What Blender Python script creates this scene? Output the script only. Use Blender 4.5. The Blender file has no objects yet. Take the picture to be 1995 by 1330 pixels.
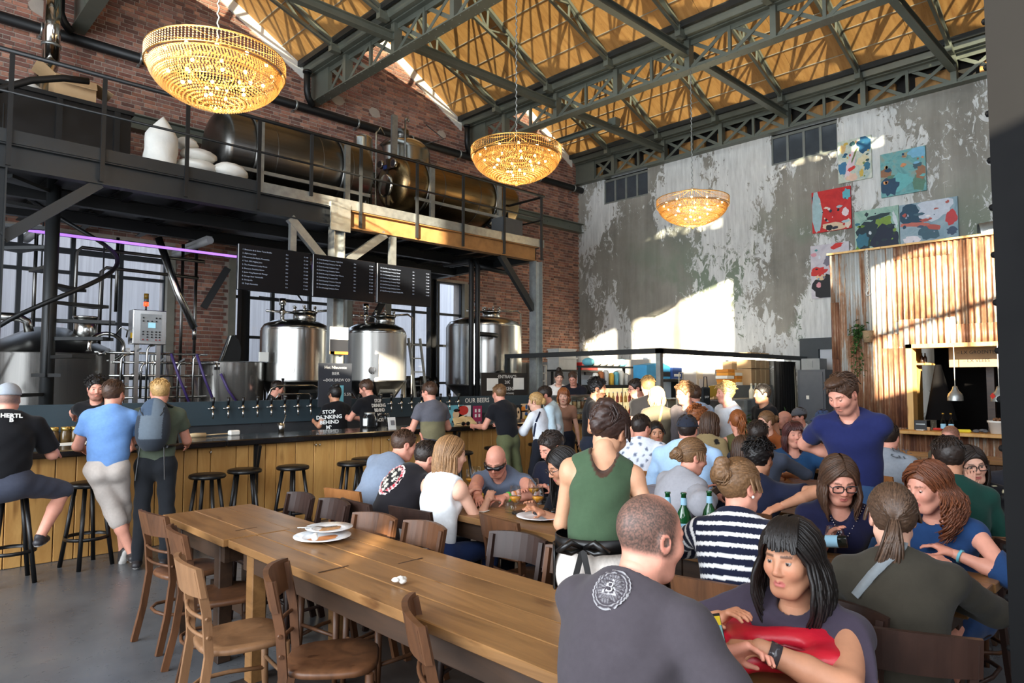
import bpy, math, random
import numpy as np
from mathutils import Vector, Matrix
random.seed(7)
SC = bpy.context.scene
COL = SC.collection
PI = math.pi

# ------------------------------------------------------------------ camera
FPX, CX, CY, CAMH = 1337.0, 997.5, 665.0, 1.7
_A = math.radians(45.75); _P = math.atan(77/1337)
CF = np.array([math.cos(_A)*math.cos(_P), math.sin(_A)*math.cos(_P), math.sin(_P)])
CR = np.array([math.sin(_A), -math.cos(_A), 0.0]); CU = np.cross(CR, CF)
CC = np.array([0, 0, CAMH])
cam = bpy.data.cameras.new('camera'); cam_o = bpy.data.objects.new('camera', cam); COL.objects.link(cam_o)
cam.sensor_width = 36; cam.lens = FPX/1995*36; cam.clip_start = .05; cam.clip_end = 300
cam_o.matrix_world = Matrix(((CR[0], CU[0], -CF[0], 0), (CR[1], CU[1], -CF[1], 0), (CR[2], CU[2], -CF[2], CAMH), (0, 0, 0, 1)))
SC.camera = cam_o
SC.view_settings.view_transform = 'Standard'; SC.view_settings.look = 'None'
SC.view_settings.gamma = 1; SC.view_settings.use_curve_mapping = False
SC.view_settings.exposure = 1.08
SC.cycles.use_denoising = True
SC.cycles.max_bounces = 7; SC.cycles.diffuse_bounces = 4; SC.cycles.glossy_bounces = 3
SC.cycles.transmission_bounces = 5; SC.cycles.transparent_max_bounces = 12
SC.cycles.caustics_reflective = False; SC.cycles.caustics_refractive = False
SC.cycles.sample_clamp_indirect = 4.0; SC.cycles.use_adaptive_sampling = True
SC.cycles.adaptive_threshold = 0.02

# ------------------------------------------------------------------ sky and sun
W = bpy.data.worlds.new('sky'); SC.world = W; W.use_nodes = True
_bg = W.node_tree.nodes['Background']
_bg.inputs[0].default_value = (0.80, 0.88, 1.0, 1); _bg.inputs[1].default_value = 1.7
SUN_T = np.array([.74, .645, -.192]); SUN_T = SUN_T/np.linalg.norm(SUN_T)      # travel direction of the evening sun
sl = bpy.data.lights.new('sun', 'SUN'); sl.energy = 17; sl.angle = math.radians(.6); sl.color = (1.0, .87, .66)
sun_o = bpy.data.objects.new('sun', sl); COL.objects.link(sun_o)
sun_o.rotation_euler = Vector(SUN_T).to_track_quat('-Z', 'Y').to_euler(); sun_o.location = (-6, -6, 14)

def daylight(name, loc, rot, sx, sy, power, col=(.84, .92, 1.0)):
    l = bpy.data.lights.new(name, 'AREA'); l.shape = 'RECTANGLE'; l.size = sx; l.size_y = sy; l.energy = power; l.color = col
    o = bpy.data.objects.new(name, l); COL.objects.link(o); o.location = loc; o.rotation_euler = rot; return o
# added area lamps standing in for big unbuilt windows in the end wall (left behind the viewer) and the front wall
daylight('daylight_fill_end', (-6.2, 4.0, 4.2), (0, math.radians(-90), 0), 6.5, 11.0, 1250)
daylight('daylight_fill_front', (-2.2, -2.45, 3.6), (math.radians(90), 0, 0), 6.0, 5.0, 160)

# ------------------------------------------------------------------ helpers
def on(ax, v, px, py):
    """point where the sight line through photo pixel px,py meets the real plane ax = v"""
    d = CF + CR*(px-CX)/FPX + CU*(CY-py)/FPX
    k = 'XYZ'.index(ax); t = (v-CC[k])/d[k]
    return CC + d*t
def V3(*a): return np.array(a, float)
def nrm(v):
    v = np.asarray(v, float); n = np.linalg.norm(v); return v/n if n > 1e-9 else v
def lin(c):
    """sRGB 0-255 or hex to linear rgb"""
    if isinstance(c, str): c = tuple(int(c[i:i+2], 16) for i in (0, 2, 4))
    return tuple((x/255/12.92 if x/255 <= .04045 else ((x/255+.055)/1.055)**2.4) for x in c)
MATS = {}
def nodes_of(name):
    m = bpy.data.materials.new(name); m.use_nodes = True
    nt = m.node_tree; b = nt.nodes['Principled BSDF']
    return m, nt, b
def N(nt, t, **kw):
    n = nt.nodes.new(t)
    for k, v in kw.items():
        if k.startswith('i_'):
            key = k[2:]; key = int(key) if key.isdigit() else key
            n.inputs[key].default_value = v
        else: setattr(n, k, v)
    return n
def L(nt, a, b): nt.links.new(a, b)
def ramp(nt, fac, stops):
    r = N(nt, 'ShaderNodeValToRGB'); e = r.color_ramp.elements
    while len(e) < len(stops): e.new(.5)
    for x, (p, c) in zip(e, stops): x.position = p; x.color = (*c[:3], 1)
    if fac is not None: L(nt, fac, r.inputs[0])
    return r
def mixc(nt, fac, a, b, mode='MIX'):
    m = N(nt, 'ShaderNodeMix', data_type='RGBA', blend_type=mode)
    for s, v in ((m.inputs[0], fac), (m.inputs[6], a), (m.inputs[7], b)):
        if hasattr(v, 'is_linked') or hasattr(v, 'links'): L(nt, v, s)
        elif isinstance(v, (tuple, list)): s.default_value = (*v[:3], 1)
        else: s.default_value = v
    return m.outputs[2]
def bump(nt, b, h, strength=.3, dist=.01):
    n = N(nt, 'ShaderNodeBump'); n.inputs['Strength'].default_value = strength; n.inputs['Distance'].default_value = dist
    L(nt, h, n.inputs['Height']); L(nt, n.outputs[0], b.inputs['Normal'])
def noise(nt, scale=5, detail=4, rough=.55, co=None, stretch=None, dist=0):
    t = N(nt, 'ShaderNodeTexNoise'); t.inputs['Scale'].default_value = scale; t.inputs['Detail'].default_value = detail
    t.inputs['Roughness'].default_value = rough; t.inputs['Distortion'].default_value = dist
    c = co or N(nt, 'ShaderNodeTexCoord').outputs['Object']
    if stretch:
        mp = N(nt, 'ShaderNodeMapping'); mp.inputs['Scale'].default_value = stretch; L(nt, c, mp.inputs[0]); c = mp.outputs[0]
    L(nt, c, t.inputs['Vector']); return t.outputs['Fac']
def mat(name, c, rough=.6, metal=0, var=.12, vscale=6, bmp=0, bscale=60, spec=.5, emit=0, trans=0, coat=0, stretch=None):
    """plain procedural material: colour with noise variation, optional bump"""
    if name in MATS: return MATS[name]
    m, nt, b = nodes_of(name); c = lin(c) if (isinstance(c, str) or max(c) > 1.001) else c
    if var:
        n = noise(nt, vscale, 5, .6, stretch=stretch)
        r = ramp(nt, n, [(.25, [x*(1-var) for x in c]), (.75, [min(1, x*(1+var)) for x in c])])
        L(nt, r.outputs[0], b.inputs['Base Color'])
        rr = N(nt, 'ShaderNodeMapRange'); rr.inputs[3].default_value = max(0, rough-.08); rr.inputs[4].default_value = min(1, rough+.08)
        L(nt, n, rr.inputs[0]); L(nt, rr.outputs[0], b.inputs['Roughness'])
    else:
        b.inputs['Base Color'].default_value = (*c, 1); b.inputs['Roughness'].default_value = rough
    b.inputs['Metallic'].default_value = metal; b.inputs['Specular IOR Level'].default_value = spec
    b.inputs['Coat Weight'].default_value = coat
    if trans: b.inputs['Transmission Weight'].default_value = trans
    if emit: b.inputs['Emission Color'].default_value = (*c, 1); b.inputs['Emission Strength'].default_value = emit
    if bmp: bump(nt, b, noise(nt, bscale, 4), bmp, .01)
    MATS[name] = m; return m
def attr_mat(name, rough=.8, metal=0, bmp=0, bscale=200, spec=.3, var=.1, vscale=8, sheen=0, sss=0, trans=0, stretch=None, spots=0):
    """material that takes its colour from the mesh's Col attribute, with procedural variation"""
    if name in MATS: return MATS[name]
    m, nt, b = nodes_of(name)
    a = N(nt, 'ShaderNodeAttribute', attribute_name='Col')
    n = noise(nt, vscale, 5, .6, stretch=stretch)
    r = ramp(nt, n, [(.25, (1-var,)*3), (.75, (1+var,)*3)])
    L(nt, mixc(nt, 1.0, a.outputs['Color'], r.outputs[0], 'MULTIPLY'), b.inputs['Base Color'])
    b.inputs['Roughness'].default_value = rough; b.inputs['Metallic'].default_value = metal
    b.inputs['Specular IOR Level'].default_value = spec
    if sheen: b.inputs['Sheen Weight'].default_value = sheen
    if sss:
        b.inputs['Subsurface Weight'].default_value = sss; b.inputs['Subsurface Radius'].default_value = (.012, .005, .003)
        b.inputs['Subsurface Scale'].default_value = 1
    if trans: b.inputs['Transmission Weight'].default_value = trans
    if bmp: bump(nt, b, noise(nt, bscale, 3), bmp, .004)
    MATS[name] = m; return m

def frame_from(d, up=(0, 0, 1)):
    """orthonormal frame: d, side, up"""
    d = nrm(d); up = np.array(up, float)
    if abs(d @ up) > .98: up = np.array([1., 0, 0])
    s = nrm(np.cross(up, d)); u = np.cross(d, s)
    return d, s, u
class MB:
    """collects shapes, builds ONE mesh object"""
    def __init__(s): s.v = []; s.f = []; s.c = []; s.n = 0; s.sm = []
    def add(s, v, f, col=None, smooth=False):
        v = np.asarray(v, float); s.v.append(v)
        s.f += [[i+s.n for i in q] for q in f]; s.sm += [smooth]*len(f)
        s.c.append(np.tile((*(col or (.5, .5, .5)), 1.0), (len(v), 1)) if not isinstance(col, np.ndarray) else col)
        s.n += len(v); return s
    def hexa(s, p, col=None):
        return s.add(p, [(0, 3, 2, 1), (4, 5, 6, 7), (0, 1, 5, 4), (1, 2, 6, 5), (2, 3, 7, 6), (3, 0, 4, 7)], col)
    def box(s, c, size, rz=0, col=None, ax=None):
        c = np.asarray(c, float); h = np.asarray(size, float)/2
        if ax is None: ax = (V3(math.cos(rz), math.sin(rz), 0), V3(-math.sin(rz), math.cos(rz), 0), V3(0, 0, 1))
        pts = [c+ax[0]*h[0]*a+ax[1]*h[1]*b+ax[2]*h[2]*d for d in (-1, 1) for a, b in ((-1, -1), (1, -1), (1, 1), (-1, 1))]
        return s.hexa(pts, col)
    def bx(s, x0, x1, y0, y1, z0, z1, col=None): return s.box(((x0+x1)/2, (y0+y1)/2, (z0+z1)/2), (x1-x0, y1-y0, z1-z0), col=col)
    def bbox(s, c, size, bev=.01, rz=0, col=None, ax=None):
        """box with chamfered vertical and horizontal edges"""
        c = np.asarray(c, float); h = np.asarray(size, float)/2; b = min(bev, .49*min(size))
        if ax is None: ax = (V3(math.cos(rz), math.sin(rz), 0), V3(-math.sin(rz), math.cos(rz), 0), V3(0, 0, 1))
        ring = lambda k: [(h[0]-k, -h[1]+b), (h[0]-k, h[1]-b), (h[0]-b, h[1]-k), (-h[0]+b, h[1]-k), (-h[0]+k, h[1]-b), (-h[0]+k, -h[1]+b), (-h[0]+b, -h[1]+k), (h[0]-b, -h[1]+k)]
        ringi = [(h[0]-b, -h[1]+b), (h[0]-b, h[1]-b), (h[0]-b, h[1]-b), (-h[0]+b, h[1]-b), (-h[0]+b, h[1]-b), (-h[0]+b, -h[1]+b), (-h[0]+b, -h[1]+b), (h[0]-b, -h[1]+b)]
        v = []
        for z, rg in ((-h[2], ringi), (-h[2]+b, ring(0)), (h[2]-b, ring(0)), (h[2], ringi)):
            v += [c+ax[0]*p[0]+ax[1]*p[1]+ax[2]*z for p in rg]
        f = [(k*8+i, k*8+(i+1) % 8, k*8+8+(i+1) % 8, k*8+8+i) for k in range(3) for i in range(8)]
        f += [(7, 5, 3, 1), (25, 27, 29, 31)]
        return s.add(v, f, col)
    def beam(s, p0, p1, w, h, up=(0, 0, 1), col=None):
        p0 = np.asarray(p0, float); p1 = np.asarray(p1, float); d, sd, u = frame_from(p1-p0, up)
        pts = [p+sd*w/2*a+u*h/2*b for p in (p0, p1) for a, b in ((-1, -1), (1, -1), (1, 1), (-1, 1))]
        return s.hexa(pts, col)
    def ibeam(s, p0, p1, w, h, t=.015, up=(0, 0, 1), col=None):
        p0 = np.asarray(p0, float); p1 = np.asarray(p1, float); d, sd, u = frame_from(p1-p0, up)
        s.beam(p0+u*(h-t)/2, p1+u*(h-t)/2, w, t, up, col); s.beam(p0-u*(h-t)/2, p1-u*(h-t)/2, w, t, up, col)
        return s.beam(p0, p1, t, h-2*t, up, col)
    def tube(s, pts, r, n=8, col=None, cap=True, smooth=True, closed=False):
        pts = [np.asarray(p, float) for p in pts]; m = len(pts)
        rs = r if isinstance(r, (list, tuple, np.ndarray)) else [r]*m
        v = []; prev = None
        for i in range(m):
            if closed: d = pts[(i+1) % m]-pts[i-1]
            else: d = pts[min(i+1, m-1)]-pts[max(i-1, 0)]
            d = nrm(d)
            if prev is None: _, a, b = frame_from(d)
            else:
                a = prev-d*(prev @ d); a = nrm(a) if np.linalg.norm(a) > 1e-6 else frame_from(d)[1]; b = np.cross(d, a)
            prev = a
            v += [pts[i]+rs[i]*(math.cos(2*PI*k/n)*a+math.sin(2*PI*k/n)*b) for k in range(n)]
        mm = m if closed else m-1
        f = [(i*n+k, i*n+(k+1) % n, ((i+1) % m)*n+(k+1) % n, ((i+1) % m)*n+k) for i in range(mm) for k in range(n)]
        nf = len(f)
        if cap and not closed: f += [tuple(range(n-1, -1, -1)), tuple(range((m-1)*n, m*n))]
        s.add(v, f, col, smooth)
        if smooth and cap and not closed: s.sm[-1] = s.sm[-2] = False
        return s
    def cyl(s, p0, p1, r, r1=None, n=16, col=None, smooth=True): return s.tube([p0, p1], [r, r if r1 is None else r1], n, col, True, smooth)
    def lathe(s, prof, c=(0, 0, 0), n=24, col=None, ax=(0, 0, 1), smooth=True, a0=0, a1=2*PI):
        """prof: list of (r, h) along axis ax"""
        d, a, b = frame_from(ax, (1, 0, 0)) if abs(ax[2]) > .9 else frame_from(ax); c = np.asarray(c, float); v = []
        full = abs(a1-a0-2*PI) < 1e-6; m = n if full else n+1
        for r, h in prof: v += [c+d*h+max(r, 1e-5)*(math.cos(a0+(a1-a0)*k/n)*a+math.sin(a0+(a1-a0)*k/n)*b) for k in range(m)]
        f = [(i*m+k, i*m+(k+1) % m, (i+1)*m+(k+1) % m, (i+1)*m+k) for i in range(len(prof)-1) for k in range(n)]
        return s.add(v, f, col, smooth)
    def ball(s, c, r, n=10, col=None):
        r = (r,)*3 if np.isscalar(r) else r; m = max(4, n//2); v = []
        for i in range(m+1):
            t = PI*i/m
            v += [np.asarray(c)+V3(r[0]*math.sin(t)*math.cos(2*PI*k/n), r[1]*math.sin(t)*math.sin(2*PI*k/n), r[2]*math.cos(t)) for k in range(n)]
        f = [(i*n+k, (i+1)*n+k, (i+1)*n+(k+1) % n, i*n+(k+1) % n) for i in range(m) for k in range(n)]
        return s.add(v, f, col, True)
    def prism(s, poly, d, col=None):
        """extrude a 3-D polygon by vector d"""
        p = [np.asarray(q, float) for q in poly]; n = len(p); d = np.asarray(d, float)
        v = p+[q+d for q in p]
        f = [tuple(range(n-1, -1, -1)), tuple(range(n, 2*n))]+[(i, (i+1) % n, n+(i+1) % n, n+i) for i in range(n)]
        return s.add(v, f, col)
    def mesh(s, name, origin=(0, 0, 0)):
        me = bpy.data.meshes.new(name)
        v = np.concatenate(s.v)-np.asarray(origin, float) if s.v else np.zeros((0, 3))
        me.from_pydata(v.tolist(), [], s.f)
        me.polygons.foreach_set('use_smooth', s.sm)
        ca = me.color_attributes.new('Col', 'FLOAT_COLOR', 'POINT')
        ca.data.foreach_set('color', np.concatenate(s.c).astype(np.float32).ravel())
        me.update(); return me
    def build(s, name, m, parent=None, fixn=True):
        org = ROOT.get(parent.name, (0, 0, 0)) if parent is not None else (0, 0, 0)
        me = s.mesh(name, org); o = bpy.data.objects.new(name, me); COL.objects.link(o)
        if m is not None: me.materials.append(m)
        if parent is not None: o.parent = parent; ROOT[o.name] = org
        return o
ROOT = {}
def tag(o, label=None, cat=None, group=None, kind=None):
    if label: o['label'] = label
    if cat: o['category'] = cat
    if group: o['group'] = group
    if kind: o['kind'] = kind
    return o
def thing(name, label, cat, loc=(0, 0, 0), group=None, kind=None):
    """an Empty at the base of a thing; its parts are built in world coordinates and hang from it"""
    o = bpy.data.objects.new(name, None); COL.objects.link(o); o.location = tuple(float(x) for x in loc); o.empty_display_size = .1
    ROOT[o.name] = tuple(float(x) for x in loc)
    return tag(o, label, cat, group, kind)
def single(mb, name, m, label, cat, group=None, kind=None, origin=None):
    """a thing that is one mesh"""
    v = np.concatenate(mb.v); lo = v.min(0); hi = v.max(0)
    org = origin if origin is not None else ((lo[0]+hi[0])/2, (lo[1]+hi[1])/2, lo[2])
    o = bpy.data.objects.new(name, mb.mesh(name, org)); COL.objects.link(o); o.location = tuple(float(x) for x in org)
    if m is not None: o.data.materials.append(m)
    return tag(o, label, cat, group, kind)
def struct(name, mb, m, label=None):
    o = mb.build(name, m); o['kind'] = 'structure'
    if label: o['label'] = label
    return o
KIDS = {}
def copy_tree(o, loc=None, rz=None, label=None, group=None, parent=None):
    c = o.copy(); COL.objects.link(c)
    if parent is not None: c.parent = parent
    if loc is not None: c.location = tuple(float(x) for x in loc)
    if rz is not None: c.rotation_euler = (0, 0, rz)
    if label: c['label'] = label
    if group: c['group'] = group
    for ch in list(o.children): copy_tree(ch, parent=c)
    return c
def text(txt, size, c, right, upv, m, parent, name='lettering', ext=.0015, align='CENTER', spacing=1.0, line=1.0, bold=0):
    """lettering as real extruded glyphs at world point c, reading along right"""
    cu = bpy.data.curves.new(name, 'FONT'); cu.body = txt; cu.size = size; cu.align_x = align; cu.align_y = 'CENTER'
    cu.extrude = ext; cu.space_character = spacing; cu.space_line = line; cu.resolution_u = 2; cu.offset = bold
    tmp = bpy.data.objects.new(name, cu); me = bpy.data.meshes.new_from_object(tmp); me.name = name; bpy.data.objects.remove(tmp); bpy.data.curves.remove(cu)
    o = bpy.data.objects.new(name, me); COL.objects.link(o); me.materials.clear(); me.materials.append(m)
    r = nrm(right); u = nrm(upv); n = np.cross(r, u); org = np.array(ROOT.get(parent.name, (0, 0, 0))) if parent is not None else np.zeros(3)
    c = np.asarray(c, float)-org
    o.matrix_world = Matrix(((r[0], u[0], n[0], c[0]), (r[1], u[1], n[1], c[1]), (r[2], u[2], n[2], c[2]), (0, 0, 0, 1)))
    if parent is not None:
        mw = o.matrix_world.copy(); o.parent = parent; o.matrix_local = mw
    return o
# ------------------------------------------------------------------ the hall: floor, walls, roof
XR, YB = 16.6, 14.0
TX = [-1.85, 2.75, 7.35, 11.95, 16.5]          # lattice girders, one under each valley of the saw-tooth roof
def roof_z(x):
    for a, b in zip([-6.45]+TX[:-1], TX):
        if a <= x <= b:
            xv = b-.25; xr = a+1.2
            if x > xv: return 8.7
            if x > xr: return 8.7+.57*(xv-x)
            return 8.7+(8.7+.57*(xv-xr)-8.7)*max(0, (x-a-.25))/.95
    return 8.7
def m_concrete():
    m, nt, b = nodes_of('polished_concrete')
    n = noise(nt, 1.1, 8, .65); n2 = noise(nt, 9, 6, .7)
    r = ramp(nt, n, [(.3, lin((74, 76, 80))), (.55, lin((92, 94, 97))), (.75, lin((106, 106, 105)))])
    r2 = ramp(nt, n2, [(.3, (.93,)*3), (.7, (1.04,)*3)])
    L(nt, mixc(nt, 1, r.outputs[0], r2.outputs[0], 'MULTIPLY'), b.inputs['Base Color'])
    rr = N(nt, 'ShaderNodeMapRange'); rr.inputs[3].default_value = .18; rr.inputs[4].default_value = .42; L(nt, n2, rr.inputs[0]); L(nt, rr.outputs[0], b.inputs['Roughness'])
    return m
def m_plaster():
    m, nt, b = nodes_of('peeling_plaster')
    co = N(nt, 'ShaderNodeTexCoord').outputs['Object']
    base = ramp(nt, noise(nt, .55, 6, .6, co), [(.3, lin((124, 122, 114))), (.5, lin((150, 147, 138))), (.7, lin((168, 165, 156)))])
    streak = ramp(nt, noise(nt, 1.0, 6, .65, co, (1, 3.2, .25)), [(.35, (.8,)*3), (.6, (1.05,)*3)])
    col = mixc(nt, 1, base.outputs[0], streak.outputs[0], 'MULTIPLY')
    gr = ramp(nt, noise(nt, .42, 5, .55, co, (1, 1, .7)), [(.5, (0,)*3), (.57, (1,)*3)])
    sep = N(nt, 'ShaderNodeSeparateXYZ'); L(nt, co, sep.inputs[0])
    low = N(nt, 'ShaderNodeMapRange'); low.inputs[1].default_value = 6.2; low.inputs[2].default_value = 4.6; L(nt, sep.outputs[2], low.inputs[0])
    mg = N(nt, 'ShaderNodeMath', operation='MULTIPLY'); L(nt, gr.outputs[0], mg.inputs[0]); L(nt, low.outputs[0], mg.inputs[1])
    col = mixc(nt, mg.outputs[0], col, lin((126, 138, 122)))
    # white flaking paint: big islands broken by fine flakes
    big = noise(nt, .38, 3, .5, co, (1, 1.3, .8)); fine = noise(nt, 3.2, 8, .72, co, (1, 1.6, .9), 1.2)
    ad = N(nt, 'ShaderNodeMath', operation='MULTIPLY_ADD'); L(nt, fine, ad.inputs[0]); ad.inputs[1].default_value = .62; L(nt, big, ad.inputs[2])
    wm = ramp(nt, ad.outputs[0], [(.815, (0,)*3), (.835, (1,)*3)])
    wc = ramp(nt, noise(nt, 6, 4, .6, co, (1, 2, .3)), [(.3, lin((196, 198, 196))), (.7, lin((226, 228, 226)))])
    col = mixc(nt, wm.outputs[0], col, wc.outputs[0])
    L(nt, col, b.inputs['Base Color']); b.inputs['Roughness'].default_value = .9
    h = N(nt, 'ShaderNodeMath', operation='MULTIPLY_ADD'); L(nt, wm.outputs[0], h.inputs[0]); h.inputs[1].default_value = .5; L(nt, fine, h.inputs[2])
    bump(nt, b, h.outputs[0], .35, .02)
    return m
def m_ply():
    m, nt, b = nodes_of('plywood')
    n = noise(nt, 1.6, 8, .62, stretch=(1, 6, 1), dist=.6); n2 = noise(nt, 26, 4, .6)
    r = ramp(nt, n, [(.25, lin((150, 104, 56))), (.5, lin((176, 130, 74))), (.75, lin((192, 148, 90)))])
    k = ramp(nt, n2, [(.28, (.72,)*3), (.4, (1,)*3)])
    L(nt, mixc(nt, 1, r.outputs[0], k.outputs[0], 'MULTIPLY'), b.inputs['Base Color']); b.inputs['Roughness'].default_value = .62
    return m
M_CONC, M_PLAST, M_PLY = m_concrete(), m_plaster(), m_ply()
M_MORTAR = mat('mortar', (168, 156, 144), .95, var=.15, vscale=3, bmp=.3)
M_BRICK = attr_mat('brick_clay', .9, bmp=.5, bscale=40, var=.22, vscale=14, spec=.2)
M_STEELG = mat('grey_green_steel', (104, 108, 98), .42, .35, var=.14, vscale=3)
M_STEELD = mat('dark_steel', (40, 42, 43), .5, .35, var=.18, vscale=3)
M_BLACK = mat('black_steel', (18, 19, 20), .5, .2, var=.2, vscale=4)
M_BLACKP = mat('black_paint', (12, 12, 13), .35, 0, var=.15)
M_WHITE = mat('white_paint', (228, 226, 218), .6, var=.05, vscale=2)
M_GALV = mat('galvanised', (158, 162, 160), .38, .8, var=.22, vscale=9)
M_RUST = mat('rusty_steel', (150, 108, 62), .7, .15, var=.3, vscale=5)
def m_inox(name, c=(190, 190, 186), rough=.2, st=(60, 60, .6), metal=1.0):
    m, nt, b = nodes_of(name); c = lin(c)
    n = noise(nt, 1, 3, .5, stretch=st); b.inputs['Metallic'].default_value = metal
    L(nt, ramp(nt, n, [(.3, [x*.86 for x in c]), (.7, c)]).outputs[0], b.inputs['Base Color'])
    rr = N(nt, 'ShaderNodeMapRange'); rr.inputs[3].default_value = rough-.06; rr.inputs[4].default_value = rough+.1; L(nt, n, rr.inputs[0]); L(nt, rr.outputs[0], b.inputs['Roughness'])
    bump(nt, b, n, .03, .003); MATS[name] = m; return m
M_INOX = m_inox('stainless'); M_INOXM = m_inox('stainless_polished', (205, 203, 198), .1); M_INOXD = m_inox('stainless_dull', (112, 111, 108), .3, (1, 60, 60)); M_INOXK = m_inox('stainless_kettle', (196, 192, 186), .17, metal=.88); M_INOXB = m_inox('stainless_brushed', (190, 188, 182), .3, metal=.55)
def m_glass(name, tint=(1, 1, 1), gl=.12, rough=.02):
    m = bpy.data.materials.new(name); m.use_nodes = True; nt = m.node_tree; nt.nodes.remove(nt.nodes['Principled BSDF'])
    t = N(nt, 'ShaderNodeBsdfTransparent'); t.inputs[0].default_value = (*tint, 1)
    g = N(nt, 'ShaderNodeBsdfGlossy'); g.inputs['Roughness'].default_value = rough
    fr = N(nt, 'ShaderNodeLayerWeight'); fr.inputs[0].default_value = gl
    mx = N(nt, 'ShaderNodeMixShader'); L(nt, fr.outputs['Facing'], mx.inputs[0]); L(nt, t.outputs[0], mx.inputs[1]); L(nt, g.outputs[0], mx.inputs[2])
    L(nt, mx.outputs[0], nt.nodes['Material Output'].inputs[0]); MATS[name] = m; return m
M_ROOFGL = m_glass('dimming_roof_glass', (.62, .64, .62), .05); M_GLASS = m_glass('clear_glass', (.96, .98, .98)); M_GLASSB = m_glass('window_glass', (.9, .94, 1.0), .1)  # roof glass tint is added to cut sun and sky

struct('floor', MB().bx(-9, XR+.6, -9, 18, -.3, 0), M_CONC, 'grey polished concrete floor of the hall')
mb = MB(); p = [on('Z', 0, *q) for q in ((180, 1330), (470, 1238), (620, 1250))]
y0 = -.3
struct('trim_1', MB().prism([(1.24, 3.95, .001), (1.24, y0, .001), (2.95, y0, .001), (2.95, 3.95, .001)], (0, 0, .006)), mat('dark_floor_boards', (52, 46, 43), .5, var=.3, vscale=3, stretch=(8, 1, 1)), 'dark boarded strip of floor under the long table')

# ---- brick wall
wl = bpy.data.objects.new('wall_left', None); COL.objects.link(wl); tag(wl, 'tall red brick gable wall behind the mezzanine', kind='structure')
WIN = [(1.3, 4.4, .9, 4.3), (5.7, 8.3, .9, 4.3), (9.5, 11.85, .9, 4.3)]
mb = MB()
xs = sorted(set([-.5]+[w for q in WIN for w in q[:2]]+[XR+.3]))
for a, b in zip(xs, xs[1:]):
    w = [q for q in WIN if q[0] == a]
    if w: mb.bx(a, b, YB, YB+.45, 0, .9); mb.bx(a, b, YB, YB+.45, 4.3, 8.7)
    else: mb.bx(a, b, YB, YB+.45, 0, 8.7)
for a, b in zip(TX[:-1], TX[1:]):
    mb.prism([(a+.25, YB, 8.69), (b, YB, 8.69), (b-.25, YB, 8.7), (a+1.2, YB, roof_z(a+1.2001))], (0, .45, 0))
mb.build('mortar_backing', M_MORTAR, wl)
BC = [(150, 104, 86), (136, 92, 80), (160, 112, 94), (124, 88, 78), (148, 110, 98), (110, 80, 72), (172, 126, 106), (130, 98, 88)]
CH, BL = .079, .226
bricks = []
nz = int(10.4/CH)
for r in range(nz):
    z = .1+r*CH
    off = (0, .5, .25, .75)[r % 4]*BL if r % 2 else 0
    x = -.4+off*.5; k = 0
    while x < XR:
        ln = BL if (r % 2 == 0) else (BL if k % 2 else BL*.5); k += 1
        xa, xb = x+.008, x+ln-.008; x += ln
        xb = min(xb, XR)
        if xb-xa < .05 or z+CH > roof_z((xa+xb)/2)-.02: continue
        if any(q[0]-.02 < xb and xa < q[1]+.02 and q[2]-.02 < z+CH and z < q[3]+.02 for q in WIN): continue
        if z < 4.2 and xb < 12 and not (4.3 < xa < 5.8 or 8.2 < xa < 9.6): continue
        if z < 1.2: continue
        bricks.append((xa, xb, z, z+CH-.017))
def bcol(): 
    c = lin(random.choice(BC)); k = random.uniform(.8, 1.15); return tuple(x*k for x in c)
def vis(b):
    q = V3((b[0]+b[1])/2, YB, b[2])-CC; zc = q @ CF; px = CX+FPX*(q @ CR)/zc; py = CY-FPX*(q @ CU)/zc
    return 4 < px < 1900 and 4 < py < 1300 and b[2] > 5.4
cand = [i for i, b in enumerate(bricks) if vis(b)]
cand.sort(key=lambda i: (bricks[i][0]+bricks[i][1]+.8*abs(bricks[i][2]-6.5)))
big = set(cand[:300]); mb = MB()
for i, (xa, xb, z0, z1) in enumerate(bricks):
    pr = .012+random.uniform(-.004, .004)
    if i in big:
        MB().bx(xa, xb, YB-pr, YB+.03, z0, z1, bcol()).build('brick', M_BRICK, wl)
    else:
        v = [(xa, YB-pr, z0), (xb, YB-pr, z0), (xb, YB-pr, z1), (xa, YB-pr, z1), (xa, YB, z0), (xb, YB, z0), (xb, YB, z1), (xa, YB, z1)]
        mb.add(v, [(0, 1, 2, 3), (4, 5, 1, 0), (5, 6, 2, 1), (6, 7, 3, 2), (7, 4, 0, 3)], bcol())
tag(mb.build('bricks', M_BRICK, wl), kind='stuff')
for px, py, w, h in ((80, 18, .45, .3), (730, 220, .35, .25), (860, 262, .35, .2), (658, 196, .35, .3)):
    c = on('Y', YB, px, py); mb = MB()
    pts = [(c[0]+w/2*math.cos(t)*random.uniform(.75, 1.1), YB-.02, c[2]+h/2*math.sin(t)*random.uniform(.75, 1.1)) for t in np.linspace(0, 2*PI, 10)[:-1]]
    mb.prism(pts, (0, .02, 0)).build('cement_patch', M_MORTAR, wl)
for a, b in zip(TX[:-1], TX[1:]):     # white painted verge under the roof slope
    z1 = roof_z(a+1.2001); z0 = 8.7
    MB().prism([(a+1.2, YB-.05, z1), (b-.25, YB-.05, z0), (b-.25, YB-.05, z0-.26), (a+1.2, YB-.05, z1-.26)], (0, .06, 0)).build('verge_board', M_WHITE, wl)
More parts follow.
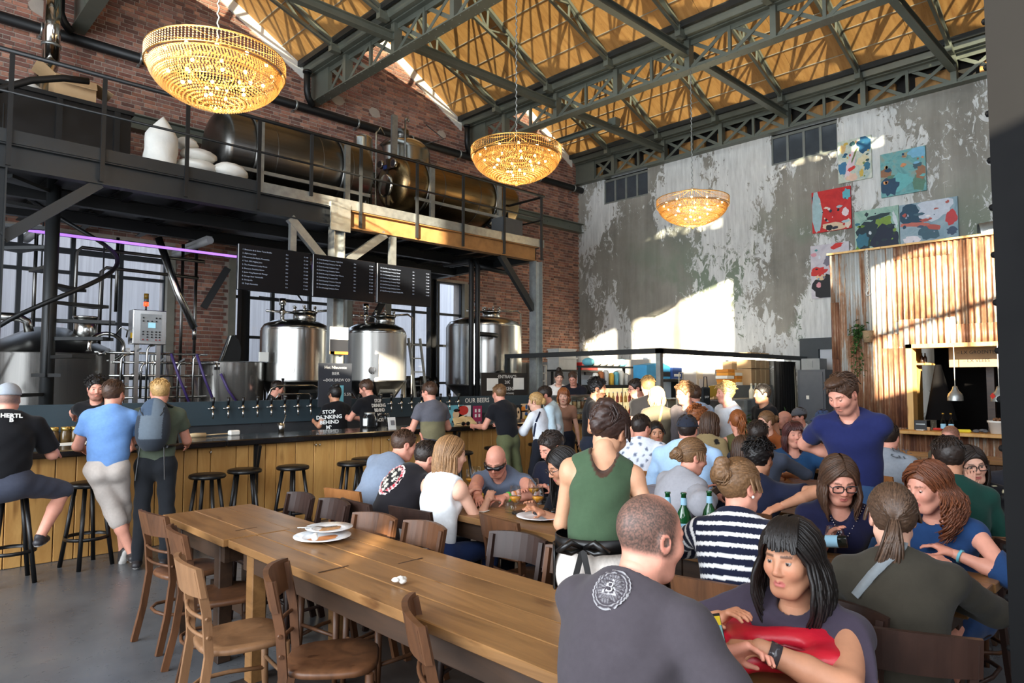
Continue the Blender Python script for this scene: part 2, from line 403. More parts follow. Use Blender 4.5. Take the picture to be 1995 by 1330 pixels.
# windows in the brick wall
M_FR = mat('window_steel', (44, 47, 50), .5, .3)
for wi, (a, b, z0, z1) in enumerate(WIN):
    w = bpy.data.objects.new('window_%d' % (wi+1), None); COL.objects.link(w); tag(w, ['large steel window behind the spiral stair', 'large steel window behind the brewing kettle', 'large steel window behind the middle fermenter'][wi], kind='structure')
    vx = np.linspace(a, b, 5 if wi == 0 else 4); hz = [z0, 1.75, 2.75, 3.62, 4.02, z1]
    if wi: hz = [z0, 1.65, 2.62, 3.45, z1]
    for x in vx: MB().bx(x-.035, x+.035, YB+.1, YB+.18, z0, z1).build('mullion', M_FR, w)
    for z in hz: MB().bx(a, b, YB+.105, YB+.175, z-(.03 if z not in (4.02,) else .07), z+.03).build('transom', M_FR, w)
    for i in range(len(vx)-1):
        for j in range(len(hz)-1): MB().bx(vx[i]+.03, vx[i+1]-.03, YB+.135, YB+.143, hz[j]+.03, hz[j+1]-.03).build('pane', M_GLASSB, w)
    for x in (a-.06, b+.06): MB().bx(x-.07, x+.07, YB-.03, YB+.2, z0, z1).build('jamb', mat('jamb_paint', (128, 124, 112), .7), w)
def m_out():
    m, nt, b = nodes_of('streaked_panels'); n = noise(nt, 2, 6, .7, stretch=(6, 1, .12))
    L(nt, ramp(nt, n, [(.3, lin((206, 206, 208))), (.6, lin((244, 243, 242)))]).outputs[0], b.inputs['Base Color']); b.inputs['Roughness'].default_value = .7
    return m
struct('wall_outside', MB().bx(-3, 20, 18.0, 18.2, -1, 5.6), m_out(), 'pale streaked facade of the neighbouring building outside the windows')

# ---- plaster wall
wr = bpy.data.objects.new('wall_right', None); COL.objects.link(wr); tag(wr, 'high plaster wall with peeling white paint', kind='structure')
HW = [(12.97, 11.36, 7.12, 7.86), (7.64, 6.03, 7.12, 7.86)]
mb = MB(); ys = [-3]+sorted([y for q in HW for y in q[:2]])+[YB+.4]
for a, b in zip(ys, ys[1:]):
    if any(abs(q[1]-a) < .01 for q in HW): mb.bx(XR, XR+.4, a, b, 0, 7.12)
    else: mb.bx(XR, XR+.4, a, b, 0, 7.9)
mb.build('plaster_face', M_PLAST, wr)
MB().bx(XR+.25, XR+.4, -3, YB+.4, 7.9, 9.0).build('parapet', mat('dark_void', (30, 28, 26), .9), wr)
for y in np.arange(-2.4, YB, 1.2): MB().bx(XR+.15, XR+.25, y, y+.8, 8.05, 8.4).build('board_end', M_PLY, wr)
M_GREYGL = mat('dusty_pane', (70, 76, 82), .12, 0, var=.25, vscale=1.5, spec=.6)
for wi, (a, b, z0, z1) in enumerate(HW):
    w = bpy.data.objects.new('window_%d' % (wi+4), None); COL.objects.link(w); tag(w, ['small high window of four dusty panes near the corner', 'small high window of four dusty panes left of the paintings'][wi], kind='structure')
    vy = np.linspace(a, b, 5); mf = mat('window_grey', (120, 124, 118), .5)
    for y in vy: MB().bx(XR+.03, XR+.1, y-.03, y+.03, z0, z1).build('mullion', mf, w)
    for z in (z0+.02, z1-.02): MB().bx(XR+.025, XR+.105, b, a, z-.03, z+.03).build('transom', mf, w)
    for i in range(4): MB().bx(XR+.06, XR+.07, vy[i+1]+.03, vy[i]-.03, z0, z1).build('pane', M_GREYGL, w)
d = bpy.data.objects.new('door_1', None); COL.objects.link(d); tag(d, 'white door leaf in a dark grey frame beside the rusty shack', kind='structure')
MB().bx(XR-.1, XR+.02, 6.56, 7.0, 0, 2.72).bx(XR-.1, XR+.02, 5.2, 6.56, 2.45, 2.72).build('door_frame', mat('anthracite', (62, 68, 72), .6), d)
MB().bx(XR-.04, XR+.0, 5.3, 6.54, 0, 2.44).build('door_leaf', mat('door_white', (196, 200, 206), .5, var=.04), d)

# ---- roof
ce = bpy.data.objects.new('ceiling', None); COL.objects.link(ce); tag(ce, 'saw-tooth roof lined with plywood panels', kind='structure')
YS = YB-2.44*np.arange(7, -1, -1)
NB = 6
proto = {}
M_BATT = mat('batten_metal', (186, 184, 172), .35, .6)
for bi, (a, b) in enumerate(zip([-6.45]+TX[:-1], TX)):
    xr, xv = a+1.2, b-.25; zr, zv = roof_z(xr+.0001), 8.7
    P0, P1 = V3(xr, 0, zr), V3(xv, 0, zv); dv = P1-P0; nrmv = nrm(np.cross(dv, V3(0, 1, 0))); nrmv = nrmv if nrmv[2] > 0 else -nrmv
    for k in range(NB):
        q0, q1 = P0+dv*(k/NB), P0+dv*((k+1)/NB)
        if bi == 0:
            if k == 0: MB().prism([P0+V3(0, -2.6, 0), P1+V3(0, -2.6, 0), P1+nrmv*.02+V3(0, -2.6, 0), P0+nrmv*.02+V3(0, -2.6, 0)], (0, YB+2.6, 0)).build('roof_slab', M_PLY, ce)
            continue
        for y in YS[:-1]:
            yy = V3(0, y+.004, 0); e = nrm(dv)*.004
            MB().prism([q0+e+yy, q1-e+yy, q1-e+yy+nrmv*.02, q0+e+yy+nrmv*.02], (0, 2.432, 0)).build('plywood_panel', M_PLY, ce)
        if k: MB().prism([q0-nrmv*.012+V3(0, YS[0], 0)-nrm(dv)*.008, q0-nrmv*.012+V3(0, YS[0], 0)+nrm(dv)*.008, q0+V3(0, YS[0], 0)+nrm(dv)*.008, q0+V3(0, YS[0], 0)-nrm(dv)*.008], (0, YB-YS[0], 0)).build('batten', M_BATT, ce)
    # outer roofing over the panels and glazing bars on the steep side
    if bi: MB().prism([P0+nrmv*.03+V3(0, -2.7, 0), P1+nrmv*.03+V3(0, -2.7, 0), P1+nrmv*.1+V3(0, -2.7, 0), P0+nrmv*.1+V3(0, -2.7, 0)], (0, YB+3, 0)).build('roof_deck', M_STEELD, ce)
    g0, g1 = V3(a+.25, 0, 8.75), V3(xr, 0, zr)
    for y in np.arange(-2.6, YB, 1.66):
        MB().beam(g0+V3(0, y, 0), g1+V3(0, y, 0), .05, .08).build('glazing_bar', M_STEELG, ce)
        gm = g0+(g1-g0)*.3; MB().prism([gm+V3(0, y+.03, .03), gm+V3(0, y+1.63, .03), g1+V3(0, y+1.63, .03), g1+V3(0, y+.03, .03)], (-.006, 0, .003)).build('roof_pane', M_ROOFGL, ce)
    gm = g0+(g1-g0)*(.3 if bi > 1 else .98); MB().prism([g0+V3(0, -2.6, 0), gm+V3(0, -2.6, 0), gm+V3(-.03, -2.6, .02), g0+V3(-.03, -2.6, .02)], (0, YB+2.6, 0)).build('sun_stop', M_STEELG, ce)  # opaque board added out of view to stop stray sun through the glazing
    for t in (.04, .5, .97): q = g0+(g1-g0)*t; MB().beam(q+V3(0, -2.6, 0), q+V3(0, YB, 0), .06, .08).build('glazing_rail', M_STEELG, ce)
    MB().beam(P0+V3(0, -2.6, .05), P0+V3(0, YB, .05), .2, .16).build('ridge_beam', M_STEELG, ce)
    # valley gutter
    MB().prism([(b-.34, -2.6, 8.82), (b-.22, -2.6, 8.56), (b+.22, -2.6, 8.56), (b+.34, -2.6, 8.82), (b+.3, -2.6, 8.84), (b+.18, -2.6, 8.6), (b-.18, -2.6, 8.6), (b-.3, -2.6, 8.84)], (0, YB+2.55, 0)).build('valley_gutter', M_STEELG, ce)
    MB().bx(b-.4, b-.32, -2.6, YB-.05, 8.66, 8.9).build('gutter_apron', M_STEELD, ce)
# ---- lattice girders
PY = [14.0-1.5-1.78*k for k in range(9)]
TL = ['lattice roof girder ending left of the big chandelier', 'lattice roof girder crossing the top middle of the photo', 'lattice roof girder above the middle chandelier', 'lattice roof girder along the top of the plaster wall']
RV = [MB().ball((0, 0, 0), (.016, .016, .016), 6).mesh('rivet')]; RV[0].materials.append(M_STEELG)
for ti, x in enumerate(TX[1:]):
    t = thing('roof_truss', TL[ti], 'roof truss', (x, YB, 7.9), group='lattice roof girders')
    m = M_STEELG; yb, ye = YB-.02, -2.5
    MB().bx(x-.12, x+.12, ye, yb, 7.9, 7.925).bx(x-.012, x+.012, ye, yb, 7.925, 8.02).build('bottom_chord', m, t)
    MB().bx(x-.12, x+.12, ye, yb, 8.53, 8.555).bx(x-.012, x+.012, ye, yb, 8.43, 8.53).build('top_chord', m, t)
    MB().bx(x-.05, x+.05, yb-.75, yb, 7.92, 8.53).build('end_plate', m, t)
    for y in PY: MB().bx(x-.09, x+.09, y-.055, y+.055, 7.92, 8.53).build('post', m, t)
    cells = []
    yy = [YB-.75]+PY
    for a, b in zip(yy, yy[1:]):
        n = 2 if a-b > 1 else 1
        cells += [(a-(a-b)*k/n, a-(a-b)*(k+1)/n) for k in range(n)]
        if n == 2: MB().bx(x-.03, x+.03, (a+b)/2-.03, (a+b)/2+.03, 7.95, 8.5).build('vertical', m, t)
    for a, b in cells:
        for (s, za, zb) in ((-.014, 7.96, 8.5), (.014, 8.5, 7.96)):
            MB().beam((x+s, a-.04, za), (x+s, b+.04, zb), .075, .012, (1, 0, 0)).build('lattice_bar', m, t)
    if ti: 
        rb = MB()
        for y in np.arange(ye, yb, .22):
            for dx in (-.08, .08): rb.ball((x+dx, y, 7.9), (.014, .014, .008), 6)
        tag(rb.build('rivets', m, t), kind='stuff')
# ---- rafters (light lattice joists under the slopes) and tie beams
WH = {2: 'between the left and second girders', 3: 'between the second and third girders', 4: 'above the plaster wall side'}
for bi, (a, b) in enumerate(zip(TX[:-1], TX[1:])):
    zr = roof_z(a+1.2001)
    for k, y in enumerate(PY):
        if y < -.5: continue
        u0, u1 = V3(b-.3, y, 8.66), V3(a+1.2, y, zr-.08); l0, l1 = V3(b-.3, y, 8.6), V3(a+1.15, y, zr-.78)
        r = thing('roof_rafter', 'lattice rafter %s from the brick wall under the %s plywood slope' % (['first', 'second', 'third', 'fourth', 'fifth', 'sixth', 'seventh', 'eighth', 'ninth'][k], ['far left', 'left', 'middle', 'right'][bi]), 'rafter', (b, y, 8.6), group='lattice rafters')
        MB().beam(u0, u1, .1, .07).build('upper_chord', M_STEELG, r); MB().beam(l0, l1, .06, .06).build('lower_chord', M_STEELG, r)
        T = lambda f, q: (u0+(u1-u0)*f) if q else (l0+(l1-l0)*f)
        for f0, f1, q in ((.25, .42, 0), (.42, .42, 1), (.42, .62, 1), (.62, .62, 0), (.62, .82, 0), (.82, .82, 1), (.82, 1, 1)):
            MB().beam(T(f0, q), T(f1, 1-q), .035, .035).build('web_bar', M_STEELG, r)
        MB().bx(b-.42, b-.2, y-.06, y+.06, 8.5, 8.72).build('shoe', M_STEELG, r)
for k, y in enumerate((PY[1], PY[3], PY[5], PY[7])):
    tie = thing('tie_beam', 'steel tie beam across the girders, %s from the brick wall' % ['first', 'second', 'third', 'fourth'][k], 'beam', (7, y, 8.2), group='tie beams across the roof')
    for a, b in zip(TX[:-1], TX[1:]): MB().ibeam((a+.1, y, 8.25), (b-.1, y, 8.25), .14, .16, .014).build('segment', M_STEELG, tie)
single(MB().ibeam((14.1, 10.78, 8.4), (14.1, YB-.02, 8.4), .1, .14, .012).bx(14.0, 14.2, 10.55, 10.78, 8.3, 8.5), 'hoist_rail', M_STEELG, 'short steel rail running from the brick wall to a tie beam', 'rail')
# drain pipes at the girder ends, long black wall pipe, wall beam
for k, x in enumerate(TX[1:-1]):
    px = x-.32
    mb = MB().tube([(px, YB-.35, 8.5), (px, YB-.35, 8.05), (px+.06, YB-.3, 7.92), (px+.2, YB-.25, 7.78)], .07, 12)
    single(mb.lathe([(.07, 0), (.095, .0), (.095, .05), (.07, .05)], (px, YB-.35, 8.44), 12), 'drain_pipe', M_BLACK, 'black rainwater pipe at the wall end of the %s girder' % ['left', 'second', 'third'][k], 'pipe')
t = thing('wall_pipe', 'long black pipe running along the brick wall above the mezzanine', 'pipe', (1, YB-.18, 7.66))
MB().tube([(1, YB-.18, 7.72), (XR-.05, YB-.18, 7.72)], .095, 14).build('pipe', M_BLACK, t)
for x in np.arange(2.2, XR, 1.55): MB().lathe([(.098, -.02), (.112, -.02), (.112, .02), (.098, .02)], (x, YB-.18, 7.72), 14, ax=(1, 0, 0)).bx(x-.02, x+.02, YB-.08, YB, 7.6, 7.64).build('bracket', M_GALV, t)
t = thing('wall_beam', 'grey steel beam along the brick wall behind the tanks', 'beam', (1, YB-.1, 6.4))
MB().ibeam((1, YB-.13, 6.5), (XR-.02, YB-.13, 6.5), .22, .28, .02).build('beam', M_STEELG, t)
for x in np.arange(1.5, XR, .5): MB().ball((x, YB-.14, 6.5), .02, 6).build('bolt', M_STEELG, t)
# riveted column at the right edge of the view and shell of the hall behind the viewer
M_COLB = mat('column_black', (5, 5, 6), .8, 0, var=.3, spec=.2)
t = thing('riveted_column', 'black riveted steel column close by at the right edge', 'column', (2.95, .3, 0))
MB().bx(2.75, 3.05, .1, .48, 0, 7.9).bx(2.72, 2.75, .06, .5, 0, 7.9).build('shaft', M_COLB, t)
for z in np.arange(.2, 7.8, .16): MB().ball((2.735, .502, z), .012, 6).build('rivet', M_COLB, t)
# ------------------------------------------------------------------ walls behind the viewer, with made-up openings shaped to let the evening sun in
def wall_holes(name, axis, c, th, u0, u1, z0, z1, holes, m, label):
    us = sorted({u0, u1, *[h[0] for h in holes], *[h[1] for h in holes]}); zs = sorted({z0, z1, *[h[2] for h in holes], *[h[3] for h in holes]}); mb = MB()
    for a, b in zip(us, us[1:]):
        for d, e in zip(zs, zs[1:]):
            if any(h[0] <= a and b <= h[1] and h[2] <= d and e <= h[3] for h in holes): continue
            mb.bx(c-th, c, a, b, d, e) if axis == 'X' else mb.bx(a, b, c-th, c, d, e)
    return struct(name, mb, m, label)
WXW, YSW = -6.4, -2.6
def back(pts, ax):
    """made-up opening (u0,u1,z0,z1) on the wall through which the sun reaches the given points"""
    k = 'XY'.index(ax); c = (WXW, YSW)[k]; q = []
    for p in pts: p = np.asarray(p, float); t = (p[k]-c)/SUN_T[k]; r = p-SUN_T*t; q.append((r[1-k], r[2]))
    q = np.array(q); return (q[:, 0].min(), q[:, 0].max(), q[:, 1].min(), q[:, 1].max())
# made-up open gaps in the front wall, shaped for sun patches: clerestory (lights the plaster wall), shack row, people row, a small gap over the long table
hs = [(-2.2, -.25, 5.5, 7.75), (-.15, 1.55, 5.3, 7.75), (1.62, 3.5, 5.3, 7.75), (4.2, 5.6, 3.3, 4.22), (4.2, 5.6, 4.3, 5.35), (5.65, 7.5, 3.3, 4.22), (5.65, 7.5, 4.3, 5.35), (-2.6, .9, 3.45, 3.95), (-4.86, -4.6, 2.5, 2.64)]
hw = [back([(5.55, 10, 3.75), (5.55, 10, 4.7), (8.2, 10, 3.9), (8.2, 10, 4.7)], 'X'), back([(6.95, 11.05, 1.5), (8.0, 11.05, 1.5), (6.95, 11.05, 2.0), (8.0, 11.05, 2.0)], 'X')]  # added openings, traced back from the sun wanted on beam and tank
hw = [(max(a, YSW+.05), b, c, min(d, 8.7)) for a, b, c, d in hw if b > YSW+.1]
M_BRK2 = mat('inner_brick_paint', (150, 132, 118), .9, var=.15)
wall_holes('wall_front', 'Y', YSW, .06, WXW, XR+.4, 0, 8.8, hs, M_BRK2, 'hall wall behind the viewer with made-up sun openings')
mb = MB()
for a, b in zip([-6.45]+TX[:-1], TX): mb.prism([(a-.1, YSW-.06, 8.75), (b+.1, YSW-.06, 8.75), (b-.25, YSW-.06, 8.85), (a+1.2, YSW-.06, roof_z(a+1.2001)+.1), (a+.2, YSW-.06, 8.85)], (0, .06, 0))
struct('wall_front_gables', mb, M_BRK2, 'gable triangles above the wall behind the viewer')
wall_holes('wall_back', 'X', WXW, .06, YSW, YB+.4, 0, 8.8, hw, M_BRK2, 'far end wall behind the viewer with made-up sun openings')
struct('wall_gable', MB().bx(WXW-.3, -.5, YB, YB+.4, 0, 8.8), M_BRK2, 'brick wall continuing left of the view')
# ------------------------------------------------------------------ steel mezzanine
YM, ZD = 10.0, 4.62
mz = thing('mezzanine', 'black and rusty steel mezzanine carrying the beer tanks', 'mezzanine', (5.5, YM, 0))
MB().bx(-.3, 10.6, YM+.05, YB-.2, ZD-.05, ZD).build('deck', M_BLACK, mz)  # black stands in for shade on the unlit underside
for a, b, m in ((-.3, 5.6, M_STEELD), (5.84, 10.42, M_RUST)):
    MB().ibeam((a, YM, 4.38), (b, YM, 4.38), .16, .3, .018).build('edge_beam', m, mz)
MB().ibeam((10.45, YM, 4.38), (10.45, YB-.2, 4.38), .16, .3, .018).build('edge_beam', M_STEELD, mz)
for a, b in ((-.3, 2.27), (2.29, 3.3), (3.32, 4.33), (4.35, 6.08), (6.1, 7.24), (7.26, 8.32), (8.34, 9.4), (9.42, 10.6)):
    MB().bx(a, b, YM-.1, YM-.085, ZD-.09, ZD+.07).build('toe_plate', M_GALV if a > 4 else M_STEELD, mz)
for x in (.2, 1.1, 2.0, 2.9, 3.8, 4.7, 6.6, 7.5, 8.4, 9.3): MB().ibeam((x, YM+.1, 4.46), (x, YB-.2, 4.46), .1, .2, .012).build('joist', M_BLACK, mz)  # joists blackened, the underside's shade is put into their colour
for y in (11.3, 12.6): MB().ibeam((-.3, y, 4.3), (10.4, y, 4.3), .12, .2, .014).build('girder', M_BLACK, mz)  # black here too in place of missing light
for k, x in enumerate((1.2, 5.72, 10.45)):
    m = [M_STEELD, M_GALV, M_GALV][k]
    MB().ibeam((x, YM, 0), (x, YM, 4.23), .2, .2, .016, (1, 0, 0)).build('column', m, mz)
    MB().bx(x-.14, x+.14, YM-.14, YM+.14, 0, .02).build('base_plate', m, mz)
    for y in (13.6,): MB().ibeam((x, y, 0), (x, y, 4.23), .18, .18, .014, (1, 0, 0)).build('column', M_BLACK, mz)
MB().bx(5.54, 5.9, YM-.13, YM-.1, 4.14, 4.6).build('gusset_plate', M_GALV, mz)
for p0, p1, m in (((1.3, YM, 3.4), (2.28, YM, 4.25), M_STEELD), ((4.9, YM, 4.24), (5.55, YM, 3.6), M_GALV), ((6.65, YM, 4.24), (5.88, YM, 3.66), M_GALV), ((9.42, YM, 4.24), (10.36, YM, 3.2), M_STEELD),
                  ((10.45, YM+.9, 4.24), (10.45, YM+.12, 3.3), M_STEELD), ((9.4, 13.6, 4.2), (8.2, 13.6, 2.2), M_BLACK), ((5.3, 13.4, 3.9), (4.9, 13.5, 3.1), M_BLACK)):
    MB().beam(p0, p1, .09, .13).build('brace', m, mz)
MB().bx(6.75, 6.87, YM-.04, YM+.04, 3.55, 4.24).bx(4.9, 5.0, YM-.04, YM+.04, 3.6, 4.24).build('screen_hanger', M_GALV, mz)
rl = thing('railing', 'dark tubular railing along the mezzanine edge', 'railing', (5.5, YM-.1, ZD))
MB().tube([(-.3, YM-.12, 5.63), (10.58, YM-.12, 5.63), (10.58, 11.6, 5.63)], .028, 10).build('top_rail', M_BLACK, rl)
MB().tube([(-.3, YM-.12, 5.13), (10.58, YM-.12, 5.13), (10.58, 11.6, 5.13)], .018, 8).build('mid_rail', M_BLACK, rl)
for x in (1.3, 2.28, 3.31, 4.34, 5.19, 6.09, 7.25, 8.33, 9.41, 10.5): MB().bx(x-.025, x+.025, YM-.135, YM-.105, 4.25 if x not in (5.19,) else 4.62, 5.62).build('post', M_BLACK if x < 5 else M_STEELD, rl)
MB().bx(10.565, 10.6, 11.0, 11.05, 4.4, 5.62).build('post', M_BLACK, rl)
# strip lights and LED line below the mezzanine
M_TUBE = mat('lamp_housing', (150, 150, 150), .4)
for k, (px0, py0, px1, py1) in enumerate(((410, 468, 478, 438), (312, 508, 358, 494), (45, 472, 70, 462), (690, 500, 735, 482))):
    a = on('Z', 4.12, px0, py0); y0 = min(max(a[1], 10.4), 13); a = V3(a[0], y0, 4.12); b = a+V3(0, 1.2, 0)
    t = thing('strip_light', ['unlit fluorescent strip light left of the menu screens', 'unlit fluorescent strip light above the control cabinet', 'unlit fluorescent strip light behind the spiral stair', 'unlit fluorescent strip light above the middle menu screen'][k], 'lamp', (a[0], a[1], 4.06), group='strip lights below the mezzanine')
    MB().tube([a, b], .06, 10).build('diffuser', M_TUBE, t); MB().bx(a[0]-.05, a[0]+.05, a[1]+.05, b[1]-.05, 4.15, 4.2).build('housing', M_TUBE, t)
m, nt, b_ = nodes_of('violet_led'); b_.inputs['Base Color'].default_value = (.4, .2, .7, 1); b_.inputs['Emission Color'].default_value = (.42, .17, .9, 1); b_.inputs['Emission Strength'].default_value = .55; M_LED = m
a, b = on('Y', 11.25, 55, 449), on('Y', 11.25, 460, 498)
single(MB().bx(a[0], b[0], 11.22, 11.25, a[2]-.018, a[2]+.018), 'led_strip', M_LED, 'violet LED light strip under the mezzanine', 'lamp')
# ------------------------------------------------------------------ on the mezzanine
def htank(name, label, x0, x1, y, z, r, m, door=False):
    t = thing(name, label, 'tank', ((x0+x1)/2, y, ZD), group='horizontal beer tanks on the mezzanine')
    L_ = x1-x0; pr = [(.001, -.16), (.45*r, -.15), (.8*r, -.09), (.97*r, -.02), (r, .05), (r, L_-.05), (.97*r, L_+.02), (.8*r, L_+.09), (.45*r, L_+.15), (.001, L_+.16)]
    MB().lathe(pr, (x0, y, z), 40, ax=(1, 0, 0)).build('shell', m, t)
    for f in (.3, .62, .85): MB().lathe([(r, -.012), (r+.006, 0), (r, .012)], (x0+L_*f, y, z), 40, ax=(1, 0, 0)).build('weld_seam', M_INOXD, t)
    for f in (.17, .78):
        x = x0+L_*f
        for s in (-1, 1): MB().bx(x-.05, x+.05, y+s*(r+.05)-.03, y+s*(r+.05)+.03, ZD, z+.35).build('upright', M_GALV, t)
        MB().lathe([(r+.01, -.05), (r+.03, -.05), (r+.03, .05), (r+.01, .05)], (x, y, z), 24, ax=(1, 0, 0), a0=PI*.5, a1=PI*1.5).build('cradle', M_INOXD, t)
        MB().bx(x-.04, x+.04, y-r-.05, y+r+.05, ZD+.02, ZD+.1).build('cross_beam', M_GALV, t)
    for s in (-1, 1): MB().bx(x0+.1, x1-.1, y+s*(r+.05)-.02, y+s*(r+.05)+.02, z-r+.1, z-r+.16).build('side_rail', M_GALV, t)
    if door:
        MB().lathe([(.001, -.2), (.2, -.2), (.24, -.17), (.24, -.1)], (x0, y+.05, z-.08), 24, ax=(1, 0, 0)).build('manhole', M_INOX, t)
        for yy, zz in ((y-.25, z+.3), (y+.22, z+.38)):
            g = MB().cyl((x0-.14, yy, zz), (x0-.2, yy, zz), .09, n=20).build('gauge', M_INOX, t); MB().cyl((x0-.2, yy, zz), (x0-.205, yy, zz), .07, n=20).build('gauge_face', mat('gauge_dark', (30, 34, 40), .2), g)
        MB().bx(x0-.17, x0-.11, y-.03, y+.03, z-.5, z+.45).bx(x0-.18, x0-.12, y-.2, y+.1, z+.22, z+.26).build('door_bar', M_INOXD, t)
        MB().bx(x0-.19, x0-.12, y+.0, y+.1, z+.24, z+.32).build('valve_handle', mat('blue_plastic', (40, 70, 140), .4), t)
    return t
htank('horizontal_tank', 'large horizontal stainless tank beside the white sacks', 4.35, 7.0, 11.55, 5.63, .62, M_INOXD)
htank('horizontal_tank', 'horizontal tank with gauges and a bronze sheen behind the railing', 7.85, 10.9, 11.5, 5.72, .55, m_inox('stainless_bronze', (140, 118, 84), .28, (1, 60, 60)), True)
def vtank(name, label, x, y, z0, r, zc, zt, m, parts=()):
    t = thing(name, label, 'tank', (x, y, z0)); d = zt-zc
    MB().lathe([(r*.98, z0+.15), (r, z0+.2), (r, zc), (r*.96, zc+d*.3), (r*.75, zc+d*.7), (r*.35, zc+d*.95), (.001, zt)], (x, y, 0), 40).build('shell', m, t)
    for k in range(3): a = k*2.1+.6; MB().cyl((x+r*.8*math.cos(a), y+r*.8*math.sin(a), z0), (x+r*.8*math.cos(a), y+r*.8*math.sin(a), z0+.25), .04, n=10).build('leg', M_INOX, t)
    return t
t = vtank('vertical_tank', 'tall upright steel tank against the brick wall on the mezzanine', 9.09, 12.95, ZD, .62, 6.95, 7.28, M_INOX)
MB().cyl((8.95, 12.8, 7.2), (8.95, 12.8, 7.42), .16, n=20).cyl((8.72, 12.75, 7.36), (9.18, 12.85, 7.36), .03, n=8).cyl((8.72, 12.75, 7.3), (8.72, 12.75, 7.46), .04, n=10).build('top_valve', M_INOXD, t)
MB().tube([(9.4, 12.6, 7.15), (9.85, 12.4, 7.35), (9.4, 12.5, 7.6)], .015, 6).build('pipe', M_STEELD, t)
c = on('Y', 12.4, 745, 355); MB().prism([c+V3(0, 0, .28), c+V3(.2, 0, 0), c+V3(0, 0, -.28), c+V3(-.2, 0, 0)], (0, .05, 0)).build('hazard_sign', M_BLACKP, t)
t = vtank('vertical_tank', 'slim upright tank squeezed between the horizontal tanks', 7.62, 12.3, ZD, .2, 6.75, 6.85, M_INOX)
MB().tube([(7.75, 12.0, ZD+.1), (7.75, 12.0, 6.85), (7.85, 12.0, 7.0), (7.95, 12, 6.85)], .02, 8).build('pipe', M_INOX, t)
t = thing('steel_upright', 'galvanised post with a bent pipe in front of the upright tank', 'post', (8.35, 12.2, ZD))
MB().bx(8.28, 8.42, 12.2, 12.26, ZD, 7.45).build('post', M_GALV, t); MB().tube([(8.62, 12.2, ZD), (8.62, 12.2, 7.4), (8.66, 12.2, 7.48), (8.72, 12.2, 7.4)], .022, 8).build('pipe', M_INOX, t)
# sacks
M_SACK = mat('woven_sack', (216, 216, 210), .75, var=.06, vscale=8, bmp=.6, bscale=14)
def sack(c, r, label, top=None, rz=0):
    mb = MB(); n = 18; prof = []
    for i in range(13):
        f = i/12; z = f*2*r[2]
        k = (math.sin(PI*min(1, f*.97+.03))**.42) if top is None else ((1-.25*(1-min(1, f*6))) if f < .62 else max(.04, 1-((f-.62)/.38)**1.4*.96))
        prof.append((k, z))
    v = []
    for j, (k, z) in enumerate(prof):
        for q in range(n):
            a = 2*PI*q/n; w = 1+.045*math.sin(3*a+j*.9+c[0]*9)+.03*math.sin(7*a-j*1.7)
            v.append((c[0]+k*w*(r[0]*math.cos(a)*math.cos(rz)-r[1]*math.sin(a)*math.sin(rz))+(top or 0)*max(0, z/(2*r[2])-.5)*.4, c[1]+k*w*(r[0]*math.cos(a)*math.sin(rz)+r[1]*math.sin(a)*math.cos(rz)), c[2]+z))
    f = [(i*n+k, i*n+(k+1) % n, (i+1)*n+(k+1) % n, (i+1)*n+k) for i in range(12) for k in range(n)]+[tuple(range(n-1, -1, -1)), tuple(range(12*n, 13*n))]
    mb.add(v, f, None, True)
    return single(mb, 'malt_sack', M_SACK, label, 'sack', 'malt sacks on the mezzanine')
single(MB().bx(3.38, 4.42, 10.25, 11.1, ZD+.05, ZD+.15).bx(3.4, 3.5, 10.3, 11.05, ZD, ZD+.05).bx(4.3, 4.4, 10.3, 11.05, ZD, ZD+.05), 'pallet', M_BLACKP, 'dark low pallet carrying the lying sacks', 'pallet')
sack((3.14, 10.45, ZD), (.22, .2, .44), 'tall white sack standing upright with a tied peak', .12)
sack((3.68, 10.55, ZD+.15), (.3, .24, .12), 'white sack lying at the bottom left of the sack pile')
sack((4.15, 10.5, ZD+.15), (.28, .24, .14), 'crumpled white sack lying nearest the big tank', None, .3)
sack((3.72, 10.6, ZD+.37), (.27, .2, .1), 'white sack with faint red print on top of the pile', None, .1)
o = sack((3.6, 10.75, ZD+.56), (.18, .15, .1), 'small crumpled white sack at the very top of the pile', None, .7)
# dark container with boxes at the left end
t = thing('storage_container', 'long black steel container at the left end of the mezzanine', 'container', (1.6, 12, ZD))
MB().bx(-.3, 3.05, 11.6, 12.9, ZD+.02, 5.82).build('body', M_BLACKP, t)
for x in (.6, 1.35, 2.1, 2.85): MB().bx(x-.04, x+.04, 11.56, 11.6, ZD+.02, 5.82).build('rib', M_BLACK, t)
MB().bx(-.3, 3.08, 11.55, 12.92, 5.8, 5.86).build('rim', M_BLACK, t)
t = thing('cardboard_box', 'open cardboard box on the black container', 'box', (2.35, 12.1, 5.86))
M_CARD = mat('cardboard', (176, 146, 108), .85, var=.08)
MB().bx(2.08, 2.62, 11.85, 12.3, 5.86, 6.26).build('body', M_CARD, t)
for q in ([(2.08, 11.85, 6.26), (2.08, 12.3, 6.26), (1.86, 12.35, 6.4), (1.86, 11.8, 6.4)], [(2.62, 11.85, 6.26), (2.62, 12.3, 6.26), (2.86, 12.3, 6.16), (2.86, 11.85, 6.16)], [(2.08, 11.85, 6.26), (2.62, 11.85, 6.26), (2.6, 11.7, 6.1), (2.1, 11.7, 6.1)]):
    MB().prism(q, (0, 0, .008)).build('flap', M_CARD, t)
sack((1.72, 12.0, 5.86), (.24, .18, .11), 'crumpled pale plastic sack on the black container')
t = thing('flue_pipe', 'shiny steel flue pipe rising up the brick wall at the left', 'pipe', (2.25, 13.3, ZD))
MB().tube([(2.05, 12.9, ZD), (2.05, 12.9, 5.9)], .11, 16).build('lower_pipe', M_INOX, t)
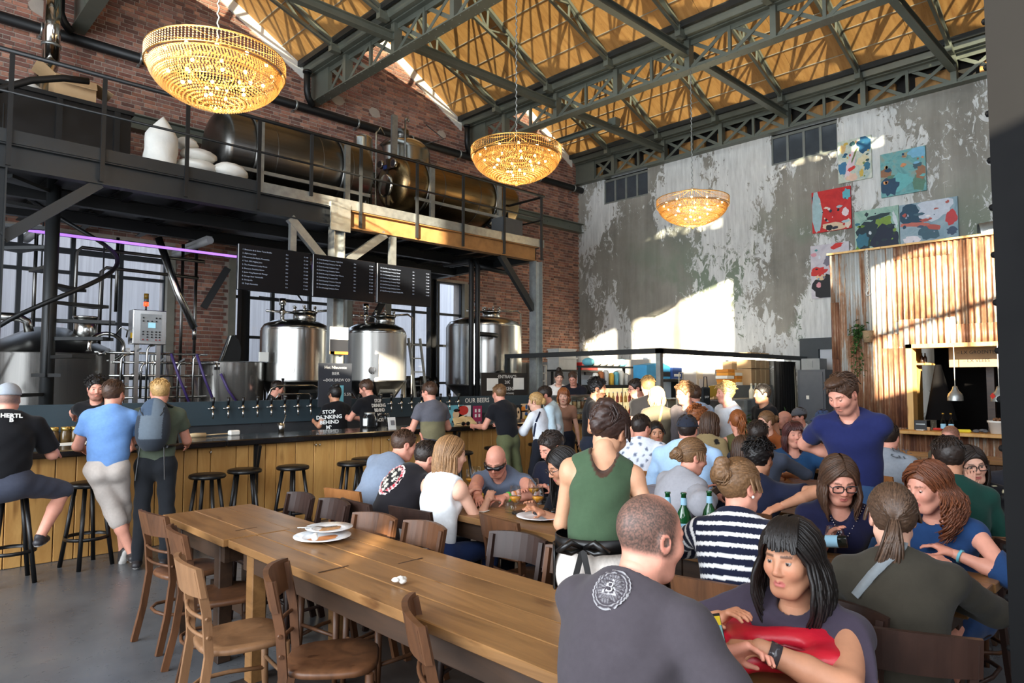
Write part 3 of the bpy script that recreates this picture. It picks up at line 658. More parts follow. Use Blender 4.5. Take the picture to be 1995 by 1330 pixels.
MB().tube([(2.28, 13.4, 7.0), (2.28, 13.4, 8.55)], .13, 20).build('pipe', M_INOXM, t); MB().tube([(2.28, 13.4, 7.0), (2.24, 13.25, 6.85), (2.12, 13.05, 6.6), (2.05, 12.9, 5.9)], .12, 16).build('elbow', M_INOX, t)
for z in (7.3, 8.3): MB().lathe([(.13, -.02), (.15, -.02), (.15, .02), (.13, .02)], (2.28, 13.4, z), 20).build('collar', M_GALV, t)
single(MB().tube([(.6, 10.6, 4.95), (1.15, 10.6, 5.3), (1.6, 10.6, 5.6), (1.95, 10.6, 5.74), (2.25, 10.6, 5.79)], .045, 10), 'handrail', M_BLACK, 'bent black handrail rising in front of the black container', 'handrail')
single(MB().bx(9.75, 10.25, 10.2, 10.6, ZD, 5.1).bx(9.7, 9.74, 10.22, 10.58, ZD, 5.12), 'pump_unit', mat('pump_grey', (70, 72, 74), .5), 'grey pump box at the right end of the mezzanine', 'machine')
t = thing('hose_coil', 'coiled black hose hanging at the right end of the mezzanine', 'hose', (10.3, 11.2, 5.1))
for k in range(5): MB().tube([(10.2+.02*k, 11.1+.2*math.cos(a), 5.3+.2*math.sin(a)) for a in np.linspace(0, 2*PI, 16)[:-1]], .022, 6, closed=True).build('loop', M_BLACKP, t)
single(MB().bbox((8.0, 10.35, ZD+.1), (.5, .22, .16), .05), 'red_tool_bag', mat('red_cloth', (190, 36, 40), .7), 'red bag lying on the mezzanine under the bronze tank', 'bag')
# ------------------------------------------------------------------ menu screens
M_SCREEN = mat('screen_black', (14, 16, 20), .16, 0, var=.05, spec=.6)
m, nt, b_ = nodes_of('screen_text'); b_.inputs['Base Color'].default_value = (.2, .23, .3, 1); b_.inputs['Emission Color'].default_value = (.75, .82, 1, 1); b_.inputs['Emission Strength'].default_value = .1; M_SCRTXT = m
rows = [['Brasserie de la Senne Taras Boulba', 'Alphonse Luna', 'Brouwerij De Ranke Monastère', 'Tank OPS Mighty Juice', 'The Musketeers Lucky Pirate', 'Brasserie Fantôme Saison', 'Jester King Beurre de Menage', 'Orange Beer Vermicelle', 'Omnipollo', 'Triple Karmeliet'],
        ['Dok Brewing Company Triple Dok', 'Dok Brewing Company Pale Ale', 'Dok Brewing Company Lager', 'Dok Brewing Company Saison', 'Dok Brewing Company Sour Cherry', 'Dok Brewing Company IPA', 'Dok Brewing Company Cascade', 'Dok Brewing Company Wheat', 'Dok Brewing Company Stout'],
        ['Dok Brewing Company Session', 'Dok Brewing Company Porter', 'Dok Brewing Company Quad', 'Dok Brewing Company Blond', 'Dok Brewing Company Tripel', 'Dok Brewing Company Gose', 'Dok Brewing Company Amber', 'Dok Brewing Company Double IPA']]
for k, (x0, x1) in enumerate(((4.0, 5.13), (5.17, 6.3), (6.34, 7.47))):
    t = thing('menu_screen', ['left', 'middle', 'right'][k]+' black beer menu screen hanging above the bar', 'screen', ((x0+x1)/2, 9.75, 3.02), group='beer menu screens')
    MB().bbox(((x0+x1)/2, 9.77, 3.345), (x1-x0, .06, .67), .008).build('panel', M_SCREEN, t)
    MB().bx((x0+x1)/2-.15, (x0+x1)/2+.15, 9.8, 9.95, 3.25, 3.5).build('mount', M_BLACK, t)
    for i, s in enumerate(rows[k]):
        z = 3.6-i*.055
        text('%d. ' % (i+1+[0, 10, 19][k])+s, .029, (x0+.06, 9.738, z), (1, 0, 0), (0, 0, 1), M_SCRTXT, t, align='LEFT', ext=.0005)
        text('33cl', .024, (x0+.72, 9.738, z), (1, 0, 0), (0, 0, 1), M_SCRTXT, t, align='LEFT', ext=.0005); text('€ %d.%d0' % (3+i % 4, (i*3) % 9), .026, (x1-.08, 9.738, z), (1, 0, 0), (0, 0, 1), M_SCRTXT, t, ext=.0005)
# ------------------------------------------------------------------ brewery behind the bar
def fermenter(label, x, y, r, z0, z1, zt, m, group):
    t = thing('fermenter', label, 'tank', (x, y, 0), group=group)
    d = zt-z1
    MB().lathe([(r, z0), (r, z1)], (x, y, 0), 48).build('cylinder', m, t)
    MB().lathe([(r*.97, z1-.005), (r*.985, z1+.03), (r*.9, z1+d*.5), (r*.65, z1+d*.82), (r*.3, z1+d*.97), (.001, zt)], (x, y, 0), 48).build('dome', M_INOX, t)
    MB().lathe([(r+.004, z0-.01), (r+.004, z0+.012)], (x, y, 0), 48).build('lower_band', M_INOXD, t)
    MB().lathe([(.07, z0-.85), (r*.5, z0-.45), (r, z0)], (x, y, 0), 40).build('cone', M_INOXD, t)
    for k in range(4):
        a = PI/4+k*PI/2; q = V3(x+r*.93*math.cos(a), y+r*.93*math.sin(a), 0); MB().cyl(q, q+V3(0, 0, z0+.05), .05, n=12).build('leg', M_INOX, t)
    MB().cyl((x+.1, y-.15, zt-.06), (x+.1, y-.15, zt+.1), .2, n=24).lathe([(.22, 0), (.22, .03), (.1, .06), (.001, .06)], (x+.1, y-.15, zt+.1), 24).build('manhole', M_INOX, t)
    for k in range(6):
        a = k*PI/3; q = V3(x+.1+.2*math.cos(a), y-.15+.2*math.sin(a), zt+.1); MB().cyl(q, q+V3(0, 0, .1), .018, n=8).ball(q+V3(0, 0, .11), (.035, .035, .015), 8).build('clamp', M_INOXM, t)
    q = V3(x-.3, y-.1, zt-.08)
    MB().cyl(q, q+V3(0, 0, .3), .035, n=12).cyl(q+V3(0, 0, .3), q+V3(0, 0, .42), .06, n=12).cyl(q+V3(-.3, 0, .18), q+V3(.25, 0, .18), .022, n=10).ball(q+V3(0, 0, .18), .06, 10).build('top_valve', M_INOXM, t)
    MB().tube([(x+r-.02, y-.25, z0-.6), (x+r+.09, y-.25, z0-.5), (x+r+.09, y-.25, zt+.12), (x+r-.02, y-.25, zt+.18), (x+.25, y-.2, zt+.14)], .022, 8).build('side_pipe', M_INOX, t)
    a = math.atan2(-y, -x)-.1; ca, sa = math.cos(a), math.sin(a)
    c = V3(x+r*ca, y+r*sa, z0+.2); n = V3(ca, sa, 0)
    MB().cyl(c-n*.02, c+n*.05, .07, n=16).cyl(c+n*.05, c+n*.08, .045, n=14).build('sample_port', M_INOXM, t)
    c = V3(x+r*.72*math.cos(a+.5), y+r*.72*math.sin(a+.5), z0-.28); ax = nrm(V3(math.cos(a+.5), math.sin(a+.5), -.8)); _, s_, u_ = frame_from(ax)
    MB().box(c+ax*.06, (.08, .3, .36), ax=(ax, s_, u_)).build('cone_hatch', M_STEELD, t); MB().cyl(c+ax*.05-u_*.32, c+ax*.16-u_*.32, .1, n=16).build('outlet', M_INOXM, t)
    return t
FG = 'fermenters behind the bar'
fermenter('left fermenter behind the menu board, beside the open kettle', 5.83, 11.6, .6, 1.7, 2.6, 2.82, M_INOX, FG)
fermenter('middle fermenter catching the sun, right of the steel column', 7.54, 11.6, .6, 1.7, 2.62, 2.86, M_INOXB, FG)
f3 = fermenter('largest fermenter at the right with black pipes in front', 10.58, 11.8, .87, 1.62, 2.93, 3.18, M_INOX, FG)
t = thing('insulated_pipes', 'pair of black insulated pipes in front of the largest fermenter', 'pipe', (9.4, 10.8, 0))
for dx in (0, .17): MB().tube([(9.25+dx, 10.7, .3), (9.25+dx, 10.7, 4.1), (9.25+dx, 10.75, 4.2), (9.25+dx, 11.6, 4.22)], .055, 10).build('riser', M_BLACK, t)
MB().tube([(9.42, 10.7, 2.68), (9.95, 10.75, 2.68), (10.1, 10.85, 2.68)], .05, 10).build('branch', M_BLACK, t)
MB().tube([(9.9, 10.68, .9), (9.9, 10.68, 1.75), (9.98, 10.7, 1.86), (10.2, 10.8, 1.88)], .055, 10).build('branch', M_BLACK, t)
MB().tube([(9.42, 10.7, 4.1), (10.5, 10.75, 4.05)], .05, 10).build('branch', M_BLACK, t)
# kettles
def kettle(label, x, y, r, z1, zt, lid=True):
    t = thing('brew_kettle', label, 'kettle', (x, y, 0), group='brewing kettles')
    MB().lathe([(r*.97, .25), (r, .3), (r, z1-.02), (r*1.01, z1)], (x, y, 0), 56).build('shell', M_INOXK, t)
    if lid: MB().lathe([(r*1.01, z1), (r*.98, z1+.03), (.22, zt), (.001, zt+.02)], (x, y, 0), 48).build('cone_lid', M_INOXD, t)
    else: MB().lathe([(r*1.01, z1), (r*.9, z1+.01), (.001, z1+.02)], (x, y, 0), 48).build('flat_top', M_INOXD, t)
    for k in range(4): a = k*PI/2+.5; q = V3(x+r*.85*math.cos(a), y+r*.85*math.sin(a), 0); MB().cyl(q, q+V3(0, 0, .32), .05, n=10).build('leg', M_INOX, t)
    return t
t = kettle('large brewing kettle with a conical lid behind the spiral stair', 2.2, 12.25, .95, 2.1, 2.5)
MB().cyl((2.62, 12.0, 2.25), (2.62, 12.0, 2.68), .16, n=24).lathe([(.16, 0), (.175, 0), (.175, .03), (.16, .03)], (2.62, 12.0, 2.65), 24).build('chimney', M_INOX, t)
c = on('Y', 11.55, 208, 676); r_ = .26
MB().tube([c+V3(r_*math.cos(a), .12*math.cos(a), r_*.78*math.sin(a)) for a in np.linspace(0, 2*PI, 28)[:-1]], .03, 8, closed=True).build('open_lid_ring', M_INOXM, t)
MB().tube([c+V3(.12, 0, .2), c+V3(.16, -.08, .3), c+V3(.26, -.05, .26), c+V3(.26, 0, .16)], .012, 6).build('lid_handle', M_INOX, t)
MB().tube([(1.3, 11.8, 2.6), (1.75, 11.8, 2.6), (1.85, 11.8, 2.55), (1.88, 11.8, 2.4)], .06, 10).build('inlet_pipe', M_INOX, t)
t = kettle('open stainless kettle with a raised black hatch behind the taps', 4.72, 11.75, .56, 2.02, 2.1, False)
hx = on('Y', 11.4, 448, 690)
pr = [(-.17, 0), (.17, 0), (.19, .2), (.14, .36), (.06, .43), (-.02, .42)]
MB().prism([(hx[0]+a, 11.4, 2.03+b) for a, b in pr], (0, .05, 0)).build('raised_hatch', M_BLACK, t)
MB().prism([(hx[0]-.17, 11.36, 2.03), (hx[0]-.02, 11.36, 2.45), (hx[0]+.01, 11.38, 2.45), (hx[0]-.13, 11.38, 2.03)], (0, .03, 0)).build('hatch_edge', M_INOXM, t)
MB().bx(5.05, 5.2, 11.3, 11.36, 2.03, 2.19).build('notice', M_WHITE, t)
for dx in (-.03, .03, .09): MB().cyl((4.35+dx, 11.32, 2.0), (4.35+dx, 11.32, 1.88), .02, n=8).build('spigot', M_INOX, t)
# spiral stair
sx, sy, R_ = 1.97, 11.0, .78
t = thing('spiral_stair', 'dark steel spiral staircase at the far left under the mezzanine', 'staircase', (sx, sy, 0))
MB().tube([(sx, sy, 0), (sx, sy, 4.6)], .085, 18).build('centre_pole', M_STEELD, t)
nst = 17; path = []
for k in range(nst):
    z = .25+k*.25; a = -.77+(z-2.2)*2.2
    p0, p1 = a-.2, a+.2
    MB().prism([(sx+.07*math.cos(p0), sy+.07*math.sin(p0), z), (sx+R_*math.cos(p0), sy+R_*math.sin(p0), z), (sx+R_*math.cos(p1), sy+R_*math.sin(p1), z), (sx+.07*math.cos(p1), sy+.07*math.sin(p1), z)], (0, 0, .045)).build('tread', M_STEELD, t)
    if k % 2 == 0: MB().cyl((sx+R_*math.cos(a), sy+R_*math.sin(a), z), (sx+R_*math.cos(a), sy+R_*math.sin(a), z+.95), .012, n=6).build('baluster', M_STEELD, t)
    path += [(sx+R_*math.cos(a+f), sy+R_*math.sin(a+f), z+.95+f/2.2) for f in (0, .18, .36)]
MB().tube([p for p in path if p[2] < 4.6], .03, 8).build('handrail', M_BLACK, t)
# control cabinet with beacon
t = thing('control_cabinet', 'stainless control cabinet with buttons and a small screen', 'cabinet', (3.3, 11.3, 2.25))
MB().bbox((3.3, 11.35, 2.51), (.47, .24, .52), .01).build('box', M_INOX, t)
MB().bx(3.17, 3.46, 11.215, 11.23, 2.3, 2.71).build('panel', mat('panel_grey', (150, 154, 156), .5), t)
MB().bx(3.27, 3.37, 11.205, 11.215, 2.5, 2.58).build('display', mat('display_cyan', (150, 200, 215), .3, emit=.3), t)
for z in (2.65, 2.6, 2.44, 2.4, 2.36, 2.32):
    for x in (3.2, 3.26, 3.32, 3.38, 3.43):
        if random.random() < .75: MB().cyl((x, 11.23, z), (x, 11.2, z), .011, n=8).build('button', M_BLACKP if z != 2.32 else mat('button_red', (150, 60, 60), .4), t)
for x in (3.15, 3.45): MB().bx(x-.03, x+.03, 11.3, 11.36, 1.2, 2.26).build('stand', M_INOX, t)
MB().bx(3.05, 3.07, 11.26, 11.3, 2.34, 2.42).build('isolator', mat('yellow_plastic', (210, 170, 40), .4), t)
t = thing('beacon_lamp', 'small stack light glowing red on the control cabinet', 'lamp', (3.27, 11.35, 2.77))
MB().cyl((3.27, 11.35, 2.77), (3.27, 11.35, 2.84), .014, n=8).build('stem', M_BLACKP, t)
MB().cyl((3.27, 11.35, 2.84), (3.27, 11.35, 2.9), .034, n=14).build('red_lens', mat('beacon_red', (255, 60, 30), .3, emit=2), t)
MB().cyl((3.27, 11.35, 2.9), (3.27, 11.35, 2.95), .034, n=14).build('grey_lens', mat('beacon_grey', (90, 90, 90), .3), t)
MB().cyl((3.27, 11.35, 2.95), (3.27, 11.35, 3.03), .034, n=14).build('amber_lens', mat('beacon_amber', (120, 90, 20), .3), t)
# pipe manifold
t = thing('pipe_manifold', 'rack of stainless pipes and valves between the kettles', 'pipework', (3.4, 11.3, 0))
for x, z0, z1 in ((2.85, .8, 2.15), (3.05, .8, 2.2), (3.4, .8, 2.1), (3.62, .8, 2.15), (3.85, .8, 2.0), (4.05, .8, 2.1)):
    MB().bx(x-.03, x+.03, 11.4, 11.46, z0, z1).build('rack_post', M_INOX, t)
for z, a, b in ((2.12, 2.6, 4.2), (1.98, 2.85, 4.3), (1.78, 2.8, 4.2), (1.6, 2.9, 3.9), (1.45, 2.8, 4.2)):
    MB().tube([(a, 11.36, z), (b, 11.36, z)], .018, 8).build('pipe', M_INOX, t)
for x, za, zb in ((2.95, 1.4, 2.1), (3.22, 1.45, 1.98), (3.3, 1.2, 2.25), (3.75, 1.3, 2.0), (3.98, 1.1, 2.12)):
    MB().tube([(x, 11.33, za), (x, 11.33, zb-.08), (x+.03, 11.33, zb-.02), (x+.1, 11.33, zb)], .018, 8).build('pipe', M_INOX, t)
for x, z in ((2.7, 2.1), (3.12, 2.12), (3.45, 1.98), (3.15, 1.78), (2.95, 1.6), (3.75, 1.98)):
    v = MB().cyl((x-.05, 11.36, z), (x+.05, 11.36, z), .035, n=10).build('valve', M_INOXM, t); MB().beam((x, 11.32, z), (x+.08, 11.28, z+.07), .012, .025).build('valve_lever', M_BLACKP, v)
for k in range(3):
    x = 3.62+.38*k; MB().tube([(x-.02, 11.2, 2.12-.3*(k == 2)), (x+.1, 11.18, 1.75-.2*(k == 2)), (x+.28, 11.16, 1.3)], .022, 6).build('violet_hose', mat('violet_hose', (60, 44, 96), .5), t)
t = thing('vent_pipe', 'slanting steel vent pipe in front of the brick pier', 'pipe', (4.25, 12.1, 2.4)); MB().tube([(3.7, 12.3, 4.1), (4.0, 12.2, 3.2), (4.25, 12.1, 2.6)], .06, 12).build('pipe', M_INOX, t); MB().tube([(4.25, 12.1, 2.62), (4.25, 12.1, 2.4)], .035, 10).build('nozzle', M_INOX, t)
t = thing('steam_pipes', 'thin bent steel pipes running in front of the left window', 'pipework', (2.9, 13, 0))
for pts in ([(2.55, 12.4, 2.2), (2.55, 12.4, 3.72), (2.62, 12.4, 3.8), (4.5, 12.4, 3.8)], [(2.9, 12.4, 2.2), (2.9, 12.4, 3.45), (2.97, 12.4, 3.52), (4.4, 12.4, 3.5)], [(2.15, 13.2, 2.3), (2.15, 13.2, 4.2)], [(4.2, 12.6, 1.5), (4.2, 12.6, 4.1)], [(4.5, 12.8, 1.5), (4.5, 12.8, 4.1)], [(3.35, 13.3, 2.9), (3.35, 13.3, 4.2)]):
    MB().tube(pts, .028, 8).build('pipe', M_INOXD, t)
t = thing('window_opener', 'thin dark window opener rod behind the left fermenter', 'rod', on('Y', 13.7, 540, 582)); MB().tube([on('Y', 13.7, 505, 578), on('Y', 13.7, 575, 586)], .02, 6).build('rod', M_BLACK, t); MB().tube([on('Y', 13.7, 575, 586), on('Y', 13.7, 592, 590), on('Y', 13.7, 580, 574)], .02, 6).build('lever', M_BLACK, t)
t = thing('ladder', 'pale aluminium step ladder beside the middle fermenter', 'ladder', (8.35, 10.9, 0))
for dx in (0, .28): MB().beam((8.15+dx, 10.95, .6), (8.0+dx, 11.15, 2.55), .05, .03).build('stile', M_GALV, t)
for z in np.arange(.8, 2.5, .27): f = (z-.6)/1.95; MB().beam((8.15-.15*f, 10.95+.2*f, z), (8.43-.15*f, 10.95+.2*f, z), .05, .02).build('rung', M_GALV, t)
t = thing('black_sheet', 'crumpled black plastic sheet hanging between the fermenters', 'sheet', (9.0, 12, .6))
mb = MB(); n, k = 14, 10; v = []
for j in range(k):
    for i in range(n): v.append((8.55+i*.07, 12.1+.07*math.sin(i*1.9+j*.7)+.04*math.sin(j*2.3+i), .8+j*.11+.02*math.sin(i)))
mb.add(v, [(j*n+i, j*n+i+1, (j+1)*n+i+1, (j+1)*n+i) for j in range(k-1) for i in range(n-1)], None, True)
o = mb.build('sheet', mat('black_plastic', (12, 12, 13), .3), t); sm = o.modifiers.new('solid', 'SOLIDIFY'); sm.thickness = .01
# ------------------------------------------------------------------ bar
def m_wood(name, c0, c1, rough=.45, st=(9, 1, 9), knots=True, coat=.15):
    m, nt, b = nodes_of(name)
    oi = N(nt, 'ShaderNodeObjectInfo'); tc = N(nt, 'ShaderNodeTexCoord').outputs['Object']
    ad = N(nt, 'ShaderNodeVectorMath', operation='ADD'); L(nt, tc, ad.inputs[0])
    sc = N(nt, 'ShaderNodeMath', operation='MULTIPLY'); sc.inputs[1].default_value = 37; L(nt, oi.outputs['Random'], sc.inputs[0]); L(nt, sc.outputs[0], ad.inputs[1])
    n = noise(nt, 1.4, 7, .65, ad.outputs[0], st, 1.1); n2 = noise(nt, 3, 3, .5, ad.outputs[0], (st[0]*.5, st[1]*1.2, st[2]*.5))
    r = ramp(nt, n, [(.28, lin(c0)), (.5, [(a+b_)/2 for a, b_ in zip(lin(c0), lin(c1))]), (.72, lin(c1))])
    k = ramp(nt, n2, [(.26, (.5, .42, .36)), (.36, (1, 1, 1))] if knots else [(.2, (.85,)*3), (.4, (1,)*3)])
    v = ramp(nt, oi.outputs['Random'], [(0, (.82, .8, .78)), (1, (1.12, 1.1, 1.06))])
    L(nt, mixc(nt, 1, mixc(nt, 1, r.outputs[0], k.outputs[0], 'MULTIPLY'), v.outputs[0], 'MULTIPLY'), b.inputs['Base Color'])
    b.inputs['Roughness'].default_value = rough; b.inputs['Specular IOR Level'].default_value = .3; b.inputs['Coat Weight'].default_value = coat; b.inputs['Coat Roughness'].default_value = .3
    bump(nt, b, n, .15, .004); MATS[name] = m; return m
M_OAK = m_wood('bar_oak', (184, 134, 72), (216, 170, 102), .5, (5, 5, .8))
M_TABLE = m_wood('table_oak', (104, 74, 44), (152, 112, 70), .34, (7, .8, 7), coat=.1)
M_DTAB = m_wood('dark_table_wood', (46, 34, 26), (70, 50, 36), .5)
M_CH = {'light': m_wood('chair_light', (112, 82, 58), (150, 112, 80), .45, (6, 6, 1), coat=.05), 'mid': m_wood('chair_mid', (66, 44, 30), (106, 70, 46), .45, (6, 6, 1), coat=.05), 'dark': m_wood('chair_dark', (36, 24, 20), (56, 38, 32), .45, (6, 6, 1), coat=.03), 'orange': m_wood('chair_orange', (128, 82, 44), (164, 110, 64), .45, (6, 6, 1), coat=.05)}
M_TOP = mat('bar_top_black', (22, 20, 20), .22, 0, var=.3, vscale=5, coat=.3)
M_TEAL = mat('teal_panel', (46, 62, 70), .5, var=.08, vscale=2)
M_SPLASH = mat('splash_steel', (86, 90, 94), .3, .6, var=.1)
BX0, BX1, BF = .2, 9.45, 7.72
t = thing('bar_counter', 'long bar counter faced with oak planks under a black top', 'bar counter', (5, 8, 0))
x = BX0; random.seed(3)
while x < BX1-.05:
    w = random.choice((.14, .17, .2, .24, .28, .13)); w = min(w, BX1-x)
    pr = random.uniform(0, .008)
    MB().bbox((x+w/2, BF+.02-pr, .49), (w-.008, .04, .975), .004).build('plank', M_OAK, t); x += w
MB().bx(BX0, BX1, BF+.04, BF+.1, 0, .98).build('backing', M_BLACKP, t)
MB().bx(BX1-.04, BX1, BF+.1, 8.35, 0, .98).build('end_panel', M_OAK, t)
for a, b in ((BX0, 3.05), (3.053, 6.2), (6.203, BX1+.08)): MB().bbox(((a+b)/2, 8.0, 1.015), (b-a, .78, .07), .012).build('counter_top', M_TOP, t)
MB().bx(BX0, BX1, 8.0, 8.36, .9, .94).build('work_shelf', M_SPLASH, t)
for x in (3.42, 6.35):
    MB().bx(x-.025, x+.025, BF-.03, BF, .42, .98).build('bracket_post', M_BLACK, t); MB().beam((x, BF-.02, .6), (x+.0, BF-.12, .97), .03, .03).build('bracket_brace', M_BLACK, t)
for x in (2.9, 4.15, 4.2, 5.2): MB().tube([(x, BF-.005, .93), (x, BF-.05, .91), (x, BF-.06, .94)], .006, 6).build('coat_hook', M_INOX, t)
tw = thing('tap_wall', 'teal back bar panel with the beer taps mounted on it', 'tap wall', (5.4, 9.65, 0))
MB().bx(.4, 9.95, 9.6, 9.72, 1.1, 1.42).build('upper_panel', M_TEAL, tw); MB().bx(.4, 9.95, 9.64, 9.72, 0, 1.1).build('splash_panel', M_SPLASH, tw)
MB().bx(.4, 9.95, 9.2, 9.64, .85, .9).build('drip_shelf', M_SPLASH, tw)
text('OUR BEERS', .12, (8.45, 9.596, 1.34), (1, 0, 0), (0, 0, 1), M_WHITE, tw)
# taps
bpy_tap = []
def tap_parts(p):
    MB().cyl((0, .03, 0), (0, -.06, 0), .016, n=10).cyl((0, -.06, .035), (0, -.06, -.03), .02, n=10).ball((0, -.06, 0), .03, 10).build('body', M_INOXM, p)
    MB().tube([(0, -.06, -.03), (0, -.075, -.08), (0, -.075, -.14)], [.014, .013, .011], 8).build('spout', M_INOXM, p)
    MB().tube([(0, -.06, .035), (0, -.07, .09), (0, -.075, .15)], [.012, .02, .024], 10).build('handle', M_BLACKP, p)
    MB().cyl((-.06, -.045, -.005), (.0, -.05, -.005), .008, n=6).build('flow_lever', M_INOXM, p)
ordw = ['first', 'second', 'third', 'fourth', 'fifth', 'sixth', 'seventh', 'eighth', 'ninth', 'tenth', 'eleventh', 'twelfth', 'thirteenth', 'fourteenth', 'fifteenth', 'sixteenth', 'seventeenth', 'eighteenth', 'nineteenth', 'twentieth', 'twenty-first', 'twenty-second']
p = thing('beer_tap', 'chrome beer tap with black handle, first from the left on the teal panel', 'beer tap', (0, 0, 0), 'beer taps'); tap_parts(p); p.location = (3.62, 9.6, 1.33)
for k in range(1, 22): copy_tree(p, (3.62+k*.206, 9.6, 1.33), 0, 'chrome beer tap with black handle, %s from the left on the teal panel' % ordw[k])
# posters below OUR BEERS, chalk boards, pillar poster
def poster(name, label, c, w, h, right, bits, m_bg, cat='poster', th=.006, up=(0, 0, 1)):
    right = nrm(right); up = nrm(up); n = np.cross(right, up); c = np.asarray(c, float)
    t = thing(name, label, cat, c-up*h/2)
    MB().box(c, (w, th, h), ax=(right, -n, up)).build('sheet', m_bg, t)
    for kind, u, v, a, b, m in bits:
        q = c+right*u*w+up*v*h+n*(th/2+.001)
        if kind == 'r': MB().box(q, (a*w, .002, b*h), ax=(right, -n, up)).build('patch', m, t)
        elif kind == 'e': MB().prism([q+right*a*w/2*math.cos(s)+up*b*h/2*math.sin(s)-n*.001 for s in np.linspace(0, 2*PI, 17)[:-1]], n*.002).build('patch', m, t)
        elif kind == 't': text(a, b*h, q, right, up, m, t, ext=.0006)
    return t
def C_(n, c): return mat(n, c, .7, var=.05)
CW, CB, CO, CR_, CBL, CY_, CSK, CGR, CTQ, CPK = C_('print_white', (226, 226, 222)), C_('print_black', (28, 30, 36)), C_('print_orange', (222, 130, 44)), C_('print_red', (196, 52, 44)), C_('print_blue', (50, 92, 150)), C_('print_yellow', (226, 184, 70)), C_('print_skin', (224, 190, 150)), C_('print_green', (96, 130, 70)), C_('print_turquoise', (110, 184, 200)), C_('print_plum', (150, 40, 80))
PX, PU = (1, 0, 0), (0, 0, 1)
def on_tw(px, py): return on('Y', 9.585, px, py)
poster('beer_label', 'beer label poster in pale blue with a dark figure left of the others', on_tw(888, 812), .38, .42, PX, [('e', 0, .1, .4, .35, CSK), ('r', 0, -.3, .5, .3, CB), ('e', .05, .28, .4, .14, CB)], CTQ)
poster('beer_label', 'white beer label poster with an orange blot on the teal panel', on_tw(905, 808), .3, .34, PX, [('e', -.1, .25, .8, .5, CR_), ('r', .1, -.2, .2, .3, CB)], CW)
poster('beer_label', 'plum coloured beer label poster with pale symbols', on_tw(930, 806), .22, .3, PX, [('r', -.2, .2, .2, .2, CW), ('r', .2, .2, .2, .2, CW), ('r', -.2, -.1, .2, .2, CW), ('r', .2, -.1, .2, .2, CW)], CPK)
poster('beer_label', 'beer label poster with a tall skin-coloured arch', on_tw(1009, 806), .24, .34, PX, [('e', 0, 0, .5, .75, CSK), ('e', .05, .1, .2, .15, CBL)], CB)
poster('beer_label', 'small orange and cream beer label poster above another', on_tw(1022, 794), .2, .16, PX, [('r', -.2, -.1, .5, .5, CO), ('e', .25, .1, .3, .6, CBL)], CSK)
poster('beer_label', 'cream beer label poster with a blue and yellow gnome shape', on_tw(1025, 813), .22, .28, PX, [('e', 0, -.08, .55, .55, CY_), ('e', 0, .25, .35, .3, CBL)], CSK)
poster('chalk_board', 'black board announcing entrance and token prices above the teal panel', (9.3, 9.75, 1.58), 1.24, .56, PX,
       [('t', .05, .36, '·ENTRANCE·', .17, CW), ('t', .05, .17, '20€', .16, CW), ('t', .05, -.06, 'TOKENS', .18, CW), ('t', .05, -.22, '(INKOM+DRANK)', .08, CW), ('t', .05, -.38, '2€', .14, CW), ('t', .28, -.33, 'STAP VOOR EENVOUD', .07, CW), ('t', .28, -.42, 'PAY BY CARD', .07, CW), ('r', -.27, .1, .24, .42, CW), ('r', .3, .12, .24, .42, CW), ('t', .3, .06, 'KASSA', .14, CB), ('t', .3, .2, 'ZIE OOK', .05, CB)], mat('chalk_black', (30, 26, 24), .7), 'sign', .02)
poster('chalk_board', 'dark board announcing the newest beer behind the bartenders', (5.36, 9.35, 1.64), .56, .66, PX,
       [('t', 0, .4, 'Het Nieuwste', .1, CW), ('t', 0, .26, 'BIER', .1, CW), ('t', -.32, .11, 'van', .06, CW), ('t', .08, .11, 'DOK BREW CO', .09, CW), ('r', .06, -.26, .38, .5, CTQ), ('e', .06, -.22, .22, .3, CB), ('t', .38, -.22, '5.5%', .1, CW)], mat('slate', (44, 48, 56), .7), 'sign', .02)
poster('pillar_poster', 'white, black and orange festival poster on the steel column', (5.71, 9.86, 2.35), .33, .44, PX,
       [('r', 0, -.18, 1, .44, CB), ('r', 0, -.45, 1, .1, CO), ('r', -.35, -.45, .22, .1, CW), ('t', .12, .38, 'BELGIAN', .09, CB), ('t', .12, .28, 'BREWING', .09, CB), ('t', .12, .18, 'FESTIVAL', .08, CB), ('t', -.32, -.08, '30', .12, CO), ('t', .12, -.06, 'BROUWERIJEN', .06, CW), ('t', -.05, -.2, 'ZATERDAG', .07, CW), ('t', -.08, -.3, '7 SEPT 2019', .06, CW)], CW)
single(MB().tube([(4.55, 9.9, 1.42), (4.6, 9.9, 1.58), (4.7, 9.9, 1.63), (5.3, 9.9, 1.63), (5.4, 9.9, 1.58), (5.42, 9.9, 1.42)], .014, 8).tube([(4.7, 9.95, 1.42), (4.75, 9.95, 1.5), (5.25, 9.95, 1.5), (5.3, 9.95, 1.42)], .012, 8), 'glass_rack', M_INOX, 'low bent chrome rail on top of the teal panel by the kettle', 'rail')
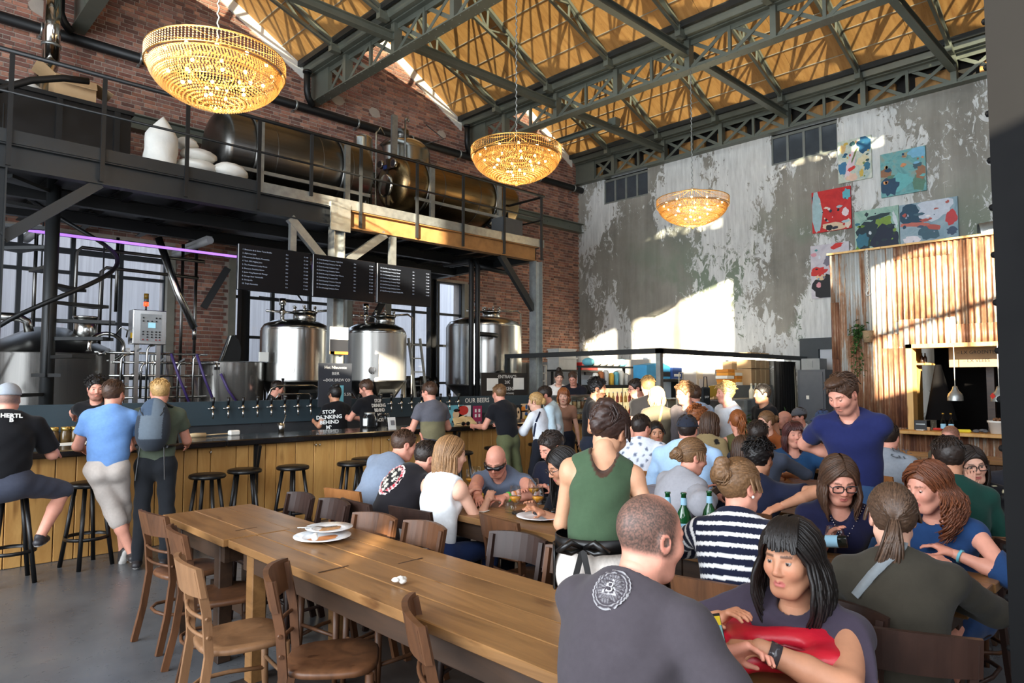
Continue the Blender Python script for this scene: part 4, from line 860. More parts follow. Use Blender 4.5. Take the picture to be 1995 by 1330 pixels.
# things on the counter
def C2(px, py, z=1.05):
    p = on('Z', z, px, py); p[1] = min(max(p[1], 7.7), 8.28); return p
c = C2(363, 849); single(MB().tube([c+V3(-.1, 0, .02), c+V3(0, 0, .022), c+V3(.12, 0, .02)], [.022, .03, .028], 10).tube([c+V3(.12, 0, .02), c+V3(.4, .04, .02)], .008, 6), 'brush', mat('cork', (200, 176, 136), .8), 'pale wooden brush lying on the bar top', 'brush')
c = C2(452, 847); single(MB().bbox(c+V3(0, 0, .03), (.12, .09, .06), .012), 'sponge', M_WHITE, 'small white block on the bar top beside the brush', 'sponge')
c = C2(120, 862); single(MB().prism([c+V3(-.2, -.1, 0), c+V3(.14, -.12, 0), c+V3(.2, .12, .012), c+V3(-.16, .1, 0)], (0, 0, .004)), 'paper_sheet', M_WHITE, 'white paper sheet on the bar top beside the black-shirted customer', 'paper')
c = C2(510, 838); t = thing('bar_tool_cup', 'small steel cup with a stirring spoon on the bar', 'cup', c); MB().lathe([(.001, 0), (.035, 0), (.045, .12), (.04, .12), (.03, .01)], c, 16).build('cup', M_INOX, t); MB().cyl(c+V3(0, 0, .02), c+V3(.06, 0, .22), .005, n=6).build('spoon', M_INOX, t)
c = C2(720, 833); t = thing('tip_jar', 'glass tip jar with a white label on the bar top', 'jar', c); MB().lathe([(.001, 0), (.085, 0), (.09, .02), (.09, .15), (.07, .18), (.07, .2)], c, 20).build('glass', M_GLASS, t); MB().lathe([(.092, .03), (.092, .13)], c, 12, a0=PI*.9, a1=PI*1.7).build('label_paper', CW, t); MB().lathe([(.074, .19), (.074, .215), (.001, .215)], c, 16).build('lid', M_GALV, t)
c = C2(745, 833); t = thing('headphones', 'black headset resting beside the tip jar', 'headset', c); MB().tube([c+V3(.1*math.cos(a), 0, .09+.09*math.sin(a)) for a in np.linspace(0, PI, 12)], .012, 6).build('band', M_BLACKP, t)
for s in (-1, 1): MB().ball(c+V3(.1*s, 0, .05), (.02, .04, .05), 10).build('ear_cup', M_BLACKP, t)
def stem_glass(label, c, h=.2, beer=.5, group='beer glasses', r=.042, hue=(196, 128, 30)):
    t = thing('beer_glass', label, 'glass', c, group=group)
    pr = [(.034, 0), (.036, .003), (.008, .008), (.005, .02), (.005, h*.38), (.02, h*.42), (r, h*.58), (r*1.02, h*.68), (r*.82, h), (r*.8, h), (r*.98, h*.68), (r*.95, h*.58), (.012, h*.43)]
    MB().lathe(pr, c, 18).build('glass', M_GLASS, t)
    if beer: MB().lathe([(.001, h*.435), (.012, h*.435), (r*.93, h*.58), (r*.95, h*(.58+.1*beer)), (.001, h*(.58+.1*beer))], c, 18).build('beer', mat('beer_amber_%d' % hue[1], hue, .1, 0, var=.1, spec=.6), t)
    return t
stem_glass('empty stemmed glass standing on the bar top beside the code card', C2(753, 833), .2, 0)
c = C2(765, 836); t = thing('code_card', 'white card stand on the bar top', 'card', c); MB().prism([c+V3(-.06, 0, 0), c+V3(.06, 0, 0), c+V3(.06, .03, .16), c+V3(-.06, .03, .16)], (0, .008, 0)).build('card', CW, t); MB().prism([c+V3(-.03, -.003, .06), c+V3(.03, -.003, .06), c+V3(.03, .009, .12), c+V3(-.03, .009, .12)], (0, .002, 0)).build('dark_square', C_('print_grey', (120, 120, 124)), t)
c = C2(905, 826); t = thing('paper_wraps', 'crumpled brown paper food wrappers on the bar', 'paper', c)
for dx, dy, dz, a in ((-.16, 0, 0, .3), (.05, .05, .02, -.4), (.2, 0, 0, .8)): MB().prism([c+V3(dx*.7-.08, dy, dz), c+V3(dx*.7+.08, dy-.04, dz), c+V3(dx*.7+.06, dy+.08, dz+.1), c+V3(dx*.7-.06, dy+.07, dz+.08+.03*a)], (0, .01, .004)).build('wrapper', mat('kraft', (192, 166, 120), .85), t)
c = C2(925, 830); t = thing('sunglasses', 'black sunglasses lying on the bar by the wrappers', 'sunglasses', c)
for s in (-1, 1): MB().ball(c+V3(.045*s, 0, .03), (.04, .012, .03), 10).build('lens', M_BLACKP, t); MB().beam(c+V3(.085*s, 0, .04), c+V3(.07*s, .13, .02), .006, .01).build('temple_arm', M_BLACKP, t)
# jars and glasses inside the bar at left
for k, (px, py) in enumerate(((105, 835), (128, 832), (147, 832))):
    c = on('Y', 8.5, px, py); c = V3(c[0], 8.5, .94); t = thing('bar_jar', ['left', 'middle', 'right'][k]+' jar with a brass lid behind the left end of the bar', 'jar', c, 'jars behind the bar'); MB().lathe([(.001, 0), (.05, 0), (.052, .2), (.04, .24)], c, 14).build('glass', mat('jar_amber', (90, 70, 40), .15), t); MB().cyl(c+V3(0, 0, .24), c+V3(0, 0, .28), .045, n=14).build('lid', mat('brass', (190, 160, 90), .3, .8), t)
# bar stools
def stool_parts(p):
    MB().lathe([(.001, .72), (.15, .72), (.172, .725), (.178, .74), (.172, .758), (.155, .765), (.001, .762)], (0, 0, 0), 28).build('seat', M_BLACKP, p)
    for k in range(4):
        a = PI/4+k*PI/2; MB().tube([(.11*math.cos(a), .11*math.sin(a), .73), (.215*math.cos(a), .215*math.sin(a), 0)], .019, 12).build('leg', M_BLACKP, p)
    MB().lathe([(.176, .25), (.186, .25), (.186, .28), (.176, .28), (.176, .25)], (0, 0, 0), 28).build('foot_ring', M_BLACKP, p)
st = [((1.08, 7.2), 'black bar stool carrying the customer in the cap'), ((1.68, 7.36), 'black bar stool left of the man in the blue shirt'), ((2.68, 7.16), 'black bar stool beside the man with the backpack'), ((3.12, 7.3), 'black bar stool second from the backpack man'), ((3.62, 7.2), 'black bar stool standing under the bar bracket'), ((4.28, 7.05), 'black bar stool behind the man in the grey polo shirt'), ((4.62, 7.3), 'black bar stool half hidden behind the polo shirt man'), ((5.95, 7.1), 'black bar stool beside the bald man with sunglasses'), ((6.75, 7.25), 'black bar stool near the long-haired woman in white'), ((7.6, 7.2), 'black bar stool under the man in the black shirt'), ((8.3, 7.2), 'black bar stool at the right end of the bar')]
p = thing('bar_stool', st[0][1], 'stool', (0, 0, 0), 'black bar stools'); stool_parts(p); p.location = (*st[0][0], 0)
for k, (q, lb) in enumerate(st[1:]): copy_tree(p, (*q, 0), .5*k+.3, lb)
# ------------------------------------------------------------------ tables and chairs
def table(label, x0, x1, y0, y1, m=None, legs='plank', z=.77, nb=4):
    m = m or M_TABLE; t = thing('wooden_table', label, 'table', ((x0+x1)/2, (y0+y1)/2, 0), group='wooden tables')
    for k in range(nb):
        a = x0+(x1-x0)*k/nb; b = x0+(x1-x0)*(k+1)/nb; j = random.uniform(-.006, .006)
        MB().bbox(((a+b)/2, (y0+y1)/2+j, z-.02+random.uniform(-.0012, .0012)), (b-a-.003, y1-y0, .045), .004).build('board', m, t)
    for x in (x0+.07, x1-.07): MB().bx(x-.015, x+.015, y0+.1, y1-.1, z-.16, z-.043).build('apron', M_DTAB, t)
    for y in (y0+.12, y1-.12): MB().bx(x0+.07, x1-.07, y-.015, y+.015, z-.16, z-.043).build('apron', M_DTAB, t)
    for y in (y0+.2, y1-.2):
        for x in (x0+.09, x1-.09): MB().bbox((x, y, (z-.043)/2), (.085, .085, z-.043), .006).build('leg', M_DTAB if legs != 'oak' else m, t)
    if legs == 'trestle': MB().bx((x0+x1)/2-.05, (x0+x1)/2+.05, y0+.2, y1-.2, .2, .32).build('stretcher', M_DTAB, t)
    return t
T1 = table('far end section of the long foreground table', 1.63, 2.26, 4.1, 5.16, legs='trestle', nb=3)
T1b = table('long foreground oak table with the dirty plate', 1.655, 2.36, .78, 4.09, legs='oak', nb=4)
# worn marks and dowels in the foreground table
for px, py, w in ((650, 1108, .17), (800, 1092, .16), (480, 1030, .14)):
    c = on('Z', .7735, px, py); MB().box(c, (w, .012, .0012), rz=.05, col=None).build('dowel_mark', mat('dark_mark', (60, 38, 24), .7), T1b)
table('round-ended oak table of the card players', 3.1, 3.8, 2.75, 4.85)
table('oak table with green bottles in front of the seated women', 3.32, 3.98, .75, 2.35)
table('pale topped table before the woman looking at her phone', 4.8, 5.5, .9, 3.6)
table('oak table in front of the man in the light blue shirt', 6.05, 6.6, 1.3, 4.5)
table('oak table near the man with the grey shirt', 7.4, 7.95, 1.2, 3.95)
table('small oak table under the shack counter', 9.6, 10.2, 1.6, 3.2)
table('dark table with a plant near the door', 10.4, 11.0, 4.7, 6.3, M_DTAB)
# chairs: local frame, facing +x
def rnd_seat():
    pr = []
    for i in range(24):
        a = 2*PI*i/24; cx, cy = math.cos(a), math.sin(a); e = 3.2
        r = (abs(cx)**e+abs(cy)**e)**(-1/e); w = .2 if cx > 0 else .19
        pr.append((.205*r*cx, (.2+.015*cx)*r*cy))
    return pr
def chair_parts(p, m, slats=2):
    s = rnd_seat(); mb = MB(); v = []; n = len(s)
    for sc, z in ((.93, .425), (1, .43), (1.0, .45), (.95, .458), (.6, .45), (.02, .447)): v += [(x*sc, y*sc, z) for x, y in s]
    mb.add(v, [(k*n+i, k*n+(i+1) % n, (k+1)*n+(i+1) % n, (k+1)*n+i) for k in range(5) for i in range(n)]+[tuple(range(n-1, -1, -1)), tuple(range(5*n, 6*n))], None, True); mb.build('seat', m, p)
    for sd in (-1, 1):
        MB().tube([(.17, .16*sd, .43), (.175, .165*sd, .2), (.185, .17*sd, 0)], [.02, .018, .015], 8).build('leg', m, p)
        pts = [(-.27, .185*sd, 0), (-.22, .178*sd, .22), (-.19, .172*sd, .44), (-.205, .172*sd, .64), (-.245, .175*sd, .83)]
        mb = MB()
        for a, b in zip(pts, pts[1:]): mb.beam(np.array(a), np.array(b)+nrm(np.array(b)-np.array(a))*.008, .026, .038, (1, 0, 0))
        mb.build('leg', m, p)
    arc = lambda xb, dx, h, th, z: [(xb-dx*(1-(q/.19)**2), q, z) for q in np.linspace(-.195, .195, 9)]
    mb = MB()
    for (xa, za), (xb, zb) in (((-.222, .715), (-.25, .85)),):
        inn = [(xa-.045*(1-(q/.2)**2), q, za) for q in np.linspace(-.2, .2, 9)]; top = [(xb-.045*(1-(q/.2)**2), q, zb+.012*(1-(q/.2)**2)) for q in np.linspace(-.2, .2, 9)]
        v = [np.array(a)+V3(o, 0, 0) for o in (0.012, -.012) for rw in (inn, top) for a in rw]; n = 9
        f = []
        for i in range(8): f += [(i, i+1, n+i+1, n+i), (2*n+i+1, 2*n+i, 3*n+i, 3*n+i+1), (n+i, n+i+1, 3*n+i+1, 3*n+i), (i+1, i, 2*n+i, 2*n+i+1)]
        f += [(0, n, 3*n, 2*n), (n-1, 3*n-1, 4*n-1, 2*n-1)]; mb.add(v, f, None, False)
    mb.build('backrest', m, p)
    for k in range(slats): MB().tube(arc(-.197-.006*k, .035, 0, 0, .53+.085*k), .0095, 6).build('back_slat', m, p)
    MB().tube([(.17, -.16, .2), (.0, -.185, .21), (-.14, -.17, .215), (-.2, -.1, .215), (-.215, 0, .215), (-.2, .1, .215), (-.14, .17, .215), (0, .185, .21), (.17, .16, .2)], .011, 6).build('hoop_stretcher', m, p)
    MB().tube([(.172, -.16, .26), (.172, .16, .26)], .011, 6).build('stretcher', m, p)
PROTO = {}
def chair(kind, loc, rz, label, slats=2):
    key = (kind, slats)
    if key not in PROTO:
        p = thing('dining_chair', label, 'chair', (0, 0, 0), 'wooden bistro chairs'); chair_parts(p, M_CH[kind], slats); PROTO[key] = p
        p.location = (*loc, 0); p.rotation_euler = (0, 0, rz); return p
    return copy_tree(PROTO[key], (*loc, 0), rz, label)
chair('mid', (1.72, 4.86), .1, 'brown wooden chair at the far left end of the long table')
chair('mid', (1.66, 4.16), -.15, 'brown wooden chair second from the far end of the long table')
chair('light', (1.46, 3.42), -.12, 'light worn wooden chair in front, left of the long table')
chair('mid', (1.65, 2.86), -.62, 'brown wooden chair turned outward beside the light chair', 2)
chair('mid', (1.79, 2.0), -.55, 'brown wooden chair nearest the man with the logo shirt')
chair('dark', (2.24, 4.82), PI, 'dark chair with its back at the far corner of the long table')
chair('dark', (2.28, 4.4), PI, 'dark chair right of the table joint, behind the first dark chair')
chair('mid', (2.26, 3.32), PI, 'reddish brown chair with a broad back right of the plate')
chair('mid', (2.2, 3.72), PI+.15, 'brown chair behind the dirty plate')
chair('dark', (2.45, 2.7), PI+.1, 'dark empty chair in the aisle behind the long table')
chair('mid', (2.42, 2.28), PI, 'brown chair beside the waitress and the man in the logo shirt')
chair('mid', (3.2, 3.12), -.12, 'empty brown chair at the card players table')
chair('dark', (5.92, 2.2), 0, 'dark empty chair before the woman in the teal blouse')
# ------------------------------------------------------------------ on the tables
M_CHINA = mat('china', (232, 234, 236), .15, var=.02, spec=.6)
def plate(label, c, r=.14, h=.02):
    t = thing('plate', label, 'plate', c, group='white plates')
    MB().lathe([(.001, .004), (r*.55, .004), (r*.62, .006), (r, h), (r*1.0, h+.004), (r*.6, .012), (r*.5, .009), (.001, .009)], c, 36).build('dish', M_CHINA, t); return t
Z0 = .776
c = on('Z', Z0, 628, 1050); t = plate('white plate with sauce smears, lower of the two stacked plates', c, .165)
MB().prism([c+V3(.1*math.cos(a)*(1+.3*math.sin(3*a)), .05*math.sin(a)-.02, .0095) for a in np.linspace(0, 2*PI, 14)[:-1]], (0, 0, .0012)).build('sauce', mat('sauce', (190, 120, 60), .5), t)
q = on('Z', Z0+.04, 613, 1046); single(MB().ball(q+V3(0, 0, .0), (.022, .024, .02), 8).ball(q+V3(.01, .012, .008), (.016, .014, .014), 8), 'napkin_ball', M_WHITE, 'small white crumpled napkin on the dirty plate', 'napkin')
c2 = c+V3(.085, .075, .026); t = plate('white plate with food scraps and a fork, upper of the stacked plates', c2, .14)
MB().prism([c2+V3(.07*math.cos(a)*(1+.25*math.sin(4*a))+.01, .04*math.sin(a), .0095) for a in np.linspace(0, 2*PI, 14)[:-1]], (0, 0, .004)).build('scraps', mat('scraps', (176, 130, 84), .8, var=.4, vscale=60), t)
single(MB().tube([c2+V3(-.17, .07, .03), c2+V3(-.05, .04, .024), c2+V3(.0, .03, .014)], [.006, .004, .005], 6).prism([c2+V3(0, .02, .014), c2+V3(.06, .0, .016), c2+V3(.065, .02, .016), c2+V3(.005, .042, .014)], (0, 0, .003)), 'fork', M_INOX, 'steel fork resting on the upper dirty plate', 'fork')
c = on('Z', Z0, 780, 1137); mb = MB(); rnd = random.Random(5)
for k in range(7): mb.ball(c+V3(rnd.uniform(-.025, .025), rnd.uniform(-.018, .018), .012+rnd.uniform(0, .01)), (rnd.uniform(.012, .022), rnd.uniform(.01, .018), rnd.uniform(.009, .015)), 7)
single(mb, 'crumpled_napkin', M_WHITE, 'crumpled white paper napkin alone on the long table', 'napkin')
# card table
for k, (px, py, lb) in enumerate(((917, 962, 'left beer glass beside the long-haired woman'), (928, 955, 'beer glass behind the left one on the card table'), (1004, 1003, 'beer glass standing nearest the plate of the card table'), (1040, 985, 'beer glass before the dark-haired man'), (1048, 1003, 'beer glass right of the middle on the card table'))):
    stem_glass(lb, on('Z', Z0, px, py), .2, .6)
c = on('Z', Z0, 993, 998); t = thing('tumbler', 'clear water tumbler among the beer glasses', 'glass', c); MB().lathe([(.001, .003), (.032, .003), (.036, .09), (.034, .09), (.03, .008)], c, 16).build('glass', M_GLASS, t)
for k, (px, py, lb) in enumerate(((928, 985, 'white card near the long-haired woman'), (942, 995, 'second white card near the long-haired woman'), (1027, 995, 'white card between the beer glasses'), (1065, 1000, 'white card behind the waitress plate'))):
    c = on('Z', Z0, px, py); single(MB().box(c+V3(0, 0, .001), (.09, .06, .002), rz=.3*k), 'playing_card', CW, lb, 'card', 'cards on the table')
for px, py, lb, m in ((940, 967, 'yellow game piece on the card table', CY_), (948, 981, 'orange game piece on the card table', CO)):
    c = on('Z', Z0, px, py); single(MB().lathe([(.001, 0), (.012, 0), (.008, .012), (.012, .022), (.001, .032)], c, 10), 'game_piece', m, lb, 'game piece')
c = on('Z', Z0, 977, 980); single(MB().bbox(c+V3(0, 0, .008), (.05, .02, .015), .004), 'lighter', M_WHITE, 'small white lighter on the card table', 'lighter')
c = on('Z', Z0, 1052, 1010); t = plate('white plate with black napkins beside the waitress', c, .16)
for dx, dy, w in ((.01, .0, .05), (.07, -.04, .045)): 
    mb = MB()
    for k in range(6): mb.ball(c+V3(dx+.03*math.cos(k*1.1), dy+.03*math.sin(k*1.1), .025+.006*k), (.03, .026, .015), 7)
    single(mb, 'black_napkin', M_BLACKP, 'crumpled black napkin on the white plate, %s one' % ('left' if dx < .05 else 'right'), 'napkin')
c = on('Z', Z0, 1012, 1000); single(MB().bbox(c+V3(0, -.02, .012), (.13, .07, .022), .006), 'wallet', M_BLACKP, 'black wallet beside the beer glasses', 'wallet')
# bottles
M_GREEN = mat('green_glass', (12, 74, 36), .06, 0, var=.1, spec=.8); M_LBL = C_('bottle_label', (150, 196, 220))
def bottle(label, c, h=.29, r=.04, m=None, cap=None, lbl=True, group='green water bottles', neck=True):
    t = thing('bottle', label, 'bottle', c, group=group)
    MB().lathe([(.001, 0), (r*.95, 0), (r, .01), (r, h*.52), (r*.85, h*.62), (r*.4, h*.74), (r*.34, h*.96), (r*.42, h*.965), (r*.42, h), (.001, h)], c, 18).build('glass', m or M_GREEN, t)
    if lbl: MB().lathe([(r*1.02, h*.14), (r*1.02, h*.42)], c, 18).build('label_band', M_LBL, t)
    if neck: MB().lathe([(r*.46, h*.76), (r*.4, h*.9)], c, 14).build('neck_label', M_LBL, t)
    if cap: MB().cyl(np.asarray(c)+V3(0, 0, h), np.asarray(c)+V3(0, 0, h+.018), r*.46, n=12).build('cap', cap, t)
    return t
for k, (x, y) in enumerate(((3.42, 2.23), (3.46, 2.15), (3.62, 2.08))): bottle(['left', 'middle', 'right'][k]+' green water bottle behind the man in the logo shirt', (x, y, Z0))
t = thing('carafe_tray', 'cluster of clear glasses beside the waitress', 'glasses', (3.35, 2.62, Z0))
for dx, dy in ((0, 0), (.07, .05), (.02, .1), (.09, -.04)): MB().lathe([(.001, .003), (.034, .003), (.038, .13), (.036, .13), (.032, .008)], (3.3+dx, 2.22+dy, Z0), 14).build('tumbler', M_GLASS, t)
for px, py, lb in ((1628, 1080, 'beer glass in front of the woman with glasses'), (1815, 1075, 'wine glass before the woman with curly hair')):
    c = on('Z', Z0, px, py+10); stem_glass(lb, c, .17, 0, 'glasses of the seated women', .05)
c = on('Z', .8, 1640, 1045); c = V3(3.62, 1.5, .87); t = thing('poured_bottle', 'small dark bottle held sideways by the woman with glasses', 'bottle', c); MB().lathe([(.001, 0), (.03, 0), (.03, .13), (.012, .18), (.012, .24), (.001, .24)], c+V3(.05, -.16, .02), 14, ax=(-.15, 1, -.12)).build('glass', mat('brown_glass', (20, 26, 22), .1), t); MB().lathe([(.031, .04), (.031, .1)], c+V3(.05, -.16, .02), 14, ax=(-.15, 1, -.12)).build('label_band', M_LBL, t)
c = on('Z', Z0, 1880, 1130); single(MB().bbox(c+V3(0, 0, .006), (.16, .08, .012), .004, rz=.5), 'black_phone', M_BLACKP, 'black phone case on the table corner at the right', 'phone')
for px, py, lb in ((1793, 890, 'beer glass by the bearded man'), (1802, 888, 'second beer glass by the bearded man')):
    c = V3(7.62, 2.1 if px < 1800 else 1.98, Z0); stem_glass(lb, c, .18, .7, 'beers by the bearded man')
c = on('Z', Z0, 1290, 880); stem_glass('beer glass in front of the smiling woman', V3(6.3, 4.2, Z0), .18, .5, 'beers on the far tables')
stem_glass('beer glass near the woman in the teal blouse', V3(6.3, 2.75, Z0), .18, .5, 'beers on the far tables')
# ------------------------------------------------------------------ corrugated shack
SX, SY0, SY1, SZ = 11.5, 4.35, .8, 3.75
def m_corr():
    m, nt, b = nodes_of('rusty_corrugated')
    oi = N(nt, 'ShaderNodeObjectInfo'); tc = N(nt, 'ShaderNodeTexCoord').outputs['Object']
    ad = N(nt, 'ShaderNodeVectorMath', operation='ADD'); L(nt, tc, ad.inputs[0])
    sc = N(nt, 'ShaderNodeMath', operation='MULTIPLY'); sc.inputs[1].default_value = 21; L(nt, oi.outputs['Random'], sc.inputs[0]); L(nt, sc.outputs[0], ad.inputs[1])
    n = noise(nt, 1.6, 6, .65, ad.outputs[0], (1, 8.5, .4), .2); f = noise(nt, 22, 5, .7, ad.outputs[0], (1, 1, .35))
    s = N(nt, 'ShaderNodeMath', operation='MULTIPLY_ADD'); L(nt, f, s.inputs[0]); s.inputs[1].default_value = .35; L(nt, n, s.inputs[2])
    of = N(nt, 'ShaderNodeMath', operation='MULTIPLY_ADD'); L(nt, oi.outputs['Random'], of.inputs[0]); of.inputs[1].default_value = .3; L(nt, s.outputs[0], of.inputs[2])
    r = ramp(nt, of.outputs[0], [(.56, lin((186, 190, 188))), (.7, lin((174, 168, 158))), (.77, lin((160, 126, 98))), (.87, lin((136, 92, 66))), (1.0, lin((98, 64, 50)))])
    L(nt, r.outputs[0], b.inputs['Base Color']); b.inputs['Roughness'].default_value = .55; b.inputs['Metallic'].default_value = .15
    bump(nt, b, f, .2, .005); return m
M_CORR = m_corr()
def sheet(parent, y0, y1, z0, z1, off=0, axis='Y', x=None):
    """corrugated sheet; waves run vertically"""
    pit, amp = .076, .017; n = max(2, int(abs(y1-y0)/pit*8)); v = []
    for i in range(n+1):
        y = y0+(y1-y0)*i/n; d = amp*math.cos(2*PI*y/pit)
        for th in (0, .003):
            for z in (z0, z1): v.append((SX-off-d+th, y, z) if axis == 'Y' else (y, x+d-th, z))
    f = []
    for i in range(n):
        a = i*4; f += [(a, a+4, a+5, a+1), (a+2, a+3, a+7, a+6), (a+1, a+5, a+7, a+3), (a, a+2, a+6, a+4)]
    return MB().add(v, f, None, True).build('corrugated_sheet', M_CORR, parent)
sh = thing('corrugated_shack', 'food shack clad in rusty corrugated iron sheets', 'shack', (SX, 3, 0))
for k, (a, b, z0, z1, o) in enumerate(((4.35, 4.2, 2.95, SZ, .004), (4.35, 4.2, 2.05, 2.97, .008), (4.35, 4.18, 0, 2.08, .002), (4.22, 4.1, 1.3, SZ, .014), (4.13, 3.35, 2.38, SZ, 0), (3.4, 2.62, 2.6, SZ, .006), (3.4, 2.62, 3.55, SZ, .012), (2.68, 1.8, 2.5, SZ, .002), (1.85, .8, 2.3, SZ, .008),
                                       (4.12, 3.25, 1.2, 2.42, .01), (4.12, 3.3, 0, 1.25, .004), (3.35, 2.6, 2.22, 2.63, .016), (2.65, 1.8, 2.22, 2.52, .014), (3.35, 2.5, 0, .92, .006), (2.55, 1.7, 0, .92, 0), (1.75, .8, 0, .92, .008), (3.62, 3.22, 1.0, 2.2, .016))):
    sheet(sh, a, b, z0, z1, o)
sheet(sh, SX+.02, SX+2.5, 0, SZ, 0, 'X', SY0); sheet(sh, SX+2.45, SX+4.6, 0, SZ, 0, 'X', SY0)
M_PINE = m_wood('pine', (196, 150, 84), (222, 182, 116), .5, (6, 6, 1))
MB().bx(SX-.05, SX+.12, SY1, SY0+.03, SZ, SZ+.03).build('top_batten', M_PINE, sh)
MB().bx(SX+.03, SX+.12, SY1, SY0, 2.25, SZ).bx(SX+.03, SX+.12, 3.25, SY0, 0, 2.25).bx(SX+.03, SX+.12, SY1, 3.25, 0, .92).build('inner_wall', M_BLACKP, sh)
MB().bx(SX-.05, SX+.16, 3.18, 3.26, .98, 2.25).build('window_post', M_PINE, sh); MB().bx(SX-.05, SX+.16, SY1, 3.26, 2.19, 2.25).build('window_header', M_PINE, sh)
MB().bbox((SX-.1, 2.06, .955), (.5, 2.56, .05), .006).build('counter', M_OAK, sh)
M_OSB = mat('osb', (178, 138, 76), .7, var=.3, vscale=30)
MB().bx(SX+.12, SX+.9, 3.3, 3.34, 0, 2.5).build('side_wall', M_OSB, sh); M_DARKM = mat('matte_dark', (16, 15, 15), .95, var=.3, spec=.1); MB().bx(SX+2.0, SX+2.05, SY1, 3.4, 0, 2.6).build('back_wall', M_DARKM, sh); MB().bx(SX+.1, SX+2.0, SY1, 3.4, 2.55, 2.6).build('roof_board', M_DARKM, sh)
MB().bx(SX+.5, SX+.85, 3.1, 3.3, 1.95, 1.98).build('shelf', M_PINE, sh)
MB().bx(SX+1.2, SX+1.3, 2.4, 2.5, 0, 2.55).build('inner_post', M_DTAB, sh)
t = poster('menu_sheet', 'brown paper menu with handwritten lines hanging in the shack', (SX+.6, 2.3, 2.12), 1.1, .42, (0, -1, 0), [('t', -.18, .32, '– BIER + GROENTEN', .17, CB), ('t', -.16, .02, '– LX GROENTEN', .17, CB), ('t', -.18, -.28, '– LX VLEES', .17, CB), ('t', .38, -.05, 'ALLEEN', .13, CB), ('t', .38, -.3, 'OLIJVEN', .13, CB)], mat('menu_kraft', (150, 122, 88), .8), 'sign')
for k, y in enumerate((2.62, 2.1)):
    c = V3(SX-.12, y, 1.42); t = thing('pendant_lamp', ['left aluminium bell pendant lamp in the shack window', 'right aluminium bell pendant lamp with a red sticker'][k], 'lamp', c, 'bell pendant lamps')
    MB().lathe([(.1, 0), (.098, .06), (.085, .1), (.05, .14), (.035, .17), (.03, .2), (.012, .21), (.001, .215)], c, 24).lathe([(.097, .003), (.094, .06), (.08, .098), (.03, .14), (.001, .16)], c, 24).build('shade', M_GALV, t)
    MB().cyl(c+V3(0, 0, .21), c+V3(0, 0, .79), .005, n=6).build('cable', M_WHITE, t)
    MB().ball(c+V3(0, 0, .06), .03, 10).build('bulb', M_WHITE, t)
    if k: MB().box(c+V3(-.075, .06, .075), (.005, .065, .065), ax=(nrm((-.8, .6, 0)), nrm((.42, .56, .7)), nrm((-.42, -.56, .7)))).build('sticker', CR_, t)
c = V3(SX-.06, 3.76, 3.06); t = thing('chain_hook', 'pale chain with a hook hanging on the rusty sheets', 'chain', c)
for k in range(17): MB().tube([c+V3(.012*math.cos(a)*(k % 2), .012*math.cos(a)*(1-k % 2), .1+.036*k+.024*math.sin(a)) for a in np.linspace(0, 2*PI, 9)[:-1]], .0045, 5, closed=True).build('link', M_WHITE, t)
MB().tube([c+V3(0, .0, .1), c+V3(0, 0, .05), c+V3(0, .03, .02), c+V3(0, .015, -.02), c+V3(0, -.02, -.02), c+V3(0, -.03, .015)], .009, 8).build('hook', M_WHITE, t)
# plants
def leaf_cloud(mb, c, n, spread, size, seed, droop=0, col=((40, 70, 34), (70, 104, 50))):
    rn = random.Random(seed)
    for _ in range(n):
        p = np.asarray(c)+V3(rn.gauss(0, spread[0]), rn.gauss(0, spread[1]), rn.gauss(0, spread[2])-droop*rn.random()**1.5)
        d = nrm(V3(rn.uniform(-1, 1), rn.uniform(-1, 1), rn.uniform(-.8, .5))); s = nrm(np.cross(d, V3(0, 0, 1))+.01); l = size*rn.uniform(.6, 1.3)
        k = rn.random(); cc = tuple(lin([a+(b-a)*k for a, b in zip(*col)]))
        mb.add([p, p+d*l*.5+s*l*.28+V3(0, 0, .1*l), p+d*l-V3(0, 0, .1*l), p+d*l*.5-s*l*.28+V3(0, 0, .1*l)], [(0, 1, 2, 3)], cc)
M_LEAF = attr_mat('leaf', .5, var=.15)
c = V3(SX-.1, 3.83, 2.42); t = thing('hanging_plant', 'trailing green plant in a woven basket on the rusty wall', 'plant', c-V3(0, 0, .6))
mb = MB(); leaf_cloud(mb, c+V3(-.02, .06, .05), 130, (.05, .06, .06), .07, 1); leaf_cloud(mb, c+V3(-.02, .1, 0), 170, (.03, .045, .05), .06, 2, .62); tag(mb.build('foliage', M_LEAF, t), kind='stuff')
MB().lathe([(.001, -.12), (.06, -.12), (.085, .06), (.08, .06), (.055, -.1)], c+V3(0, -.06, 0), 18).build('basket', mat('wicker', (150, 124, 92), .9, var=.3, vscale=40, bmp=.6, bscale=80), t)
c = V3(10.7, 5.2, .77); t = thing('potted_plant', 'low leafy plant on the dark table by the door', 'plant', c); mb = MB(); leaf_cloud(mb, c+V3(0, 0, .2), 220, (.2, .35, .07), .12, 3, 0, ((34, 62, 30), (66, 110, 44))); tag(mb.build('foliage', M_LEAF, t), kind='stuff'); MB().bbox(c+V3(0, 0, .07), (.25, .8, .14), .01).build('trough', M_BLACKP, t)
c0 = V3(SX+.6, 2.4, SZ+.15); single(MB().lathe([(.16 if k % 2 else .15, k*.035) for k in range(60)], c0, 18, ax=(.35, -1, .1)), 'flexible_duct', M_GALV, 'silver flexible ventilation duct on top of the shack', 'duct')
c = V3(SX-.16, 2.8, .98)
for k, y in enumerate((2.8, 2.7)): bottle(['left', 'right'][k]+' clear bottle with a gold cap on the shack counter', (SX-.05, y, .98), .24, .035, M_GLASS, mat('gold_cap', (200, 160, 70), .3, .6), True, 'clear bottles on the shack counter', False)
